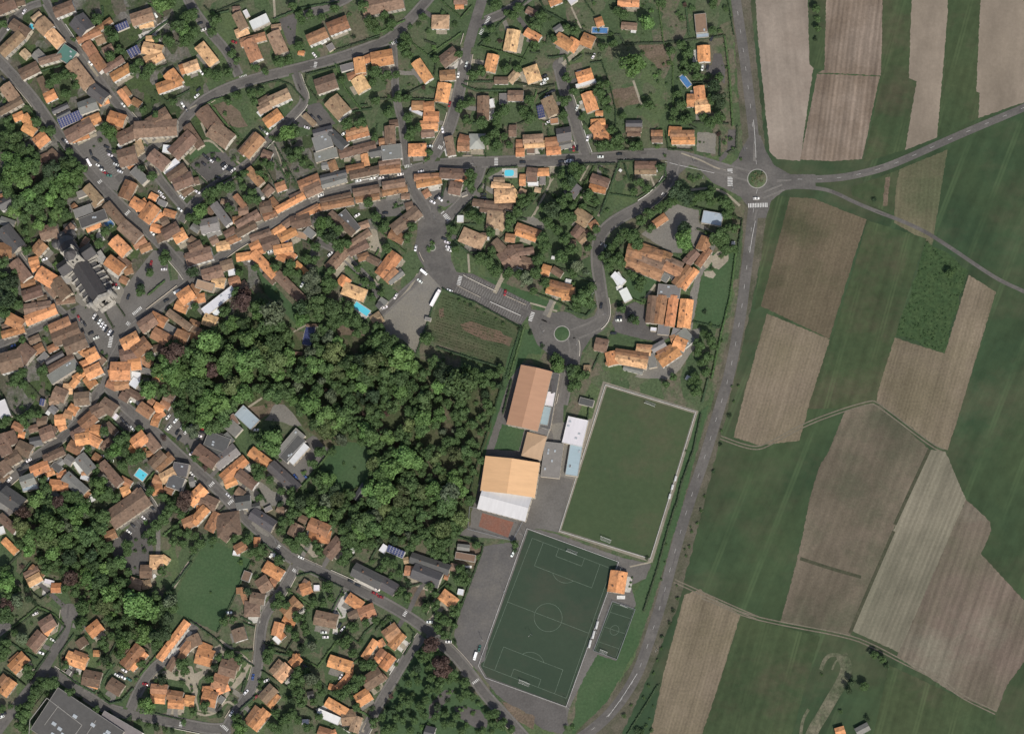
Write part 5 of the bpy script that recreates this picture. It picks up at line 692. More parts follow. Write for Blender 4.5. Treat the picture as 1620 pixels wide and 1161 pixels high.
T[1,5]="""20 240 60 330 110 b;60 400 200 440 140 o;80 330 180 370 90 o;260 500 400 540 130 b;330 460 430 500 80 b;200 620 320 660 130 r;230 700 330 660 90 o;110 760 230 790 130 o;110 700 200 700 60 o;410 180 440 280 110 b;520 -20 480 90 120 b;870 20 900 -40 110 b;720 170 800 260 60 o;770 130 740 240 90 o;720 250 770 300 40 wf;1080 130 1250 70 90 bk;1080 80 1220 160 80 bk;720 570 800 470 110 t;750 610 850 500 100 O;870 490 940 420 80 o;880 440 940 440 90 o;1190 450 1380 510 100 o;1370 480 1360 590 60 o;1370 570 1260 690 50 o;1190 670 1270 690 45 o;620 790 720 680 100 b;670 840 750 740 70 o;500 1000 600 860 100 r;540 1030 660 880 90 o;1170 800 1340 900 80 o;1300 940 1420 930 130 t;1400 1060 1440 930 80 t;1090 890 1280 970 70 wf;1430 800 1540 730 110 o;1490 430 1590 280 60 o;1490 660 1640 560 130 b;1100 1050 1200 1080 80 r;1200 1080 1250 1060 50 o;1410 20 1620 60 120 b;1010 750 1060 740 60 k;960 975 1020 975 45 wf;1600 460 1640 420 80 o;250 770 290 800 60 gf;
c 560 765 40 r;c 480 720 45 w;c 540 590 80 b;c 355 900 60 w;c 655 620 20 w;c 1310 180 45 w;c 1280 150 60 d;c 30 810 80 w;c 990 500 -30 d;c 335 40 0 w;c 1145 210 0 w;c 1160 250 0 w;c 1290 590 60 w;c 670 660 30 d;
T 670 440 55 l;T 660 400 50 m;T 700 360 40 m;T 950 350 45 d;T 1030 330 50 v;T 990 200 45;T 940 90 60 v;T 980 150 40;T 1410 170 50 v;T 1500 130 40 m;T 1450 280 30;T 1320 310 50;T 1350 270 50;T 1270 290 40;T 1300 330 30 d;T 1400 390 50;T 1480 490 50;T 1540 490 60 l;T 1410 660 60;T 1450 610 60;T 1350 700 50;T 1300 740 60;T 1250 730 40;T 920 560 60;T 890 640 60 m;T 970 620 60 m;T 1030 600 70 v;T 1000 550 50 v;T 930 730 60 m;T 960 800 60 m;T 870 790 40 d;T 820 760 30;T 1090 660 50;T 1130 720 40;T 1060 800 40;T 830 940 50 d;T 790 970 40 d;T 740 900 40;T 700 1010 50;T 760 1040 40 m;T 420 1000 60 d;T 430 1050 70 l;T 400 950 50 d;T 340 500 40;T 250 420 40 d;T 330 400 50 d;T 420 440 50 d;T 210 510 40 d;T 170 610 40 d;T 130 840 50;T 270 910 40 d;T 30 890 40 d;T 350 720 25;T 600 620 30;T 590 680 30;T 480 60 40 d;T 850 380 35;T 690 300 30;T 900 240 50;T 850 180 40;T 880 900 50;T 1010 1020 50 m;T 1100 930 40;T 920 960 40;T 1570 980 50;T 1540 580 40;T 1600 680 35;T 380 800 30;T 600 940 30;T 680 920 40;T 1380 760 30;T 1420 850 40 d;T 1560 860 30;
H 0 110 220 260 300 340 550 500;H 340 0 230 250;H 370 360 540 370;H 460 130 560 170;H 640 300 830 370 910 230;H 620 540 780 640 860 690;H 960 440 1100 510 1380 120;H 1070 590 1180 690 1330 780;H 880 880 780 980 690 890;H 990 840 1200 970 1400 1070;H 1400 850 1540 930;H 1410 470 1500 400;H 1620 110 1500 210 1450 310 1330 210;H 650 370 850 410;H 430 880 560 760;H 1350 590 1470 650"""
T[2,5]="""50 250 160 170 110 r;100 340 200 220 80 o;0 430 50 370 90 r;30 520 110 410 80 o;0 610 40 570 80 b;390 1060 470 1080 110 k;640 0 600 -60 60 b;0 280 30 330 60 o;
c 855 345 75 g;c 820 412 72 W;c 430 120 0 w;c 590 290 0 w;
T 400 380 80 m;T 450 320 80 m;T 380 430 80;T 460 400 70;T 330 400 60;T 520 490 90 m;T 560 530 70 m;T 620 570 60 m;T 330 510 70 d;T 420 510 60;T 290 560 60;T 250 650 60 d;T 330 630 60;T 440 600 70 l;T 520 640 80 l;T 420 700 70 l;T 500 700 60 l;T 600 620 60 l;T 660 620 50;T 740 640 50 m;T 740 730 70 l;T 690 770 60 l;T 800 760 60 l;T 840 820 50;T 580 790 40 d;T 490 850 60 d;T 400 790 60 l;T 350 850 80 l;T 250 800 80;T 200 760 60 l;T 280 740 50;T 170 850 60;T 240 890 50 d;T 100 890 45 d;T 140 940 60 l;T 200 960 60 l;T 300 960 70 l;T 380 920 60;T 480 930 70 l;T 560 910 60 l;T 660 930 60 d;T 620 990 60 l;T 740 1000 50 l;T 700 1050 60 l;T 560 1000 60 l;T 800 900 40 l;T 890 870 40;T 930 920 60 l;T 960 980 60;T 1030 1000 60 l;T 990 910 50 m;T 1060 970 40;T 880 1050 60 d;T 840 1060 50;T 950 1050 50;T 1130 1040 40;T 60 1040 80 m;T 130 1030 60;T 270 1050 60 l;T 60 850 25 d;T 150 680 30 d;T 210 600 30 d;T 100 750 30 m;T 20 940 40;T 500 180 50;T 560 230 50;T 470 100 40;T 600 60 50;T 540 60 50;T 640 150 40;T 480 20 40;T 60 60 35;T 30 130 35;T 590 10 40 ;T 640 290 25 d;T 560 870 40;T 420 1000 40;T 50 590 30;T 1590 1020 25;T 140 480 25 ;
H 670 0 600 260;H 250 160 300 220 280 300 220 400"""
T[3,5]="""
c 240 150 75 W;c 180 310 75 W;c 210 232 75 w;
T 890 30 22 d;T 860 130 22 d;T 795 250 22 d;T 790 350 18 d;T 755 450 16 d;T 725 560 18 d;T 685 665 20 d;T 640 770 18 d;T 470 920 25;T 530 830 18 d;T 580 1050 35 d;T 620 1060 35;T 30 1020 25;T 660 1010 20;T 710 1050 22 p;T 690 950 14;T 720 840 12;
H 760 665 500 1080"""
# ------------------------------------------------------------------ buildings
RC = {'u': (0.38, 0.220, 0.130), 'b': (0.175, 0.117, 0.084), 'r': (0.280, 0.150, 0.084), 'o': (0.50, 0.240, 0.112), 'O': (0.58, 0.36, 0.195), 't': (0.32, 0.222, 0.142), 'g': (0.165, 0.16, 0.15),
      'k': (0.085, 0.083, 0.082), 'w': (0.56, 0.56, 0.57), 'm': (0.29, 0.35, 0.39), 'S': (0.06, 0.085, 0.22), 'n': (0.08, 0.17, 0.14), 'G': (0.30, 0.29, 0.27)}
WALLC = [(0.55, 0.50, 0.42), (0.62, 0.58, 0.50), (0.48, 0.42, 0.34), (0.66, 0.64, 0.60), (0.52, 0.45, 0.35), (0.42, 0.38, 0.32)]
def jit(c, a=0.12):
    k = 1+R.uniform(-a, a); return tuple(min(1, v*k*(1+R.uniform(-0.04, 0.04))) for v in c)
def gable_roof(L, W, h, pitch, hip=0.0, over=0.25):
    """roof with thickness, overhang and ridge cap; local x along the ridge"""
    mb = MB(); hl, hw = L/2+over, W/2+over; rh = hw*math.tan(pitch); e = h-over*math.tan(pitch)*0
    hx = hl-hip*hw
    z0, z1 = e, e+rh; t = 0.16
    A = [(-hl, -hw, z0), (hl, -hw, z0), (hl, hw, z0), (-hl, hw, z0)]; r0, r1 = (-hx, 0, z1), (hx, 0, z1)
    up = lambda p: (p[0], p[1], p[2]+t)
    mb.face([up(A[0]), up(A[1]), up(r1), up(r0)]); mb.face([up(A[2]), up(A[3]), up(r0), up(r1)])
    if hip > 0: mb.face([up(A[1]), up(A[2]), up(r1)]); mb.face([up(A[3]), up(A[0]), up(r0)])
    mb.face([A[1], A[0], r0, r1]); mb.face([A[3], A[2], r1, r0])
    for a, b_ in ((A[0], A[1]), (A[2], A[3])): mb.face([a, b_, up(b_), up(a)])
    if hip > 0:
        for a, b_ in ((A[1], A[2]), (A[3], A[0])): mb.face([a, b_, up(b_), up(a)])
    else:
        mb.face([A[1], r1, up(r1), up(A[1])]); mb.face([r1, A[2], up(A[2]), up(r1)]); mb.face([A[3], r0, up(r0), up(A[3])]); mb.face([r0, A[0], up(A[0]), up(r0)])
    mb.box(0, 0, z1+t-0.05, 2*hx, 0.3, z1+t+0.07)
    return mb, rh
def walls(L, W, h, rh=0, hip=False, openings=True):
    mb = MB(); a, b_ = L/2, W/2
    mb.solid([(-a, -b_, 0), (a, -b_, 0), (a, b_, 0), (-a, b_, 0)], [(-a, -b_, h), (a, -b_, h), (a, b_, h), (-a, b_, h)])
    if rh and not hip:
        g = rh*(b_/(b_+0.25))-0.02
        for s in (-1, 1): mb.face([(s*a, -b_*s, h), (s*a, b_*s, h), (s*a, 0, h+g)])
    if openings:
        fl = max(1, int(h/2.7))
        for f in range(fl):
            z = 0.9+f*2.7
            for s in (-1, 1):
                n_ = max(1, int(L/3.4))
                for k in range(n_):
                    x = (k+0.5)/n_*L-a
                    z0 = 0.05 if (f == 0 and k == 0 and s < 0) else z
                    mb.box(x, s*(b_+0.01), z0, 1.0, 0.06, z+1.15, 1)
                    for q in (-0.78, 0.78): mb.box(x+q, s*(b_+0.02), z, 0.45, 0.07, z+1.15, 2)
                for k in range(max(1, int(W/4.2))):
                    y = (k+0.5)/max(1, int(W/4.2))*W-b_; mb.box(s*(a+0.01), y, z, 0.06, 0.95, z+1.1, 1)
    return mb
plain_mat('shutter', (0.30, 0.33, 0.34), 0.7, 0.2)
def chimney(parent, x, y, z, big=False):
    mb = MB(); sx, sy = (0.75, 1.1) if big else (0.55, 0.8)
    mb.box(x, y, z-0.9, sx, sy, z+0.8, 0); mb.box(x, y, z+0.8, sx+.14, sy+.14, z+0.9, 0)
    for q in (-0.2, 0.2): mb.cyl(x, y+q, z+0.9, 0.13, x, y+q, z+1.2, 0.11, 6, 1)
    return mb.obj('chimney', ['chimney_brick', 'pot'], parent)
COLN = {'u': 'tan-orange', 'b': 'brown', 'r': 'rust', 'o': 'orange', 'O': 'pale orange', 't': 'tan', 'g': 'grey', 'k': 'dark slate', 'w': 'white', 'm': 'blue-grey', 'S': 'solar-panelled', 'n': 'teal', 'G': 'pale grey'}
def add_wing(e, cx, cy, a, L, W, code, h, first, ex, ey, ea, hall=False):
    """one rectangular volume (walls + roof) of a building, in the building's own frame"""
    dx, dy = cx-ex, cy-ey; lx, ly = dx*cos(-ea)-dy*sin(-ea), dx*sin(-ea)+dy*cos(-ea); la = a-ea
    col = jit(RC[code[0]], 0.28 if code[0] in 'orbt' else 0.12); flat = 'f' in code; kind = code[0]
    mat = 'slate_roof' if kind in 'kg' else ('sheet_roof' if kind in 'wmGSn' or hall else 'tile_roof')
    wc = R.choice(WALLC)
    def place(o): o.location = (lx, ly, 0); o.rotation_euler = (0, 0, la); return o
    if flat:
        mb = MB(); p = 0.18
        mb.solid([(-L/2, -W/2, 0), (L/2, -W/2, 0), (L/2, W/2, 0), (-L/2, W/2, 0)], [(-L/2, -W/2, h), (L/2, -W/2, h), (L/2, W/2, h), (-L/2, W/2, h)])
        if L*W > 60:
            for s in (-1, 1):
                for k in range(int(L/3.4)): mb.box((k+0.5)*3.4-L/2, s*(W/2+0.01), 1.0, 1.4, 0.06, 2.1, 1)
        place(mb.obj('wall', ['render_wall', 'dark_glass'], e, wc))
        rb = MB(); rb.box(0, 0, h+0.003, L-2*p, W-2*p, h+0.06)
        for s in (-1, 1):
            rb.box(s*(L/2-p/2), 0, h+0.004, p+0.04, W+0.08, h+0.26, 1); rb.box(0, s*(W/2-p/2), h+0.004, L-p, p+0.04, h+0.25, 1)
        rf = place(rb.obj('roof', ['sheet_roof' if kind in 'wmGSn' else 'render_wall', 'concrete' if kind != 'w' else 'white_paint'], e, col))
        if kind == 'S' or 'p' in code:
            sb = MB()
            for i_ in range(max(1, int(L/1.9))):
                for j_ in range(max(1, int(W/1.2))):
                    sb.box(-L/2+p+0.95+i_*1.85, -W/2+p+0.6+j_*1.15, h+0.1, 1.7, 1.0, h+0.16)
            sb.obj('solar_panel', ['solar_glass'], rf)
        elif L*W > 90:
            for q in range(min(9, int(L*W/55))):
                mb2 = MB(); sk = 2.2 if L*W > 1200 else 1.1; mb2.box(R.uniform(-L*.4, L*.4), R.uniform(-W*.35, W*.35), h+0.06, sk*1.4, sk, h+0.5); mb2.obj('skylight', ['skylight_glass'], rf)
        return
    hip = 'h' in code
    pitch = radians(32) if kind == 'k' and not hall else radians(12 if hall else 21)
    hipk = min(1.0, L/W*0.95) if hip else 0.0
    rb, rh = gable_roof(L, W, h, pitch, hipk)
    place(walls(L, W, h, rh, hip).obj('wall', ['render_wall', 'dark_glass', 'shutter'], e, wc))
    rf = place(rb.obj('roof', [mat], e, col))
    if L*W > 62 and kind not in 'wmG' and not hall:
        x = R.uniform(-.4, .4)*L*0.8; y = R.choice([-1, 1])*W*R.uniform(.05, .3)
        chimney(rf, x, y, h+rh-abs(y)*math.tan(pitch)+0.25)
        if L*W > 110: chimney(rf, -x*0.9, -y*.8, h+rh-abs(y*.8)*math.tan(pitch)+0.25, True)
# parse the survey sheets
BLD, TREES, CARS, HEDGES, POOLS = [], [], [], [], []
for (tx, ty), txt in sorted(T.items()):
    ox, oy = tx*300, (961 if ty == 5 else ty*200); k = 5.4
    for it in txt.replace('\n', ';').split(';'):
        q = it.split()
        if not q: continue
        c = q[0]
        def ok(y, x=100): return (y < 985 if ty == 4 else y >= 985 if ty == 5 else True)
        if c == 'T':
            x, y, r = ox+float(q[1])/k, oy+float(q[2])/k, float(q[3])/k
            if ok(y): TREES.append((x, y, r, q[4] if len(q) > 4 else ''))
        elif c == 'c':
            x, y = ox+float(q[1])/k, oy+float(q[2])/k
            if ok(y): CARS.append((x, y, float(q[3]), q[4], (tx, ty)))
        elif c == 'P':
            v = [float(t) for t in q[1:6]]; POOLS.append((ox+v[0]/k, oy+v[1]/k, ox+v[2]/k, oy+v[3]/k, v[4]/k, q[6] if len(q) > 6 else 'P'))
        elif c == 'H':
            v = [float(t) for t in q[1:]]; pts = [(ox+v[i]/k, oy+v[i+1]/k) for i in range(0, len(v)-1, 2)]
            if ok(sum(p[1] for p in pts)/len(pts)): HEDGES.append(pts)
        else:
            if 'X' in q: continue
            v = [float(t) for t in q[:5]]
            x1, y1, x2, y2, wd = ox+v[0]/k, oy+v[1]/k, ox+v[2]/k, oy+v[3]/k, v[4]/k
            if wd < 3.5 or not ok((y1+y2)/2): continue
            BLD.append([x1, y1, x2, y2, wd, q[5]])
# the small farmstead and lone trees out in the fields (photo pixels)
BLD += [[1322, 1158, 1336, 1154, 12, 'o'], [1355, 1158, 1374, 1148, 12, 'g']]
TREES += [(1368, 1086, 8, 'm'), (1347, 1080, 6.8, 'd'), (1341, 1092, 6.8, 'd'), (1383, 1035, 7, ''), (1396, 1043, 7, ''), (1403, 1052, 6, 'd'), (1376, 1030, 5, 'v'), (1372, 1136, 6, 'd'), (1330, 1125, 4, ''), (1300, 1067, 3, 'd'), (1502, 432, 7.5, 'd'), (1292, 13, 8, 'd'), (1293, 28, 6, ''), (1294, 45, 6.8, ''), (1290, 61, 5, 'd'), (1383, 316, 5, 'd'), (1172, 252, 3, 'd')]
# larger sports and trade buildings whose volumes are measured in photo pixels
COMPOSITES = [  # polygon that gathers the volumes of one building, name, label, category
 ([(975, 370), (1108, 340), (1112, 480), (1100, 560), (1010, 600), (950, 600), (935, 520), (1030, 520), (1030, 450)], 'school', 'long school with many orange and brown tiled wings and grey flat links', 'school'),
 ([(436, 715), (478, 676), (492, 690), (460, 736)], 'community_centre', 'grey flat-roofed centre with a raised roof half black half white, beside the wood', 'public building'),
 ([(255, 230), (300, 170), (345, 165), (365, 235), (330, 240), (290, 215)], 'care_home', 'two long brown-roofed wings in a V around the courtyard lawn', 'care home'),
]
WINGS = {}
def rect_world(b, h):
    (x1, y1), (x2, y2) = G(b[0], b[1], h), G(b[2], b[3], h)
    return (x1+x2)/2, (y1+y2)/2, atan2(y2-y1, x2-x1), hypot(x2-x1, y2-y1), b[4]*S
recs = []
for b in BLD:
    px, py = (b[0]+b[2])/2, (b[1]+b[3])/2
    L0 = hypot(b[2]-b[0], b[3]-b[1])*S; W0 = b[4]*S; A = L0*W0; code = b[5]
    core = px < 330+max(0, (400-py))*0.9 and px < 660 and not (py > 830)
    if A < 26: h = R.uniform(2.2, 2.6)
    elif A < 60: h = R.uniform(2.5, 3.3)
    else: h = R.uniform(4.6, 6.6) if core else R.uniform(2.9, 4.4)
    if code == 'wf' and A < 14: h = R.uniform(0.5, 2.0)
    if code[0] == 'S': h = 3.0
    cx, cy, a, L, W = rect_world(b, h)
    if L < W*0.35: a += pi/2; L, W = W, L
    if core and A > 60: L *= 1.07; W *= 1.04
    recs.append(dict(px=px, py=py, cx=cx, cy=cy, a=a, L=L, W=W, A=L*W, h=h, code=code, core=core, own=None, comp=None))
for r in recs:
    for ci, cmp_ in enumerate(COMPOSITES):
        if inside((r['px'], r['py']), cmp_[0]): r['comp'] = ci; r['h'] = R.uniform(3.6, 5.0) if r['A'] > 60 else 3.2
# narrow side volumes belong to the house they run into
fam = {'o': 1, 'O': 1, 'r': 1, 't': 1, 'b': 1, 'g': 2, 'k': 2, 'G': 2}
def corners(r, sh=0.0):
    c, s = cos(r['a']), sin(r['a']); L, W = r['L']/2-sh, r['W']/2-sh
    return [(r['cx']+x*c-y*s, r['cy']+x*s+y*c) for x, y in ((-L, -W), (L, -W), (L, W), (-L, W))]
def overlap(r1, r2):
    pen = 1e9
    for r in (r1, r2):
        for ax in ((cos(r['a']), sin(r['a'])), (-sin(r['a']), cos(r['a']))):
            p = [x*ax[0]+y*ax[1] for x, y in corners(r1)]; q = [x*ax[0]+y*ax[1] for x, y in corners(r2)]
            pen = min(pen, min(max(p), max(q))-max(min(p), min(q)))
    return pen
order = sorted(range(len(recs)), key=lambda i: -recs[i]['A'])
for ii, i in enumerate(order):
    r = recs[i]
    if r['comp'] is not None: continue
    for j in order[:ii]:
        q = recs[j]
        if q['own'] is not None or q['comp'] is not None or hypot(q['cx']-r['cx'], q['cy']-r['cy']) > 30: continue
        if fam.get(q['code'][0], 0) != fam.get(r['code'][0], 3): continue
        pen = overlap(q, r)
        if pen > 1.0 and r['A'] < 0.62*q['A'] or pen > 3.0: r['own'] = j; break
# ---- main loop
made = {}
nb = 0
FOOT = []
for i in order:
    r = recs[i]
    FOOT.append((r['px'], r['py'], max(r['L'], r['W'])/2/S, r))
    if r['own'] is not None or r['comp'] is not None: continue
    A = r['A']; kind = r['code'][0]
    small_ = A < 34
    if kind == 'S': nm, cat = 'solar_array', 'solar panels'
    elif kind == 'n': nm, cat = 'covered_court', 'shed'
    elif r['code'] == 'wf' and A < 14: nm, cat = 'garden_awning', 'awning'
    elif small_: nm, cat = 'garden_shed', 'shed'
    elif A < 66: nm, cat = 'outbuilding', 'outbuilding'
    elif r['core']: nm, cat = 'town_house', 'town house'
    else: nm, cat = 'house', 'house'
    e = empty(nm, r['cx'], r['cy'], r['a'])
    if nm == 'garden_awning':
        mb = MB(); L, W, h = r['L'], r['W'], r['h']
        mb.box(0, 0, h, L, W, h+0.08, 0)
        for sx in (-1, 1):
            for sy in (-1, 1): mb.cyl(sx*(L/2-.15), sy*(W/2-.15), 0, .04, sx*(L/2-.15), sy*(W/2-.15), h, .04, 5, 1)
        mb.obj('canopy', ['white_paint', 'galvanised'], e)
    elif kind == 'S':
        mb = MB(); L, W = r['L'], r['W']; fr = MB()
        n1, n2 = max(2, int(L/1.75)), max(2, int(W/1.1))
        for a_ in range(n1):
            for b_ in range(n2):
                x, y = -L/2+(a_+.5)*L/n1, -W/2+(b_+.5)*W/n2; z = 2.6+0.25*(y+W/2); p = MB()
                q = [(x-L/n1*.46, y-W/n2*.46), (x+L/n1*.46, y-W/n2*.46), (x+L/n1*.46, y+W/n2*.46), (x-L/n1*.46, y+W/n2*.46)]
                mb.solid([(u, v, 2.55+0.25*(v+W/2)) for u, v in q], [(u, v, 2.62+0.25*(v+W/2)) for u, v in q], 0, None, True)
        mb.obj('panel', ['solar_glass'], e)
        fr.solid([(-L/2, -W/2, 0), (L/2, -W/2, 0), (L/2, W/2, 0), (-L/2, W/2, 0)], [(-L/2, -W/2, 2.5), (L/2, -W/2, 2.5), (L/2, W/2, 2.5+.25*W), (-L/2, W/2, 2.5+.25*W)])
        fr.obj('wall', ['render_wall'], e, R.choice(WALLC))
    else:
        add_wing(e, r['cx'], r['cy'], r['a'], r['L'], r['W'], r['code'], r['h'], True, r['cx'], r['cy'], r['a'])
    made[i] = e
    r['wings'] = 0
    size = 'tiny' if A < 20 else 'small' if A < 50 else 'medium' if A < 110 else 'large' if A < 220 else 'very large'
    shape = 'flat-roofed' if 'f' in r['code'] else 'hip-roofed' if 'h' in r['code'] else ('long gabled' if r['L'] > 2.1*r['W'] else 'gabled')
    tag(e, None, cat, {'house': 'houses of the village', 'town house': 'town houses along the old streets', 'shed': 'sheds in the gardens', 'outbuilding': 'outbuildings behind the houses', 'awning': 'white awnings in the gardens', 'solar panels': 'solar arrays on frames'}[cat],
        auto=dict(px=r['px'], py=r['py'], words=[size, COLN[kind], shape], cat=cat, rec=r))
for i in order:
    r = recs[i]
    if r['own'] is not None:
        e = made[r['own']]; q = recs[r['own']]
        add_wing(e, r['cx'], r['cy'], r['a'], r['L'], r['W'], r['code'], min(r['h'], q['h'])-R.uniform(0.25, 0.7), False, q['cx'], q['cy'], q['a'])
        q['wings'] += 1
for ci, (poly, nm, lab, cat) in enumerate(COMPOSITES):
    mem = [r for r in recs if r['comp'] == ci]
    if not mem: continue
    ex, ey = sum(r['cx'] for r in mem)/len(mem), sum(r['cy'] for r in mem)/len(mem)
    e = empty(nm, ex, ey)
    for k, r in enumerate(mem): add_wing(e, r['cx'], r['cy'], r['a'], r['L'], r['W'], r['code'], r['h']+k*0.013, False, ex, ey, 0.0)
    tag(e, lab, cat)
for r in recs:
    if r.get('wings'): r['lshape'] = True
def big_building(nm, label, cat, parts):
    """parts: photo-pixel ridge x1 y1 x2 y2 width, height, code"""
    e = None
    for k, (x1, y1, x2, y2, wd, h, code) in enumerate(parts):
        (a0, b0), (a1, b1) = G(x1, y1, h), G(x2, y2, h); cx, cy = (a0+a1)/2, (b0+b1)/2; a = atan2(b1-b0, a1-a0)
        if e is None: e = empty(nm, cx, cy, a); ex, ey, ea = cx, cy, a
        add_wing(e, cx, cy, a, hypot(a1-a0, b1-b0), wd*S, code, h, k == 0, ex, ey, ea, hall='H' in code)
        FOOT.append(((x1+x2)/2, (y1+y2)/2, max(hypot(x2-x1, y2-y1), wd)/2, dict(cx=cx, cy=cy, a=a, L=hypot(a1-a0, b1-b0), W=wd*S)))
    return tag(e, label, cat)
big_building('sports_hall', 'large sports hall, its ridge splitting a brown slope from an orange one', 'sports hall', [(849, 583, 826, 676, 50, 8.0, 'uH'), (877, 590, 862, 678, 17, 3.6, 'kf'), (846, 681, 866, 688, 16, 3.8, 'gf'), (871, 620, 867, 642, 15, 4.1, 'wf'), (866, 643, 860, 672, 13, 4.3, 'mf')])
big_building('judo_hall', 'square tan pyramid-roofed hall between the two long sports halls', 'hall', [(830, 702, 860, 709, 38, 4.6, 'thH')])
big_building('tennis_hall', 'wide sports hall with tan and pale orange slopes above the white court roof', 'sports hall', [(811, 727, 803, 781, 86, 7.2, 'OH')])
big_building('covered_court', 'brilliant white curved-looking roof over a court below the orange hall', 'covered court', [(761, 784, 836, 804, 41, 6.4, 'wH')])
big_building('club_house', 'white and grey flat-roofed club house beside the worn grass pitch', 'club house', [(894, 679, 926, 686, 43, 4.4, 'wf'), (877, 700, 870, 755, 30, 3.6, 'gf'), (912, 703, 904, 752, 20, 3.9, 'mf')])
big_building('factory', 'huge dark flat-roofed factory at the bottom left corner with pale skylights', 'factory', [(70, 1120, 175, 1190, 78, 8.0, 'kf'), (84, 1097, 150, 1140, 14, 6.0, 'gf'), (150, 1150, 210, 1185, 60, 6.3, 'gf')])

fac = [o for o in bpy.data.objects if o.name.startswith('factory')][0]
for q, wd_ in (("400 770 255 960 240 1200", .8), ("500 835 380 1000", .6), ("400 770 700 1000", .8), ("700 1000 560 1200", .7), ("820 960 700 1140", .7)):
    P = [G(x, y, 8.3) for x, y in tp('05', q)]; P = [fac.matrix_basis.inverted() @ Vector((x, y, 0)) for x, y in P]
    mb = MB()
    for a_, b_ in zip(P, P[1:]):
        d = (b_-a_).length; mb.box((a_.x+b_.x)/2, (a_.y+b_.y)/2, 8.05, d, wd_*.5, 8.4, 0, atan2(b_.y-a_.y, b_.x-a_.x))
    mb.obj('roof_kerb', ['concrete'], fac)
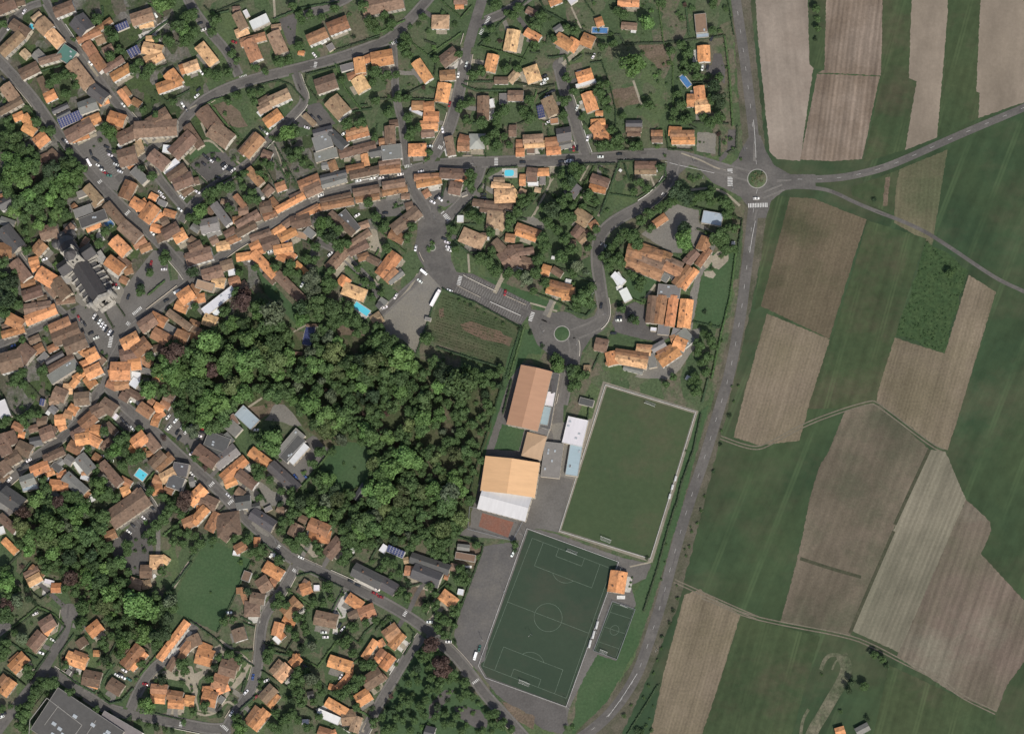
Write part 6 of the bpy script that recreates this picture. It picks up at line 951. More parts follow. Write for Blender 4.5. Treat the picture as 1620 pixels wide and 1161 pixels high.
# ---- the church
def church():
    ox, oy = 150, 436
    g = lambda x, y, h=0: G(60+x/8.1, 340+y/8.1, h)
    (ax, ay), (bx, by) = g(530, 640, 13), g(790, 1040, 13)
    a = atan2(by-ay, bx-ax); cx, cy = (ax+bx)/2, (ay+by)/2
    e = empty('church', cx, cy, a); tag(e, 'slate-roofed grey stone church with a tall tower and pale front, beside the square', 'church')
    L = hypot(bx-ax, by-ay)+2
    def wing(nm, x, y, L_, W_, h, pitch, rot=0.0, hip=0.0):
        rb, rh = gable_roof(L_, W_, h, pitch, hip, 0.2)
        w_ = walls(L_, W_, h, rh, hip > 0, False).obj(nm+'_wall', ['church_stone'], e); r_ = rb.obj(nm+'_roof', ['slate_roof'], e, (0.06, 0.057, 0.058))
        for o in (w_, r_): o.location = (x, y, 0); o.rotation_euler = (0, 0, rot)
        return w_, r_
    wing('nave', 0, 0, L, 11.5, 12.5, radians(48))
    for s in (-1, 1):
        mb = MB(); y0, y1 = s*5.6, s*9.8
        q = [(-L/2+1, y0), (L/2-1, y0), (L/2-1, y1), (-L/2+1, y1)]
        if s < 0: q = q[::-1]
        hs = {y0: 8.6, y1: 6.2}
        mb.solid([(x, y, 0) for x, y in q], [(x, y, hs[y]) for x, y in q], 0, 1)
        mb.obj('aisle', ['church_stone', 'slate_roof'], e, (0.085, 0.082, 0.08))
        for k in range(6):
            x = -L/2+2.5+k*(L-5)/5
            b_ = MB(); b_.box(x, s*10.6, 0, 0.9, 1.8, 7.2, 0); b_.solid([(x-.3, s*5.6, 8.2), (x+.3, s*5.6, 8.2), (x+.3, s*10.6, 6.4), (x-.3, s*10.6, 6.4)][::s], [(x-.3, s*5.6, 10.2), (x+.3, s*5.6, 10.2), (x+.3, s*10.6, 7.4), (x-.3, s*10.6, 7.4)][::s])
            b_.obj('buttress', ['church_stone'], e)
    wing('transept', -L/2-3.5, 0, 27, 9.5, 12.0, radians(46), pi/2)
    wing('choir', -L/2-11.5, 0, 11, 10.5, 12.0, radians(46))
    mb = MB(); n_ = 10
    ring = [(-L/2-17+6.2*cos(pi/2+pi*k/(n_-1)), 6.2*sin(pi/2+pi*k/(n_-1))) for k in range(n_)]
    mb.solid([(x, y, 0) for x, y in ring], [(x, y, 10.5) for x, y in ring]); mb.obj('apse_wall', ['church_stone'], e)
    mb = MB(); ap = (-L/2-15.5, 0, 15.5); rg = [(-L/2-17+6.5*cos(pi/2+pi*k/(n_-1)), 6.5*sin(pi/2+pi*k/(n_-1)), 10.5) for k in range(n_)]
    for p, q in zip(rg, rg[1:]): mb.face([p, q, ap])
    mb.obj('apse_roof', ['slate_roof'], e, (0.10, 0.095, 0.095))
    for k in range(3):
        t = pi/2+pi*(k+1)/4; x, y = -L/2-17+8.5*cos(t), 8.5*sin(t)
        mb = MB(); mb.cyl(x, y, 0, 3, x, y, 6.5, 3, 9, 0); mb.cyl(x, y, 6.5, 3.2, x, y, 9.3, 0.1, 9, 1)
        mb.obj('side_chapel', ['church_stone', 'slate_roof'], e, (0.085, 0.082, 0.08))
    # crossing tower with spire
    tx = -L/2-3.5
    mb = MB(); mb.box(tx, 0, 0, 8.6, 8.6, 29, 0)
    for sx in (-1, 1):
        for sy in (-1, 1):
            mb.box(tx+sx*4.2, sy*4.2, 0, 1.4, 1.4, 30, 0); mb.solid([(tx+sx*4.2+u, sy*4.2+v, 30) for u, v in ((-.7, -.7), (.7, -.7), (.7, .7), (-.7, .7))], [(tx+sx*4.2+u, sy*4.2+v, 33) for u, v in ((-.05, -.05), (.05, -.05), (.05, .05), (-.05, .05))])
        for q in (-1.6, 1.6):
            mb.box(tx+sx*4.32, q, 22, 0.1, 1.2, 27, 1); mb.box(tx+q, sx*4.32, 22, 1.2, 0.1, 27, 1)
    tw = mb.obj('tower', ['church_stone', 'pot'], e)
    mb = MB(); mb.cyl(tx, 0, 29.02, 4.5, tx, 0, 37, 0.12, 8); mb.obj('spire', ['slate_roof'], tw, (0.09, 0.085, 0.085))
    # west front with twin turrets and stepped gable
    fx = L/2+1.2
    mb = MB(); mb.box(fx, 0, 0, 2.2, 14, 14, 0); mb.solid([(fx-1.1, -6.2, 14), (fx+1.1, -6.2, 14), (fx+1.1, 6.2, 14), (fx-1.1, 6.2, 14)], [(fx-1.1, -.2, 19.5), (fx+1.1, -.2, 19.5), (fx+1.1, .2, 19.5), (fx-1.1, .2, 19.5)])
    mb.box(fx+1.15, 0, 0, 0.2, 3.2, 4.6, 1); mb.cyl(fx+1.1, 0, 10, 1.6, fx+1.22, 0, 10, 1.6, 12, 1)
    for s in (-1, 1): mb.box(fx+1.6, s*4.4, 0, 1.6, 1.5, 10, 0); mb.box(fx+1.15, s*6.9, 0, 0.2, 1.6, 3.4, 1)
    fr = mb.obj('west_front', ['church_stone', 'pot'], e)
    for s in (-1, 1):
        mb = MB(); mb.cyl(fx, s*7.6, 0, 1.7, fx, s*7.6, 16.5, 1.6, 10, 0); mb.cyl(fx, s*7.6, 16.5, 1.8, fx, s*7.6, 20.5, 0.08, 10, 1); mb.obj('turret', ['church_stone', 'concrete'], fr)
    mb = MB(); mb.box(fx+3.4, 0, 0, 3, 12, 0.5, 0); mb.box(fx+3.0, 0, 0.5, 2.2, 10, 0.8, 0); mb.obj('steps', ['church_stone'], e)
    # sacristy on the south side
    mb = MB(); mb.box(-L/2+1, -13.5, 0, 7, 7, 5, 0, mtop=1); mb.obj('sacristy', ['church_stone', 'concrete'], e)
    mb = MB(); mb.box(-L/2+2, 14, 0, 8, 6, 5, 0, mtop=1); mb.obj('chapel_annexe', ['church_stone', 'concrete'], e)
church()

# ---- terraces and drives beside the houses
for i in order:
    r = recs[i]
    if r['own'] is not None or r['comp'] is not None or r['A'] < 60 or 'f' in r['code']: continue
    q = R.random()
    if q < (0.35 if r['core'] else 0.85):
        # paved strip on the sunny side
        c, s_ = cos(r['a']), sin(r['a']); sd = -1 if (-c) * 1 < 0 else 1
        n_ = (-s_*-1, c*-1)
        if n_[1] > 0: n_ = (-n_[0], -n_[1])
        wd = R.uniform(2.2, 4.5); L = r['L']*R.uniform(.5, 1.0); off = r['W']/2+wd/2-0.2; mx, my = r['cx']+n_[0]*off+c*R.uniform(-2, 2), r['cy']+n_[1]*off
        P = [(mx+c*u-n_[0]*v, my+s_*u-n_[1]*v) for u, v in ((-L/2, -wd/2), (L/2, -wd/2), (L/2, wd/2), (-L/2, wd/2))]
        sheet('terrace', P, stack(P), R.choice(['pale_paving', 'sand_gravel', 'gravel', 'gravel', 'sand_gravel']), 0.25, px=False)
    if not r['core'] and R.random() < 0.75:
        best = None
        for li, (hw, L) in enumerate(LINES):
            if len(L) < 3 or li < 5: continue
            for p in L:
                d = hypot(p[0]-r['cx'], p[1]-r['cy'])
                if best is None or d-hw < best[0]: best = (d-hw, p, hw)
        if best and 9 < best[0] < 30:
            p = best[1]; a0 = (r['cx'], r['cy']); tt = 1-(best[2]+0.6)/hypot(p[0]-a0[0], p[1]-a0[1]); p = (a0[0]+(p[0]-a0[0])*tt, a0[1]+(p[1]-a0[1])*tt); mb_ = (p[0], p[1]); Lr = [a0, ((a0[0]+p[0])/2+R.uniform(-1, 1), (a0[1]+p[1])/2+R.uniform(-1, 1)), mb_]
            o1, o2 = offset_line(Lr, 1.5), offset_line(Lr, -1.5); P = o1+o2[::-1]
            sheet('drive', P, stack(P), R.choice(['gravel', 'asphalt', 'sand_gravel', 'gravel', 'dark_asphalt']), 0.2, px=False)
# ------------------------------------------------------------------ trees, shrubs, hedges
def leaf_crown(seed, n_leaf, blobs, kind):
    r = random.Random(seed); mb = MB()
    cs = []
    for k in range(blobs):
        while True:
            p = Vector((r.uniform(-1, 1), r.uniform(-1, 1), r.uniform(-0.7, 1)))
            if p.length < 1: break
        if kind == 'cone':
            t = k/blobs; z = -0.8+1.9*t; a = r.uniform(0, 2*pi); q = (1-t)*0.62
            cs.append((Vector((cos(a)*q*.8, sin(a)*q*.8, z)), 0.42*(1-t)+0.1))
        else:
            p = p*0.66; cs.append((p, r.uniform(0.28, 0.46)*(1.0 if p.length < 0.5 else 0.85)))
    vol = [c[1]**2 for c in cs]; tot = sum(vol)
    for (c, rad), v in zip(cs, vol):
        for _ in range(int(n_leaf*v/tot)):
            d = Vector((r.gauss(0, 1), r.gauss(0, 1), r.gauss(0.25, 1))).normalized()
            p = c+d*rad*r.uniform(0.72, 1.05); p.z *= 0.85
            nrm = (d+Vector((r.gauss(0, .5), r.gauss(0, .5), r.gauss(0, .5)))).normalized()
            t1 = nrm.orthogonal().normalized(); t2 = nrm.cross(t1); a = r.uniform(0, pi); s = r.uniform(0.05, 0.11)
            u = (t1*cos(a)+t2*sin(a))*s; w_ = (t2*cos(a)-t1*sin(a))*s*r.uniform(.6, 1)
            mb.face([p-u-w_*.6, p+u*.4-w_, p+u+w_*.5, p-u*.3+w_])
    return mb
CROWN = [leaf_crown(s, 1500, 16, 'round').mesh('crown_round', ['foliage']) for s in range(7)]
CONE = [leaf_crown(50+s, 1100, 14, 'cone').mesh('crown_cone', ['foliage']) for s in range(3)]
BUSH = [leaf_crown(80+s, 420, 8, 'round').mesh('crown_bush', ['foliage']) for s in range(5)]
def trunk_mesh(seed):
    r = random.Random(seed); mb = MB(); mb.cyl(0, 0, 0, 0.09, 0.01, 0, 0.55, 0.06, 7)
    for k in range(4):
        a = k*pi/2+r.uniform(-.4, .4); mb.cyl(0.01, 0, 0.45, 0.045, cos(a)*.38, sin(a)*.38, 1.0, 0.02, 5)
    return mb.mesh('trunk_limbs', ['bark'])
TRUNK = [trunk_mesh(s) for s in range(3)]
FC = {'': (0.062, 0.106, 0.038), 'l': (0.090, 0.160, 0.048), 'd': (0.038, 0.064, 0.030), 'm': (0.072, 0.046, 0.038), 'v': (0.095, 0.122, 0.072), 'p': (0.20, 0.09, 0.10), 'w': (0.085, 0.115, 0.044)}
TONE = {'': 'mid-green', 'l': 'bright green', 'd': 'dark green', 'm': 'purple-brown', 'v': 'grey-green', 'p': 'pink blossoming', 'w': 'olive-green'}
WOOD = [(248, 575), (330, 535), (420, 520), (500, 545), (600, 525), (640, 560), (700, 590), (775, 610), (770, 690), (742, 815), (700, 850), (640, 868), (545, 855), (525, 800), (545, 760), (560, 700), (520, 690), (450, 635), (380, 625), (300, 690), (270, 640)]
CLEAR = [[tuple(p) for p in tp('13', q)] for q in ("400 160 760 120 1000 360 1250 600 1620 560 1600 700 1500 900 1250 960 900 1080 300 1080 300 350",)] + [[tuple(p) for p in tp('12', "1230 570 1520 700 1450 880 1280 780")], [tuple(p) for p in tp('12', "850 560 1130 560 1120 800 960 880 780 870")], tp('23', "60 270 250 260 180 470 100 480 0 380"), tp('23', "0 490 110 560 60 640 0 640")]
GROVE = [(20, 825), (60, 800), (150, 805), (178, 850), (180, 880), (205, 900), (205, 935), (240, 945), (268, 960), (262, 1010), (180, 995), (130, 960), (110, 935), (96, 915), (40, 870)]
SOUTHW = [(665, 1020), (700, 1060), (730, 1075), (775, 1130), (790, 1161), (640, 1175), (600, 1175), (625, 1120), (640, 1065)]
def hits_building(x, y, rr):
    for fx, fy, fr, r in FOOT:
        if abs(fx-x) < fr+rr+3 and abs(fy-y) < fr+rr+3:
            gx, gy = G(x, y, 1.5); dx, dy = gx-r['cx'], gy-r['cy']
            lx, ly = dx*cos(-r['a'])-dy*sin(-r['a']), dx*sin(-r['a'])+dy*cos(-r['a'])
            if abs(lx) < r['L']/2+rr*S and abs(ly) < r['W']/2+rr*S: return True
    return False
def on_road(x, y, rr=1.0):
    g = G(x, y)
    return any(seg_dist(g, L) < hw+rr for hw, L in LINES if len(L) > 2)
TREES = [t for t in TREES if not hits_building(t[0], t[1], -1.0)]
def retone(t):
    x, y, r, tn = t
    if inside((x, y), WOOD) or inside((x, y), GROVE): return (x, y, r*R.choice([.7, .9, 1.1, 1.25]), R.choice([tn, tn, 'l', 'l', 'w', '', '']) if tn != 'm' else R.choice(['m', 'w', 'w']))
    if inside((x, y), SOUTHW): return (x, y, r*0.66, R.choice(['l', 'w', '', '']) if tn == 'm' else tn)
    return t
TREES = [retone(t) for t in TREES]
from mathutils import noise as pnoise
def fill(poly, n_, rmin, rmax, keep, tones):
    xs = [p[0] for p in poly]; ys = [p[1] for p in poly]
    for _ in range(n_):
        x, y, r = R.uniform(min(xs), max(xs)), R.uniform(min(ys), max(ys)), R.uniform(rmin, rmax)
        if not inside((x, y), poly) or any(inside((x, y), c) for c in CLEAR): continue
        if poly is WOOD or poly is GROVE or poly is SOUTHW:
            if pnoise.noise(Vector((x/26, y/26, 3.1))) > (0.30 if poly is GROVE else -0.05 if poly is SOUTHW else 0.0 if x > 665 else 0.22): continue
        kk = keep*(1.3 if poly is WOOD and (x > 665 or (x < 420 and y < 600)) else 1.0)
        if any(hypot(t[0]-x, t[1]-y) < (t[2]+r)*kk for t in TREES): continue
        if hits_building(x, y, r*0.5) or on_road(x, y, 2): continue
        TREES.append((x, y, r, R.choice(tones)))
fill(WOOD, 9000, 7, 14, 0.60, ['', 'l', 'l', 'd', '', 'v', 'w'])
fill(WOOD, 2600, 3.5, 8, 0.6, ['', 'd', 'l', 'v', 'm', 'w'])
fill(GROVE, 3500, 5, 13, 0.57, ['', 'l', '', 'd', 'v', 'w'])
fill(SOUTHW, 300, 3, 6, 1.0, ['w', 'l', 'l'])
# garden shrubs the sheets record only as texture: around the plots, clear of roofs and streets
GARD = [(0, 0), (1150, 0), (1165, 240), (1040, 235), (1000, 330), (930, 470), (830, 440), (640, 330), (700, 640), (650, 700), (640, 1161), (0, 1161)]
NOT = [[(570, 450), (720, 440), (840, 500), (920, 480), (900, 600), (800, 850), (720, 1060), (600, 650)], [(100, 380), (300, 340), (320, 440), (180, 600)], [(270, 845), (400, 885), (345, 1005), (265, 970)], WOOD, [(655, 340), (720, 330), (860, 500), (700, 460)]]
shr = 0
for _ in range(9000):
    if shr >= 420: break
    x, y, r = R.uniform(0, 1160), R.uniform(0, 1161), R.choice([1.2, 1.6, 2.0, 2.6, 3.4, 5])
    if not inside((x, y), GARD) or any(inside((x, y), q) for q in NOT): continue
    if hits_building(x, y, r*0.8) or on_road(x, y, r*S+1.6): continue
    if any(abs(t[0]-x) < 14 and hypot(t[0]-x, t[1]-y) < (t[2]+r)*0.8 for t in TREES): continue
    TREES.append((x, y, r, R.choice(['', '', 'd', 'l', 'v', 'm', '']))); shr += 1
def vis(t): return -12 < t[0] < PW+12 and -12 < t[1] < PH+12
TREES = sorted([t for t in TREES if vis(t)], key=lambda t: -t[2])
BIG = [t for t in TREES if t[2] >= 6.6]; SMALL = [t for t in TREES if t[2] < 6.6]
def tree_dims(r):
    rad = r*S; return rad, rad*0.95, max(0.6, rad*0.75 if rad < 2.2 else rad*0.9+0.8)
cnt = {'tree': 0, 'bush': 0, 'conifer': 0}
REST = []
for big, lst in ((True, BIG), (False, SMALL)):
    for (px, py, r, tone) in lst:
        rad, rz, base = tree_dims(r)
        con = big and tone in ('d', 'v') and (int(px*7+py*3) % 3 == 0)
        key = 'conifer' if con else ('tree' if big else 'bush')
        if cnt[key] >= 285: REST.append((px, py, r, tone, big)); continue
        cnt[key] += 1
        zc = base+rz*0.8; x, y = G(px, py, zc)
        nm = 'conifer' if con else ('broadleaf_tree' if big else 'garden_bush')
        e = empty(nm, x, y, R.uniform(0, 6.28))
        me = R.choice(CONE if con else CROWN if big else BUSH)
        c = link('crown', me, e, jit(FC[tone], 0.28)); k = rad*1.12
        if not big: zc = rad*0.75
        c.scale = (k*R.uniform(.92, 1.08), k*R.uniform(.92, 1.08), (rz*1.5 if con else rz if big else rad*0.9)); c.location = (0, 0, zc+(rz*0.6 if con else 0))
        if big:
            t = link('trunk', R.choice(TRUNK), e); t.scale = (rad*0.9, rad*0.9, zc)
        size = 'very large' if r > 16 else 'large' if r > 11 else 'medium-sized' if r > 8 else 'small' if big else ('rounded' if r > 4.5 else 'small rounded' if r > 3 else 'tiny')
        tag(e, None, {'conifer': 'conifer', 'tree': 'tree', 'bush': 'bush'}[key], {'conifer': 'conifers of the park and gardens', 'tree': 'broadleaf trees of the village', 'bush': 'bushes in the gardens'}[key],
            auto=dict(px=px, py=py, words=[size, TONE[tone]], cat=key, rec=None))
import numpy as np
def merged(name, items, protos, label, cat):
    V, F, nv = [], [], 0
    arr = []
    for me in protos:
        co = np.zeros(len(me.vertices)*3); me.vertices.foreach_get('co', co); arr.append((co.reshape(-1, 3), np.array([tuple(p.vertices) for p in me.polygons])))
    for (px, py, r, tone, big) in items:
        co, fa = arr[R.randrange(len(arr))]; rad, rz, base = tree_dims(r); zc = base+rz*.8 if big else rad*.75
        x, y = G(px, py, zc); a = R.uniform(0, 6.28); c, s = cos(a), sin(a); k = rad*1.12
        q = np.stack([(co[:, 0]*c-co[:, 1]*s)*k+x, (co[:, 0]*s+co[:, 1]*c)*k+y, co[:, 2]*(rz if big else rad*.9)+zc], 1)
        V.append(q); F.append(fa+nv); nv += len(q)
    V = np.concatenate(V); F = np.concatenate(F)
    me = bpy.data.meshes.new(name); me.vertices.add(len(V)); me.vertices.foreach_set('co', V.ravel())
    me.loops.add(F.size); me.loops.foreach_set('vertex_index', F.ravel().astype(np.int32)); me.polygons.add(len(F)); me.polygons.foreach_set('loop_start', np.arange(0, F.size, 4, dtype=np.int32)); me.polygons.foreach_set('loop_total', np.full(len(F), 4, dtype=np.int32))
    me.materials.append(MATS['foliage']); me.update(calc_edges=True)
    o = link(name, me, None, FC['']); tag(o, label, cat, kind='stuff'); return o
rb_, rs_ = [t for t in REST if t[4]], [t for t in REST if not t[4]]
if rb_: merged('woodland', rb_, CROWN[:4], 'mass of smaller tree crowns filling the wood between its larger trees', 'woodland')
if rs_: merged('undergrowth', rs_, BUSH, 'low shrubs and undergrowth scattered through gardens and wood', 'undergrowth')
# bramble thicket in the farmland: low leafy clumps
bp = []
poly = tp('E1', "1100 275 1326 432 1196 872 935 780 960 700 1060 400")
for _ in range(1100):
    x, y = R.uniform(1410, 1540), R.uniform(375, 565)
    if inside((x, y), poly) and R.random() < 0.55: bp.append((x, y, R.uniform(.6, 2.0), '', False))
o = merged('bramble_thicket', bp, BUSH, 'bright green bramble thicket in the fallow field east of the ring road', 'brambles'); o.color = (0.050, 0.095, 0.035, 1)
# solitary field trees and verge shrubs (photo pixels)
# hedges: clipped body with leafy faces
def hedge(pts, i):
    L = P2(pts); n_len = sum(hypot(b_[0]-a[0], b_[1]-a[1]) for a, b_ in zip(L, L[1:]))
    if n_len < 4: return
    mb = MB(); r = random.Random(i); hgt = r.choice([1.3, 1.6, 1.9, 2.2]); wd = r.choice([0.7, 0.9, 1.2])
    fine = [L[0]]
    for a, b_ in zip(L, L[1:]):
        d = hypot(b_[0]-a[0], b_[1]-a[1]); n_ = max(1, int(d/1.6))
        for k in range(1, n_+1): fine.append((a[0]+(b_[0]-a[0])*k/n_, a[1]+(b_[1]-a[1])*k/n_))
    fine = [(x+r.uniform(-.15, .15), y+r.uniform(-.15, .15)) for x, y in fine]
    o1, o2 = offset_line(fine, wd/2), offset_line(fine, -wd/2)
    hs = [hgt+r.uniform(-.2, .2) for _ in fine]; n_ = len(fine)
    k = len(mb.v)
    for j in range(n_): mb.v += [(*o1[j], 0), (o1[j][0], o1[j][1], hs[j]*.85), (*fine[j], hs[j]), (o2[j][0], o2[j][1], hs[j]*.85), (*o2[j], 0)]
    for j in range(n_-1):
        for q in range(4): mb.f.append((k+j*5+q, k+j*5+q+5, k+j*5+q+6, k+j*5+q+1)[::-1]); mb.m.append(0)
    for j in range(n_):
        for _ in range(9):
            x, y = fine[j]; p = Vector((x+r.gauss(0, wd*.42), y+r.gauss(0, wd*.42), hs[j]*r.uniform(.5, 1.12)))
            nrm = Vector((r.gauss(0, 1), r.gauss(0, 1), r.gauss(.6, 1))).normalized(); t1 = nrm.orthogonal().normalized()*r.uniform(.2, .38); t2 = nrm.cross(t1)
            mb.face([p-t1-t2, p+t1-t2*.5, p+t1*.7+t2, p-t1*.5+t2])
    cx, cy = fine[n_//2]
    mb.v = [(x-cx, y-cy, z) for x, y, z in mb.v]
    o = mb.obj('hedge', ['foliage'], None, jit(r.choice([FC['d'], FC[''], FC['d'], (0.04, 0.055, 0.03)]), .2)); o.location = (cx, cy, 0)
    mx, my = pts[len(pts)//2] if len(pts) > 2 else ((pts[0][0]+pts[1][0])/2, (pts[0][1]+pts[1][1])/2)
    dx, dy = pts[-1][0]-pts[0][0], pts[-1][1]-pts[0][1]
    size = 'short' if n_len < 18 else 'long' if n_len > 50 else 'medium-length'
    run = 'bent' if len(pts) > 3 else ('running east-west' if abs(dx) > 2*abs(dy) else 'running north-south' if abs(dy) > 2*abs(dx) else 'diagonal')
    tag(o, None, 'hedge', 'hedges between the plots', auto=dict(px=mx, py=my, words=[size, run], cat='hedge', rec=None))
# boundary hedges between neighbouring houses
hs_ = [r for r in recs if r['own'] is None and r['comp'] is None and r['A'] > 66 and not r['core']]
done = 0
for ia, ra in enumerate(hs_):
    near = sorted(((hypot(ra['px']-rb['px'], ra['py']-rb['py']), ib) for ib, rb in enumerate(hs_) if ib > ia))[:2]
    for d, ib in near:
        rb = hs_[ib]
        if not 34 < d < 85 or done > 170: continue
        t = R.uniform(.4, .6); mx, my = ra['px']*(1-t)+rb['px']*t, ra['py']*(1-t)+rb['py']*t; ux, uy = -(rb['py']-ra['py'])/d, (rb['px']-ra['px'])/d; run = []
        Lh = R.uniform(16, 40)
        for k in range(9):
            q = (mx+ux*(k/8-.5)*Lh, my+uy*(k/8-.5)*Lh)
            if hits_building(q[0], q[1], 2) or on_road(q[0], q[1], 1.6) or any(seg_dist(q, h_) < 5 for h_ in HEDGES if len(h_) > 1): 
                if len(run) < 3: run = []
                else: break
            else: run.append(q)
        if len(run) >= 3: HEDGES.append([run[0], run[-1]]); done += 1
for i, h_ in enumerate(HEDGES): hedge(h_, i)

# low rendered garden walls along the village streets
wn_ = 0
for i, (hw, L) in enumerate(LINES):
    if i in (0, 1, 2, 3, 4, 13) or len(L) < 3 or wn_ > 170: continue
    for sd in (1, -1):
        c = offset_line(L, sd*(hw+1.9)); run = []; want = R.uniform(8, 24); acc = 0
        for k, p in enumerate(c):
            bad = any(j != i and seg_dist(p, L2) < h2+1.5 for j, (h2, L2) in enumerate(LINES) if len(L2) > 2) or any(abs(q['cx']-p[0])+abs(q['cy']-p[1]) < 40 and abs((p[0]-q['cx'])*cos(-q['a'])-(p[1]-q['cy'])*sin(-q['a'])) < q['L']/2+.6 and abs((p[0]-q['cx'])*sin(-q['a'])+(p[1]-q['cy'])*cos(-q['a'])) < q['W']/2+.6 for _, _, _, q in FOOT)
            if not bad and run: acc += hypot(p[0]-run[-1][0], p[1]-run[-1][1])
            if not bad: run.append(p)
            if (bad or acc > want or k == len(c)-1):
                if len(run) > 1 and acc > 5 and R.random() < 0.3:
                    mb = MB(); h = R.choice([.5, .7, 1.0, 1.2]); cx, cy = run[len(run)//2]; rr = [(x-cx, y-cy) for x, y in run]; o1, o2 = offset_line(rr, .10), offset_line(rr, -.10); p1, p2 = offset_line(rr, .14), offset_line(rr, -.14)
                    for q in range(len(rr)-1):
                        mb.solid([(*o2[q], 0), (*o2[q+1], 0), (*o1[q+1], 0), (*o1[q], 0)], [(*o2[q], h), (*o2[q+1], h), (*o1[q+1], h), (*o1[q], h)], 0)
                        mb.solid([(*p2[q], h), (*p2[q+1], h), (*p1[q+1], h), (*p1[q], h)], [(*p2[q], h+.07), (*p2[q+1], h+.07), (*p1[q+1], h+.07), (*p1[q], h+.07)], 0)
                    o = mb.obj('garden_wall', ['render_wall'], None, R.choice(WALLC)); o.location = (cx, cy, 0); wn_ += 1
                    u = (cx, cy); px = 810+cx/S; py = 580.5-cy/S
                    if -5 < px < PW+5 and -5 < py < PH+5: tag(o, None, 'wall', 'low walls along the village streets', auto=dict(px=px, py=py, words=['knee-high' if h < .6 else 'low' if h < .9 else 'waist-high' if h < 1.1 else 'chest-high', 'pale'], cat='wall', rec=None))
                    else: bpy.data.objects.remove(o); wn_ -= 1
                run = []; acc = 0; want = R.uniform(8, 24)
# ------------------------------------------------------------------ vehicles, pools, fences, goals, lamps, mounds
CARC = {'w': (0.75, 0.75, 0.74), 'W': (0.78, 0.78, 0.76), 'L': (0.72, 0.72, 0.70), 'd': (0.03, 0.032, 0.038), 'r': (0.28, 0.03, 0.035), 'b': (0.05, 0.09, 0.25), 'g': (0.06, 0.16, 0.13)}
CARN = {'w': 'white', 'W': 'white', 'L': 'white', 'd': 'black', 'r': 'dark red', 'b': 'blue', 'g': 'green'}
def loft(mb, secs, mi=0):
    """closed body from cross sections (x, half width, z bottom, z top)"""
    k = len(mb.v); n_ = 6
    for x, hw, z0, z1 in secs:
        mb.v += [(x, -hw*.9, z0), (x, -hw, z0+(z1-z0)*.45), (x, -hw*.82, z1), (x, hw*.82, z1), (x, hw, z0+(z1-z0)*.45), (x, hw*.9, z0)]
    for j in range(len(secs)-1):
        for q in range(n_): mb.f.append((k+j*n_+q, k+j*n_+(q+1) % n_, k+(j+1)*n_+(q+1) % n_, k+(j+1)*n_+q)); mb.m.append(mi)
    mb.f.append(tuple(range(k, k+n_))[::-1]); mb.m.append(mi); e = k+(len(secs)-1)*n_; mb.f.append(tuple(range(e, e+n_))); mb.m.append(mi)
def car_meshes(kind):
    b_, g_ = MB(), MB()
    if kind == 'car':
        loft(b_, [(-2.1, .70, .35, .75), (-2.0, .84, .22, .92), (-1.1, .88, .2, .98), (.9, .88, .2, .95), (1.7, .84, .22, .78), (2.1, .66, .32, .62)])
        loft(g_, [(-1.75, .70, .9, .98), (-1.2, .72, .9, 1.40), (.25, .72, .9, 1.42), (1.0, .72, .88, .95)])
        loft(b_, [(-1.15, .60, 1.38, 1.45), (.2, .60, 1.38, 1.46)]); wx = (-1.3, 1.3)
    elif kind == 'van':
        loft(b_, [(-2.7, .9, .3, 2.0), (-2.6, .95, .25, 2.1), (1.5, .95, .25, 2.1), (2.0, .93, .25, 1.3), (2.7, .85, .3, .95)])
        loft(g_, [(1.45, .82, 1.2, 2.02), (2.05, .8, 1.15, 1.35)]); wx = (-1.7, 1.8)
    else:
        loft(b_, [(-6, 1.2, .7, 3.3), (4.2, 1.2, .7, 3.3)]); loft(b_, [(4.5, 1.15, .4, 2.8), (6.3, 1.1, .4, 2.6)]); loft(g_, [(6.2, 1.0, 1.5, 2.5), (6.4, .95, 1.5, 2.3)]); wx = (-4.6, -3.4, 5.2)
    for x in wx:
        for s in (-1, 1):
            hw = .82 if kind != 'lorry' else 1.1
            k = len(b_.v); n_ = 10; rr = .32 if kind != 'lorry' else .5
            b_.v += [(x+rr*cos(2*pi*i/n_), s*(hw-.1), rr+rr*sin(2*pi*i/n_)) for i in range(n_)]+[(x+rr*cos(2*pi*i/n_), s*(hw+.08), rr+rr*sin(2*pi*i/n_)) for i in range(n_)]
            for i in range(n_): b_.f.append((k+i, k+(i+1) % n_, k+n_+(i+1) % n_, k+n_+i)); b_.m.append(1)
            b_.f.append(tuple(range(k+n_, k+2*n_))); b_.m.append(1)
    return b_.mesh(kind+'_body', ['car_paint', 'tyre']), g_.mesh(kind+'_glass', ['dark_glass'])
CM = {k: car_meshes(k) for k in ('car', 'van', 'lorry')}
EXTRA = []
DUG = []
for (px, py, ang, c, tile) in CARS:
    if tile in ((3, 3),) or (tile in ((3, 4), (3, 5)) and c in 'Ww'): DUG.append((px, py, ang)); continue
    kind = 'van' if c == 'W' else 'lorry' if c == 'L' else 'car'
    if any(hypot(px-q[0], py-q[1]) < 3.0 for q in EXTRA): continue
    EXTRA.append((px, py))
    x, y = G(px, py, 1.0); z = 0.115
    nm = {'car': 'parked_car', 'van': 'delivery_van', 'lorry': 'box_lorry'}[kind]
    e = empty(nm, x, y, radians(ang)+(pi if (int(px) % 2) else 0), z)
    b_, g_ = CM[kind]; link('body', b_, e, jit(CARC[c], .15)); link('window', g_, e)
    tag(e, None, {'car': 'car', 'van': 'van', 'lorry': 'lorry'}[kind], 'vehicles parked or standing in the village', auto=dict(px=px, py=py, words=[CARN[c]], cat=kind, rec=None))
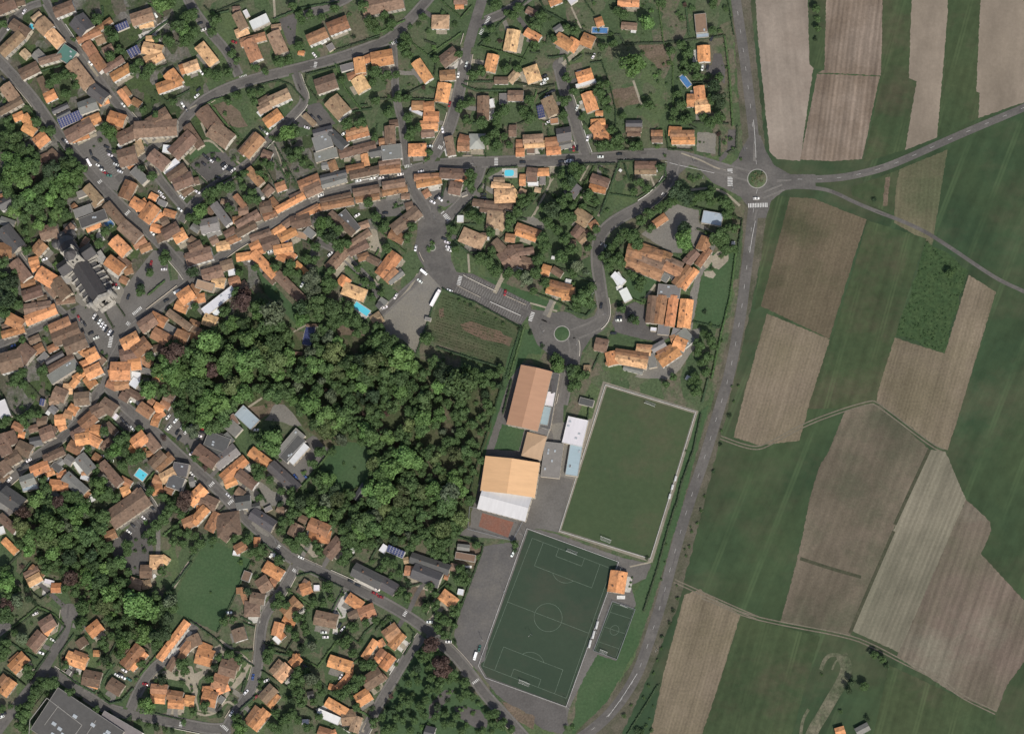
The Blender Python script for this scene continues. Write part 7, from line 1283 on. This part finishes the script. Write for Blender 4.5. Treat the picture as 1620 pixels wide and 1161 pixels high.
for px, py, ang in DUG:
    x, y = G(px, py, 1); e = empty('dugout', x, y, radians(ang)); mb = MB(); Lh = 2.6 if py > 900 else 1.7
    n_ = 8; k = 0
    arc = [(-.7+1.5*(1-cos(t*pi/2/n_)), 2.1*sin(t*pi/2/n_)) for t in range(n_+1)]; arc = [(.9-1.6*cos(t*pi/2/n_)-.2, 0) for t in range(0)] or [(-.8, 0), (-.8, 1.5), (-.6, 1.9), (0, 2.15), (.8, 2.2)]
    for (u0, w0), (u1, w1) in zip(arc, arc[1:]): mb.face([(-Lh, -u0, w0), (Lh, -u0, w0), (Lh, -u1, w1), (-Lh, -u1, w1)])
    for s in (-1, 1): mb.face([(s*Lh, -u, w_) for u, w_ in arc]+[(s*Lh, -.8, 0)][:0])
    mb.obj('shell', ['white_paint'], e); b_ = MB(); b_.box(0, .45, .4, 2*Lh-.3, .35, .46); b_.obj('bench', ['galvanised'], e)
    tag(e, None, 'dugout', 'team dugouts beside the pitches', auto=dict(px=px, py=py, words=['white'], cat='dugout', rec=None))
# pools
for (x1, y1, x2, y2, wd, code) in POOLS:
    (ax, ay), (bx, by) = G(x1, y1), G(x2, y2); L = max(hypot(bx-ax, by-ay), 3.0); W = wd*S*0.8; a = atan2(by-ay, bx-ax)
    z = stack([(min(ax, bx)-W, min(ay, by)-W), (max(ax, bx)+W, max(ay, by)+W)])
    e = empty('swimming_pool', (ax+bx)/2, (ay+by)/2, a, z)
    oval = L > 1.25*W and int(x1) % 2 == 0
    cov = code == 'D' or (int(y1) % 3 == 0)
    def ring(l, w_, zz): return [(l/2*(abs(cos(t))**.5)*(1 if cos(t) > 0 else -1), w_/2*(abs(sin(t))**.5)*(1 if sin(t) > 0 else -1), zz) for t in [2*pi*k/28 for k in range(28)]] if oval else [(-l/2, -w_/2, zz), (l/2, -w_/2, zz), (l/2, w_/2, zz), (-l/2, w_/2, zz)]
    mb = MB(); a1, a2 = ring(L+1.0, W+1.0, .12), ring(L, W, .12); n_ = len(a1)
    for k in range(n_): j = (k+1) % n_; mb.face([a1[k], a1[j], a2[j], a2[k]]); mb.face([(a1[k][0], a1[k][1], 0), (a1[j][0], a1[j][1], 0), a1[j], a1[k]])
    mb.obj('coping', ['pale_paving'], e)
    mb = MB(); mb.face(ring(L, W, .05)); mb.obj('water', ['pool_cover' if cov else 'pool_water'], e)
    if code == 'D':
        mb = MB()
        for k in range(5): mb.box(-L/2+(k+.5)*L/5, 0, .1, L/5-.15, W, .75)
        mb.obj('enclosure', ['solar_glass'], e)
    tag(e, None, 'swimming pool', 'swimming pools in the gardens', auto=dict(px=(x1+x2)/2, py=(y1+y2)/2, words=['oval' if oval else 'rectangular', 'covered blue' if cov else 'turquoise'], cat='pool', rec=None))
# fences round the pitches
def fence(name, pts, hgt, label, mat='galvanised', gap=3.0, close=True, rail=0.09):
    P = P2(pts); P = P+[P[0]] if close else P
    e = empty(name, *P[0]); ox, oy = P[0]; rl = MB(); nposts = 0
    for a, b_ in zip(P, P[1:]):
        d = hypot(b_[0]-a[0], b_[1]-a[1]); n_ = max(1, int(d/gap)); ang = atan2(b_[1]-a[1], b_[0]-a[0]); mx, my = (a[0]+b_[0])/2-ox, (a[1]+b_[1])/2-oy
        for zz in ([hgt-.1] if hgt < 1.5 else [hgt-.1, hgt*.5, .4]): rl.box(mx, my, zz-rail/2, d, rail, zz+rail/2, 0, ang)
        if hgt > 1.5:
            for k in range(int(d/1.0)): t = k/max(1, int(d)); rl.box(a[0]+(b_[0]-a[0])*t-ox, a[1]+(b_[1]-a[1])*t-oy, .1, .04, .04, hgt-.1, 0)
        for k in range(n_):
            if nposts >= 98: break
            t = k/n_; nposts += 1; mb = MB(); mb.box(0, 0, 0, .14, .14, hgt, 0, ang); o = mb.obj('post', [mat], e); o.location = (a[0]+(b_[0]-a[0])*t-ox, a[1]+(b_[1]-a[1])*t-oy, 0)
    rl.obj('rail', [mat], e); tag(e, label, 'fence'); return e
fence('pitch_fence', [(958, 609), (1101, 652), (1029, 884), (885, 840)], 1.1, 'low white rail running round the worn grass pitch', 'white_paint', 3.8, rail=.22)
fence('pitch_fence', [(834, 836), (979, 889), (896, 1118), (768, 1072), (757, 1053)], 1.2, 'pale fence around the artificial turf pitch', 'white_paint', 3.2, rail=.16)
fence('pitch_fence', [tuple(p) for p in tp('34', "372 815 568 885 412 1312 212 1238")], 2.2, 'tall wire fence around the small training pitch', 'galvanised', 4)
fence('court_fence', [tuple(p) for p in tp('24', "775 10 1240 115 1140 300 760 200")], 2.6, 'wire fence around the red ball court below the white roof', 'galvanised', 5)
# goals
def goal(name, pos, ang, wd, label):
    x, y = pos; e = empty(name, x, y, ang, .12); mb = MB(); h = 2.44 if wd > 5 else 2
    for s in (-1, 1): mb.cyl(s*wd/2, 0, 0, .09, s*wd/2, 0, h, .09, 8)
    mb.box(0, 0, h-.09, wd, .18, h+.09); mb.obj('frame', ['white_paint'], e)
    nb_ = MB()
    for k in range(int(wd/.5)+1): xx = -wd/2+k*.5; nb_.box(xx, .9, .0, .05, .05, 1.4)
    for k in range(int(wd/.5)+1):
        xx = -wd/2+k*.5; nb_.solid([(xx-.03, 0, h-.05), (xx+.03, 0, h-.05), (xx+.03, 1.8, 0), (xx-.03, 1.8, 0)], [(xx-.03, 0, h), (xx+.03, 0, h), (xx+.03, 1.85, .05), (xx-.03, 1.85, .05)])
    nb_.box(0, 1.82, 0, wd, .08, .1); nb_.obj('net', ['white_paint'], e); tag(e, label, 'goal', 'football goals')
a_t = atan2(G(967, 899)[1]-G(842, 851)[1], G(967, 899)[0]-G(842, 851)[0])
goal('football_goal', tuple(pt_turf(.5, 0)), a_t, 7.3, 'white goal at the top end of the artificial pitch'); goal('football_goal', tuple(pt_turf(.5, 1)), a_t+pi, 7.3, 'white goal at the bottom end of the artificial pitch')
goal('football_goal', tuple(pt_grass(.5, 0)), a_t, 7.3, 'white goal at the top end of the worn grass pitch'); goal('football_goal', tuple(pt_grass(.5, 1)), a_t+pi, 7.3, 'white goal at the bottom end of the worn grass pitch')
for k, (q, lb) in enumerate((("300 1240", 'bottom'), ("470 860", 'top'))):
    goal('football_goal', G(*tp('34', q)[0]), a_t+(pi if k == 0 else 0), 5, 'small white goal at the %s end of the fenced training pitch' % lb)
# street lamps / floodlights and mounds
def lamp(px, py, h=8.5, nm='street_lamp'):
    x, y = G(px, py); e = empty(nm, x, y, R.uniform(0, 6.28)); mb = MB(); mb.cyl(0, 0, 0, .11, 0, 0, h, .07, 7); mb.obj('pole', ['galvanised'], e)
    mb = MB(); mb.cyl(0, 0, h-.1, .05, 1.6, 0, h+.2, .05, 5); mb.obj('arm', ['galvanised'], e); mb = MB(); mb.box(1.9, 0, h+.1, .8, .3, h+.26); mb.obj('lamp_head', ['concrete'], e)
    tag(e, None, 'street lamp' if nm == 'street_lamp' else 'floodlight', 'street lamps' if nm == 'street_lamp' else 'floodlights', auto=dict(px=px, py=py, words=['tall grey' if h > 9 else 'slim grey'], cat='lamp', rec=None))
for p in ((1114, 283), (763, 1012), (842, 1005), (992, 254), (860, 300), (1040, 1028), (752, 264), (655, 256), (1015, 254), (1098, 258), (1160, 300), (1178, 240), (620, 985), (700, 1010), (780, 1100), (500, 895), (440, 862), (980, 380), (938, 470), (960, 500), (860, 530), (915, 545), (770, 455), (820, 480), (740, 440), (650, 300), (690, 350), (500, 112), (420, 122), (560, 88)): lamp(*p)
for p in ((830, 850), (985, 900), (800, 940), (945, 1000), (765, 1040), (900, 1120)): lamp(p[0], p[1], 12, 'floodlight')
def mound(px, py, rpx, mat, label, h=0.8, ring=True, nm='roundabout_island'):
    x, y = G(px, py); e = empty(nm, x, y, 0, .1); mb = MB(); r0 = rpx*S; n_ = 32; rows_ = [(r0, 0), (r0, .14), (r0-.5, .15), (r0-.6, .16)]
    prev = None
    for r_, z in rows_:
        cur = [(r_*cos(2*pi*k/n_), r_*sin(2*pi*k/n_), z) for k in range(n_)]
        if prev:
            for k in range(n_): j = (k+1) % n_; mb.face([prev[k], prev[j], cur[j], cur[k]])
        prev = cur
    mb.obj('kerb', ['concrete'], e); mb = MB(); prev = None
    for r_, z in ((r0-.6, .16), (r0*.7, .16+h*.5), (r0*.35, .16+h*.9), (.01, .16+h)):
        cur = [(r_*cos(2*pi*k/n_), r_*sin(2*pi*k/n_), z) for k in range(n_)]
        if prev:
            for k in range(n_): j = (k+1) % n_; mb.face([prev[k], prev[j], cur[j], cur[k]])
        prev = cur
    mb.obj('planting', [mat], e); tag(e, label, 'roundabout island'); return e
mound(1198, 283, 16, 'garden_grass', 'round planted island in the middle of the ring road roundabout', 1.0)
mound(889, 528, 13, 'lawn', 'round grassed island with pale kerb in front of the school', .4)
mound(684, 392, 6, 'lawn', 'small oval green island in the broad street below the old town', .3)
# little planting on the big island
isl = [(1198+R.uniform(-9, 9), 282+R.uniform(-9, 9), R.uniform(1.0, 2.0), '', False) for _ in range(26)]
o = merged('island_planting', isl, BUSH, 'low yellowish shrubs planted on the ring road roundabout island', 'planting'); o.location.z = .9; o.color = (.13, .13, .07, 1)
# traffic islands at the roundabout
for k, q in enumerate(([(1191, 255), (1192, 228), (1194, 228), (1196, 256)], [(1166, 277), (1140, 267), (1139, 269), (1165, 282)], [(1229, 284), (1252, 284), (1252, 286), (1229, 289)], [(1195, 332), (1192, 350), (1194, 350), (1199, 332)])):
    P = P2(q); P = P if area2(P) > 0 else P[::-1]; cx, cy = sum(p[0] for p in P)/4, sum(p[1] for p in P)/4
    mb = MB(); mb.solid([(x-cx, y-cy, .1) for x, y in P], [(x-cx, y-cy, .24) for x, y in P]); o = mb.obj('traffic_island', ['concrete_footway']); o.location = (cx, cy, 0)
    tag(o, 'narrow concrete splitter island %s of the ring road roundabout' % ('north', 'west', 'east', 'south')[k], 'traffic island', 'splitter islands')
# vines between wires in the plot: rows of low plants
vp = []
vpoly = tp('22', "560 345 1170 650 1080 960 1050 960 420 730"); A0, A1 = (700+0, 465), (822, 520)
dxr, dyr = 0.943, 0.333
for k in range(26):
    for j in range(110):
        x, y = 668+dxr*j*1.35-dyr*k*4.2+8, 455+dyr*j*1.35*0.9+dxr*k*4.2
        if inside((x, y), vpoly) and R.random() < .55: vp.append((x, y, R.uniform(.5, .95), '', False))
if vp: o = merged('vine_row', vp, BUSH[:1], 'rows of young vines across the fenced plot beside the car park', 'vines'); o.color = (.05, .075, .03, 1)
# round-crowned plane shadows etc. need nothing more: labels
LM = [('the church', 140, 430), ('the ring roundabout', 1198, 282), ('the school roundabout', 889, 528), ('the school', 1050, 470), ('the vineyard', 750, 540), ('the artificial pitch', 870, 975), ('the brown-orange hall', 840, 630),
      ('the grass pitch', 995, 750), ('the turquoise pool', 571, 490), ('the dark factory', 110, 1125), ('the market car park', 160, 265), ('the green meadow', 330, 925), ('the wood centre', 560, 650), ('the white court roof', 797, 790),
      ('the teal roof', 106, 85), ('the old fork', 163, 605), ('the blue school shed', 1126, 347), ('the white yard roof', 410, 37), ('the oval pool', 1085, 128), ('the sandy lane', 320, 1070), ('the gravel lot', 645, 480),
      ('the cul-de-sac', 885, 105), ('the street island', 684, 392), ('the car loop', 745, 1130), ('the grey workshop', 517, 228), ('the bramble thicket', 1480, 460), ('the training pitch', 970, 985), ('the courtyard lawn', 325, 240), ('the villa car park', 215, 870), ('the walled villa', 500, 845), ('the flat-roofed centre', 465, 715), ('the top-left corner', 0, 0), ('the western street end', 10, 600), ('the terrace pool', 225, 748), ('the upper crossroads', 467, 110), ('the top fork', 757, 40)]
DIRS = ['east', 'north-east', 'north', 'north-west', 'west', 'south-west', 'south', 'south-east']
ORD = ['nearest', 'second nearest', 'third nearest', 'fourth nearest', 'fifth nearest', 'sixth nearest', 'seventh nearest', 'eighth nearest', 'ninth nearest', 'tenth nearest', 'eleventh nearest', 'twelfth nearest', 'thirteenth nearest', 'fourteenth nearest', 'fifteenth nearest']
def numword(n_): return ORD[n_] if n_ < len(ORD) else '%d%s nearest' % (n_+1, {1: 'st', 2: 'nd', 3: 'rd'}.get((n_+1) % 10, 'th'))
NOUN = {'town house': 'town house', 'house': 'house', 'outbuilding': 'outbuilding', 'shed': 'shed', 'awning': 'awning', 'solar panels': 'solar array', 'tree': 'broadleaf tree', 'bush': 'bush', 'conifer': 'conifer', 'hedge': 'hedge', 'car': 'car', 'van': 'van', 'lorry': 'lorry', 'dugout': 'team dugout', 'pool': 'pool', 'lamp': 'street lamp', 'wall': 'garden wall'}
groups = {}
for o, a in THINGS:
    d, ln, lx, ly = min((hypot(a['px']-x, a['py']-y), nme, x, y) for nme, x, y in LM)
    dr = DIRS[int(((degrees(atan2(-(a['py']-ly), a['px']-lx)) % 360)+22.5)//45) % 8]
    wds = list(a['words'])
    if a['rec'] and a['rec'].get('lshape') and 'gabled' in wds[-1]: wds[-1] = 'gabled winged'
    noun = NOUN[a['cat']]
    if a['cat'] == 'lamp' and o['category'] == 'floodlight': noun = 'floodlight'
    groups.setdefault((' '.join(wds), noun, ln, dr), []).append((d, o))
for (wds, noun, ln, dr), lst in groups.items():
    lst.sort(key=lambda t: t[0])
    for k, (d, o) in enumerate(lst):
        if len(lst) == 1: o['label'] = '%s %s %s of %s' % (wds, noun, dr, ln) if d > 14 else '%s %s beside %s' % (wds, noun, ln)
        else: o['label'] = '%s %s %s of %s, %s of %d' % (wds, noun, dr, ln, numword(k), len(lst))
print('counts', len(BLD), cnt, len(REST), len(HEDGES), len(EXTRA), len(THINGS), len(bpy.data.objects))
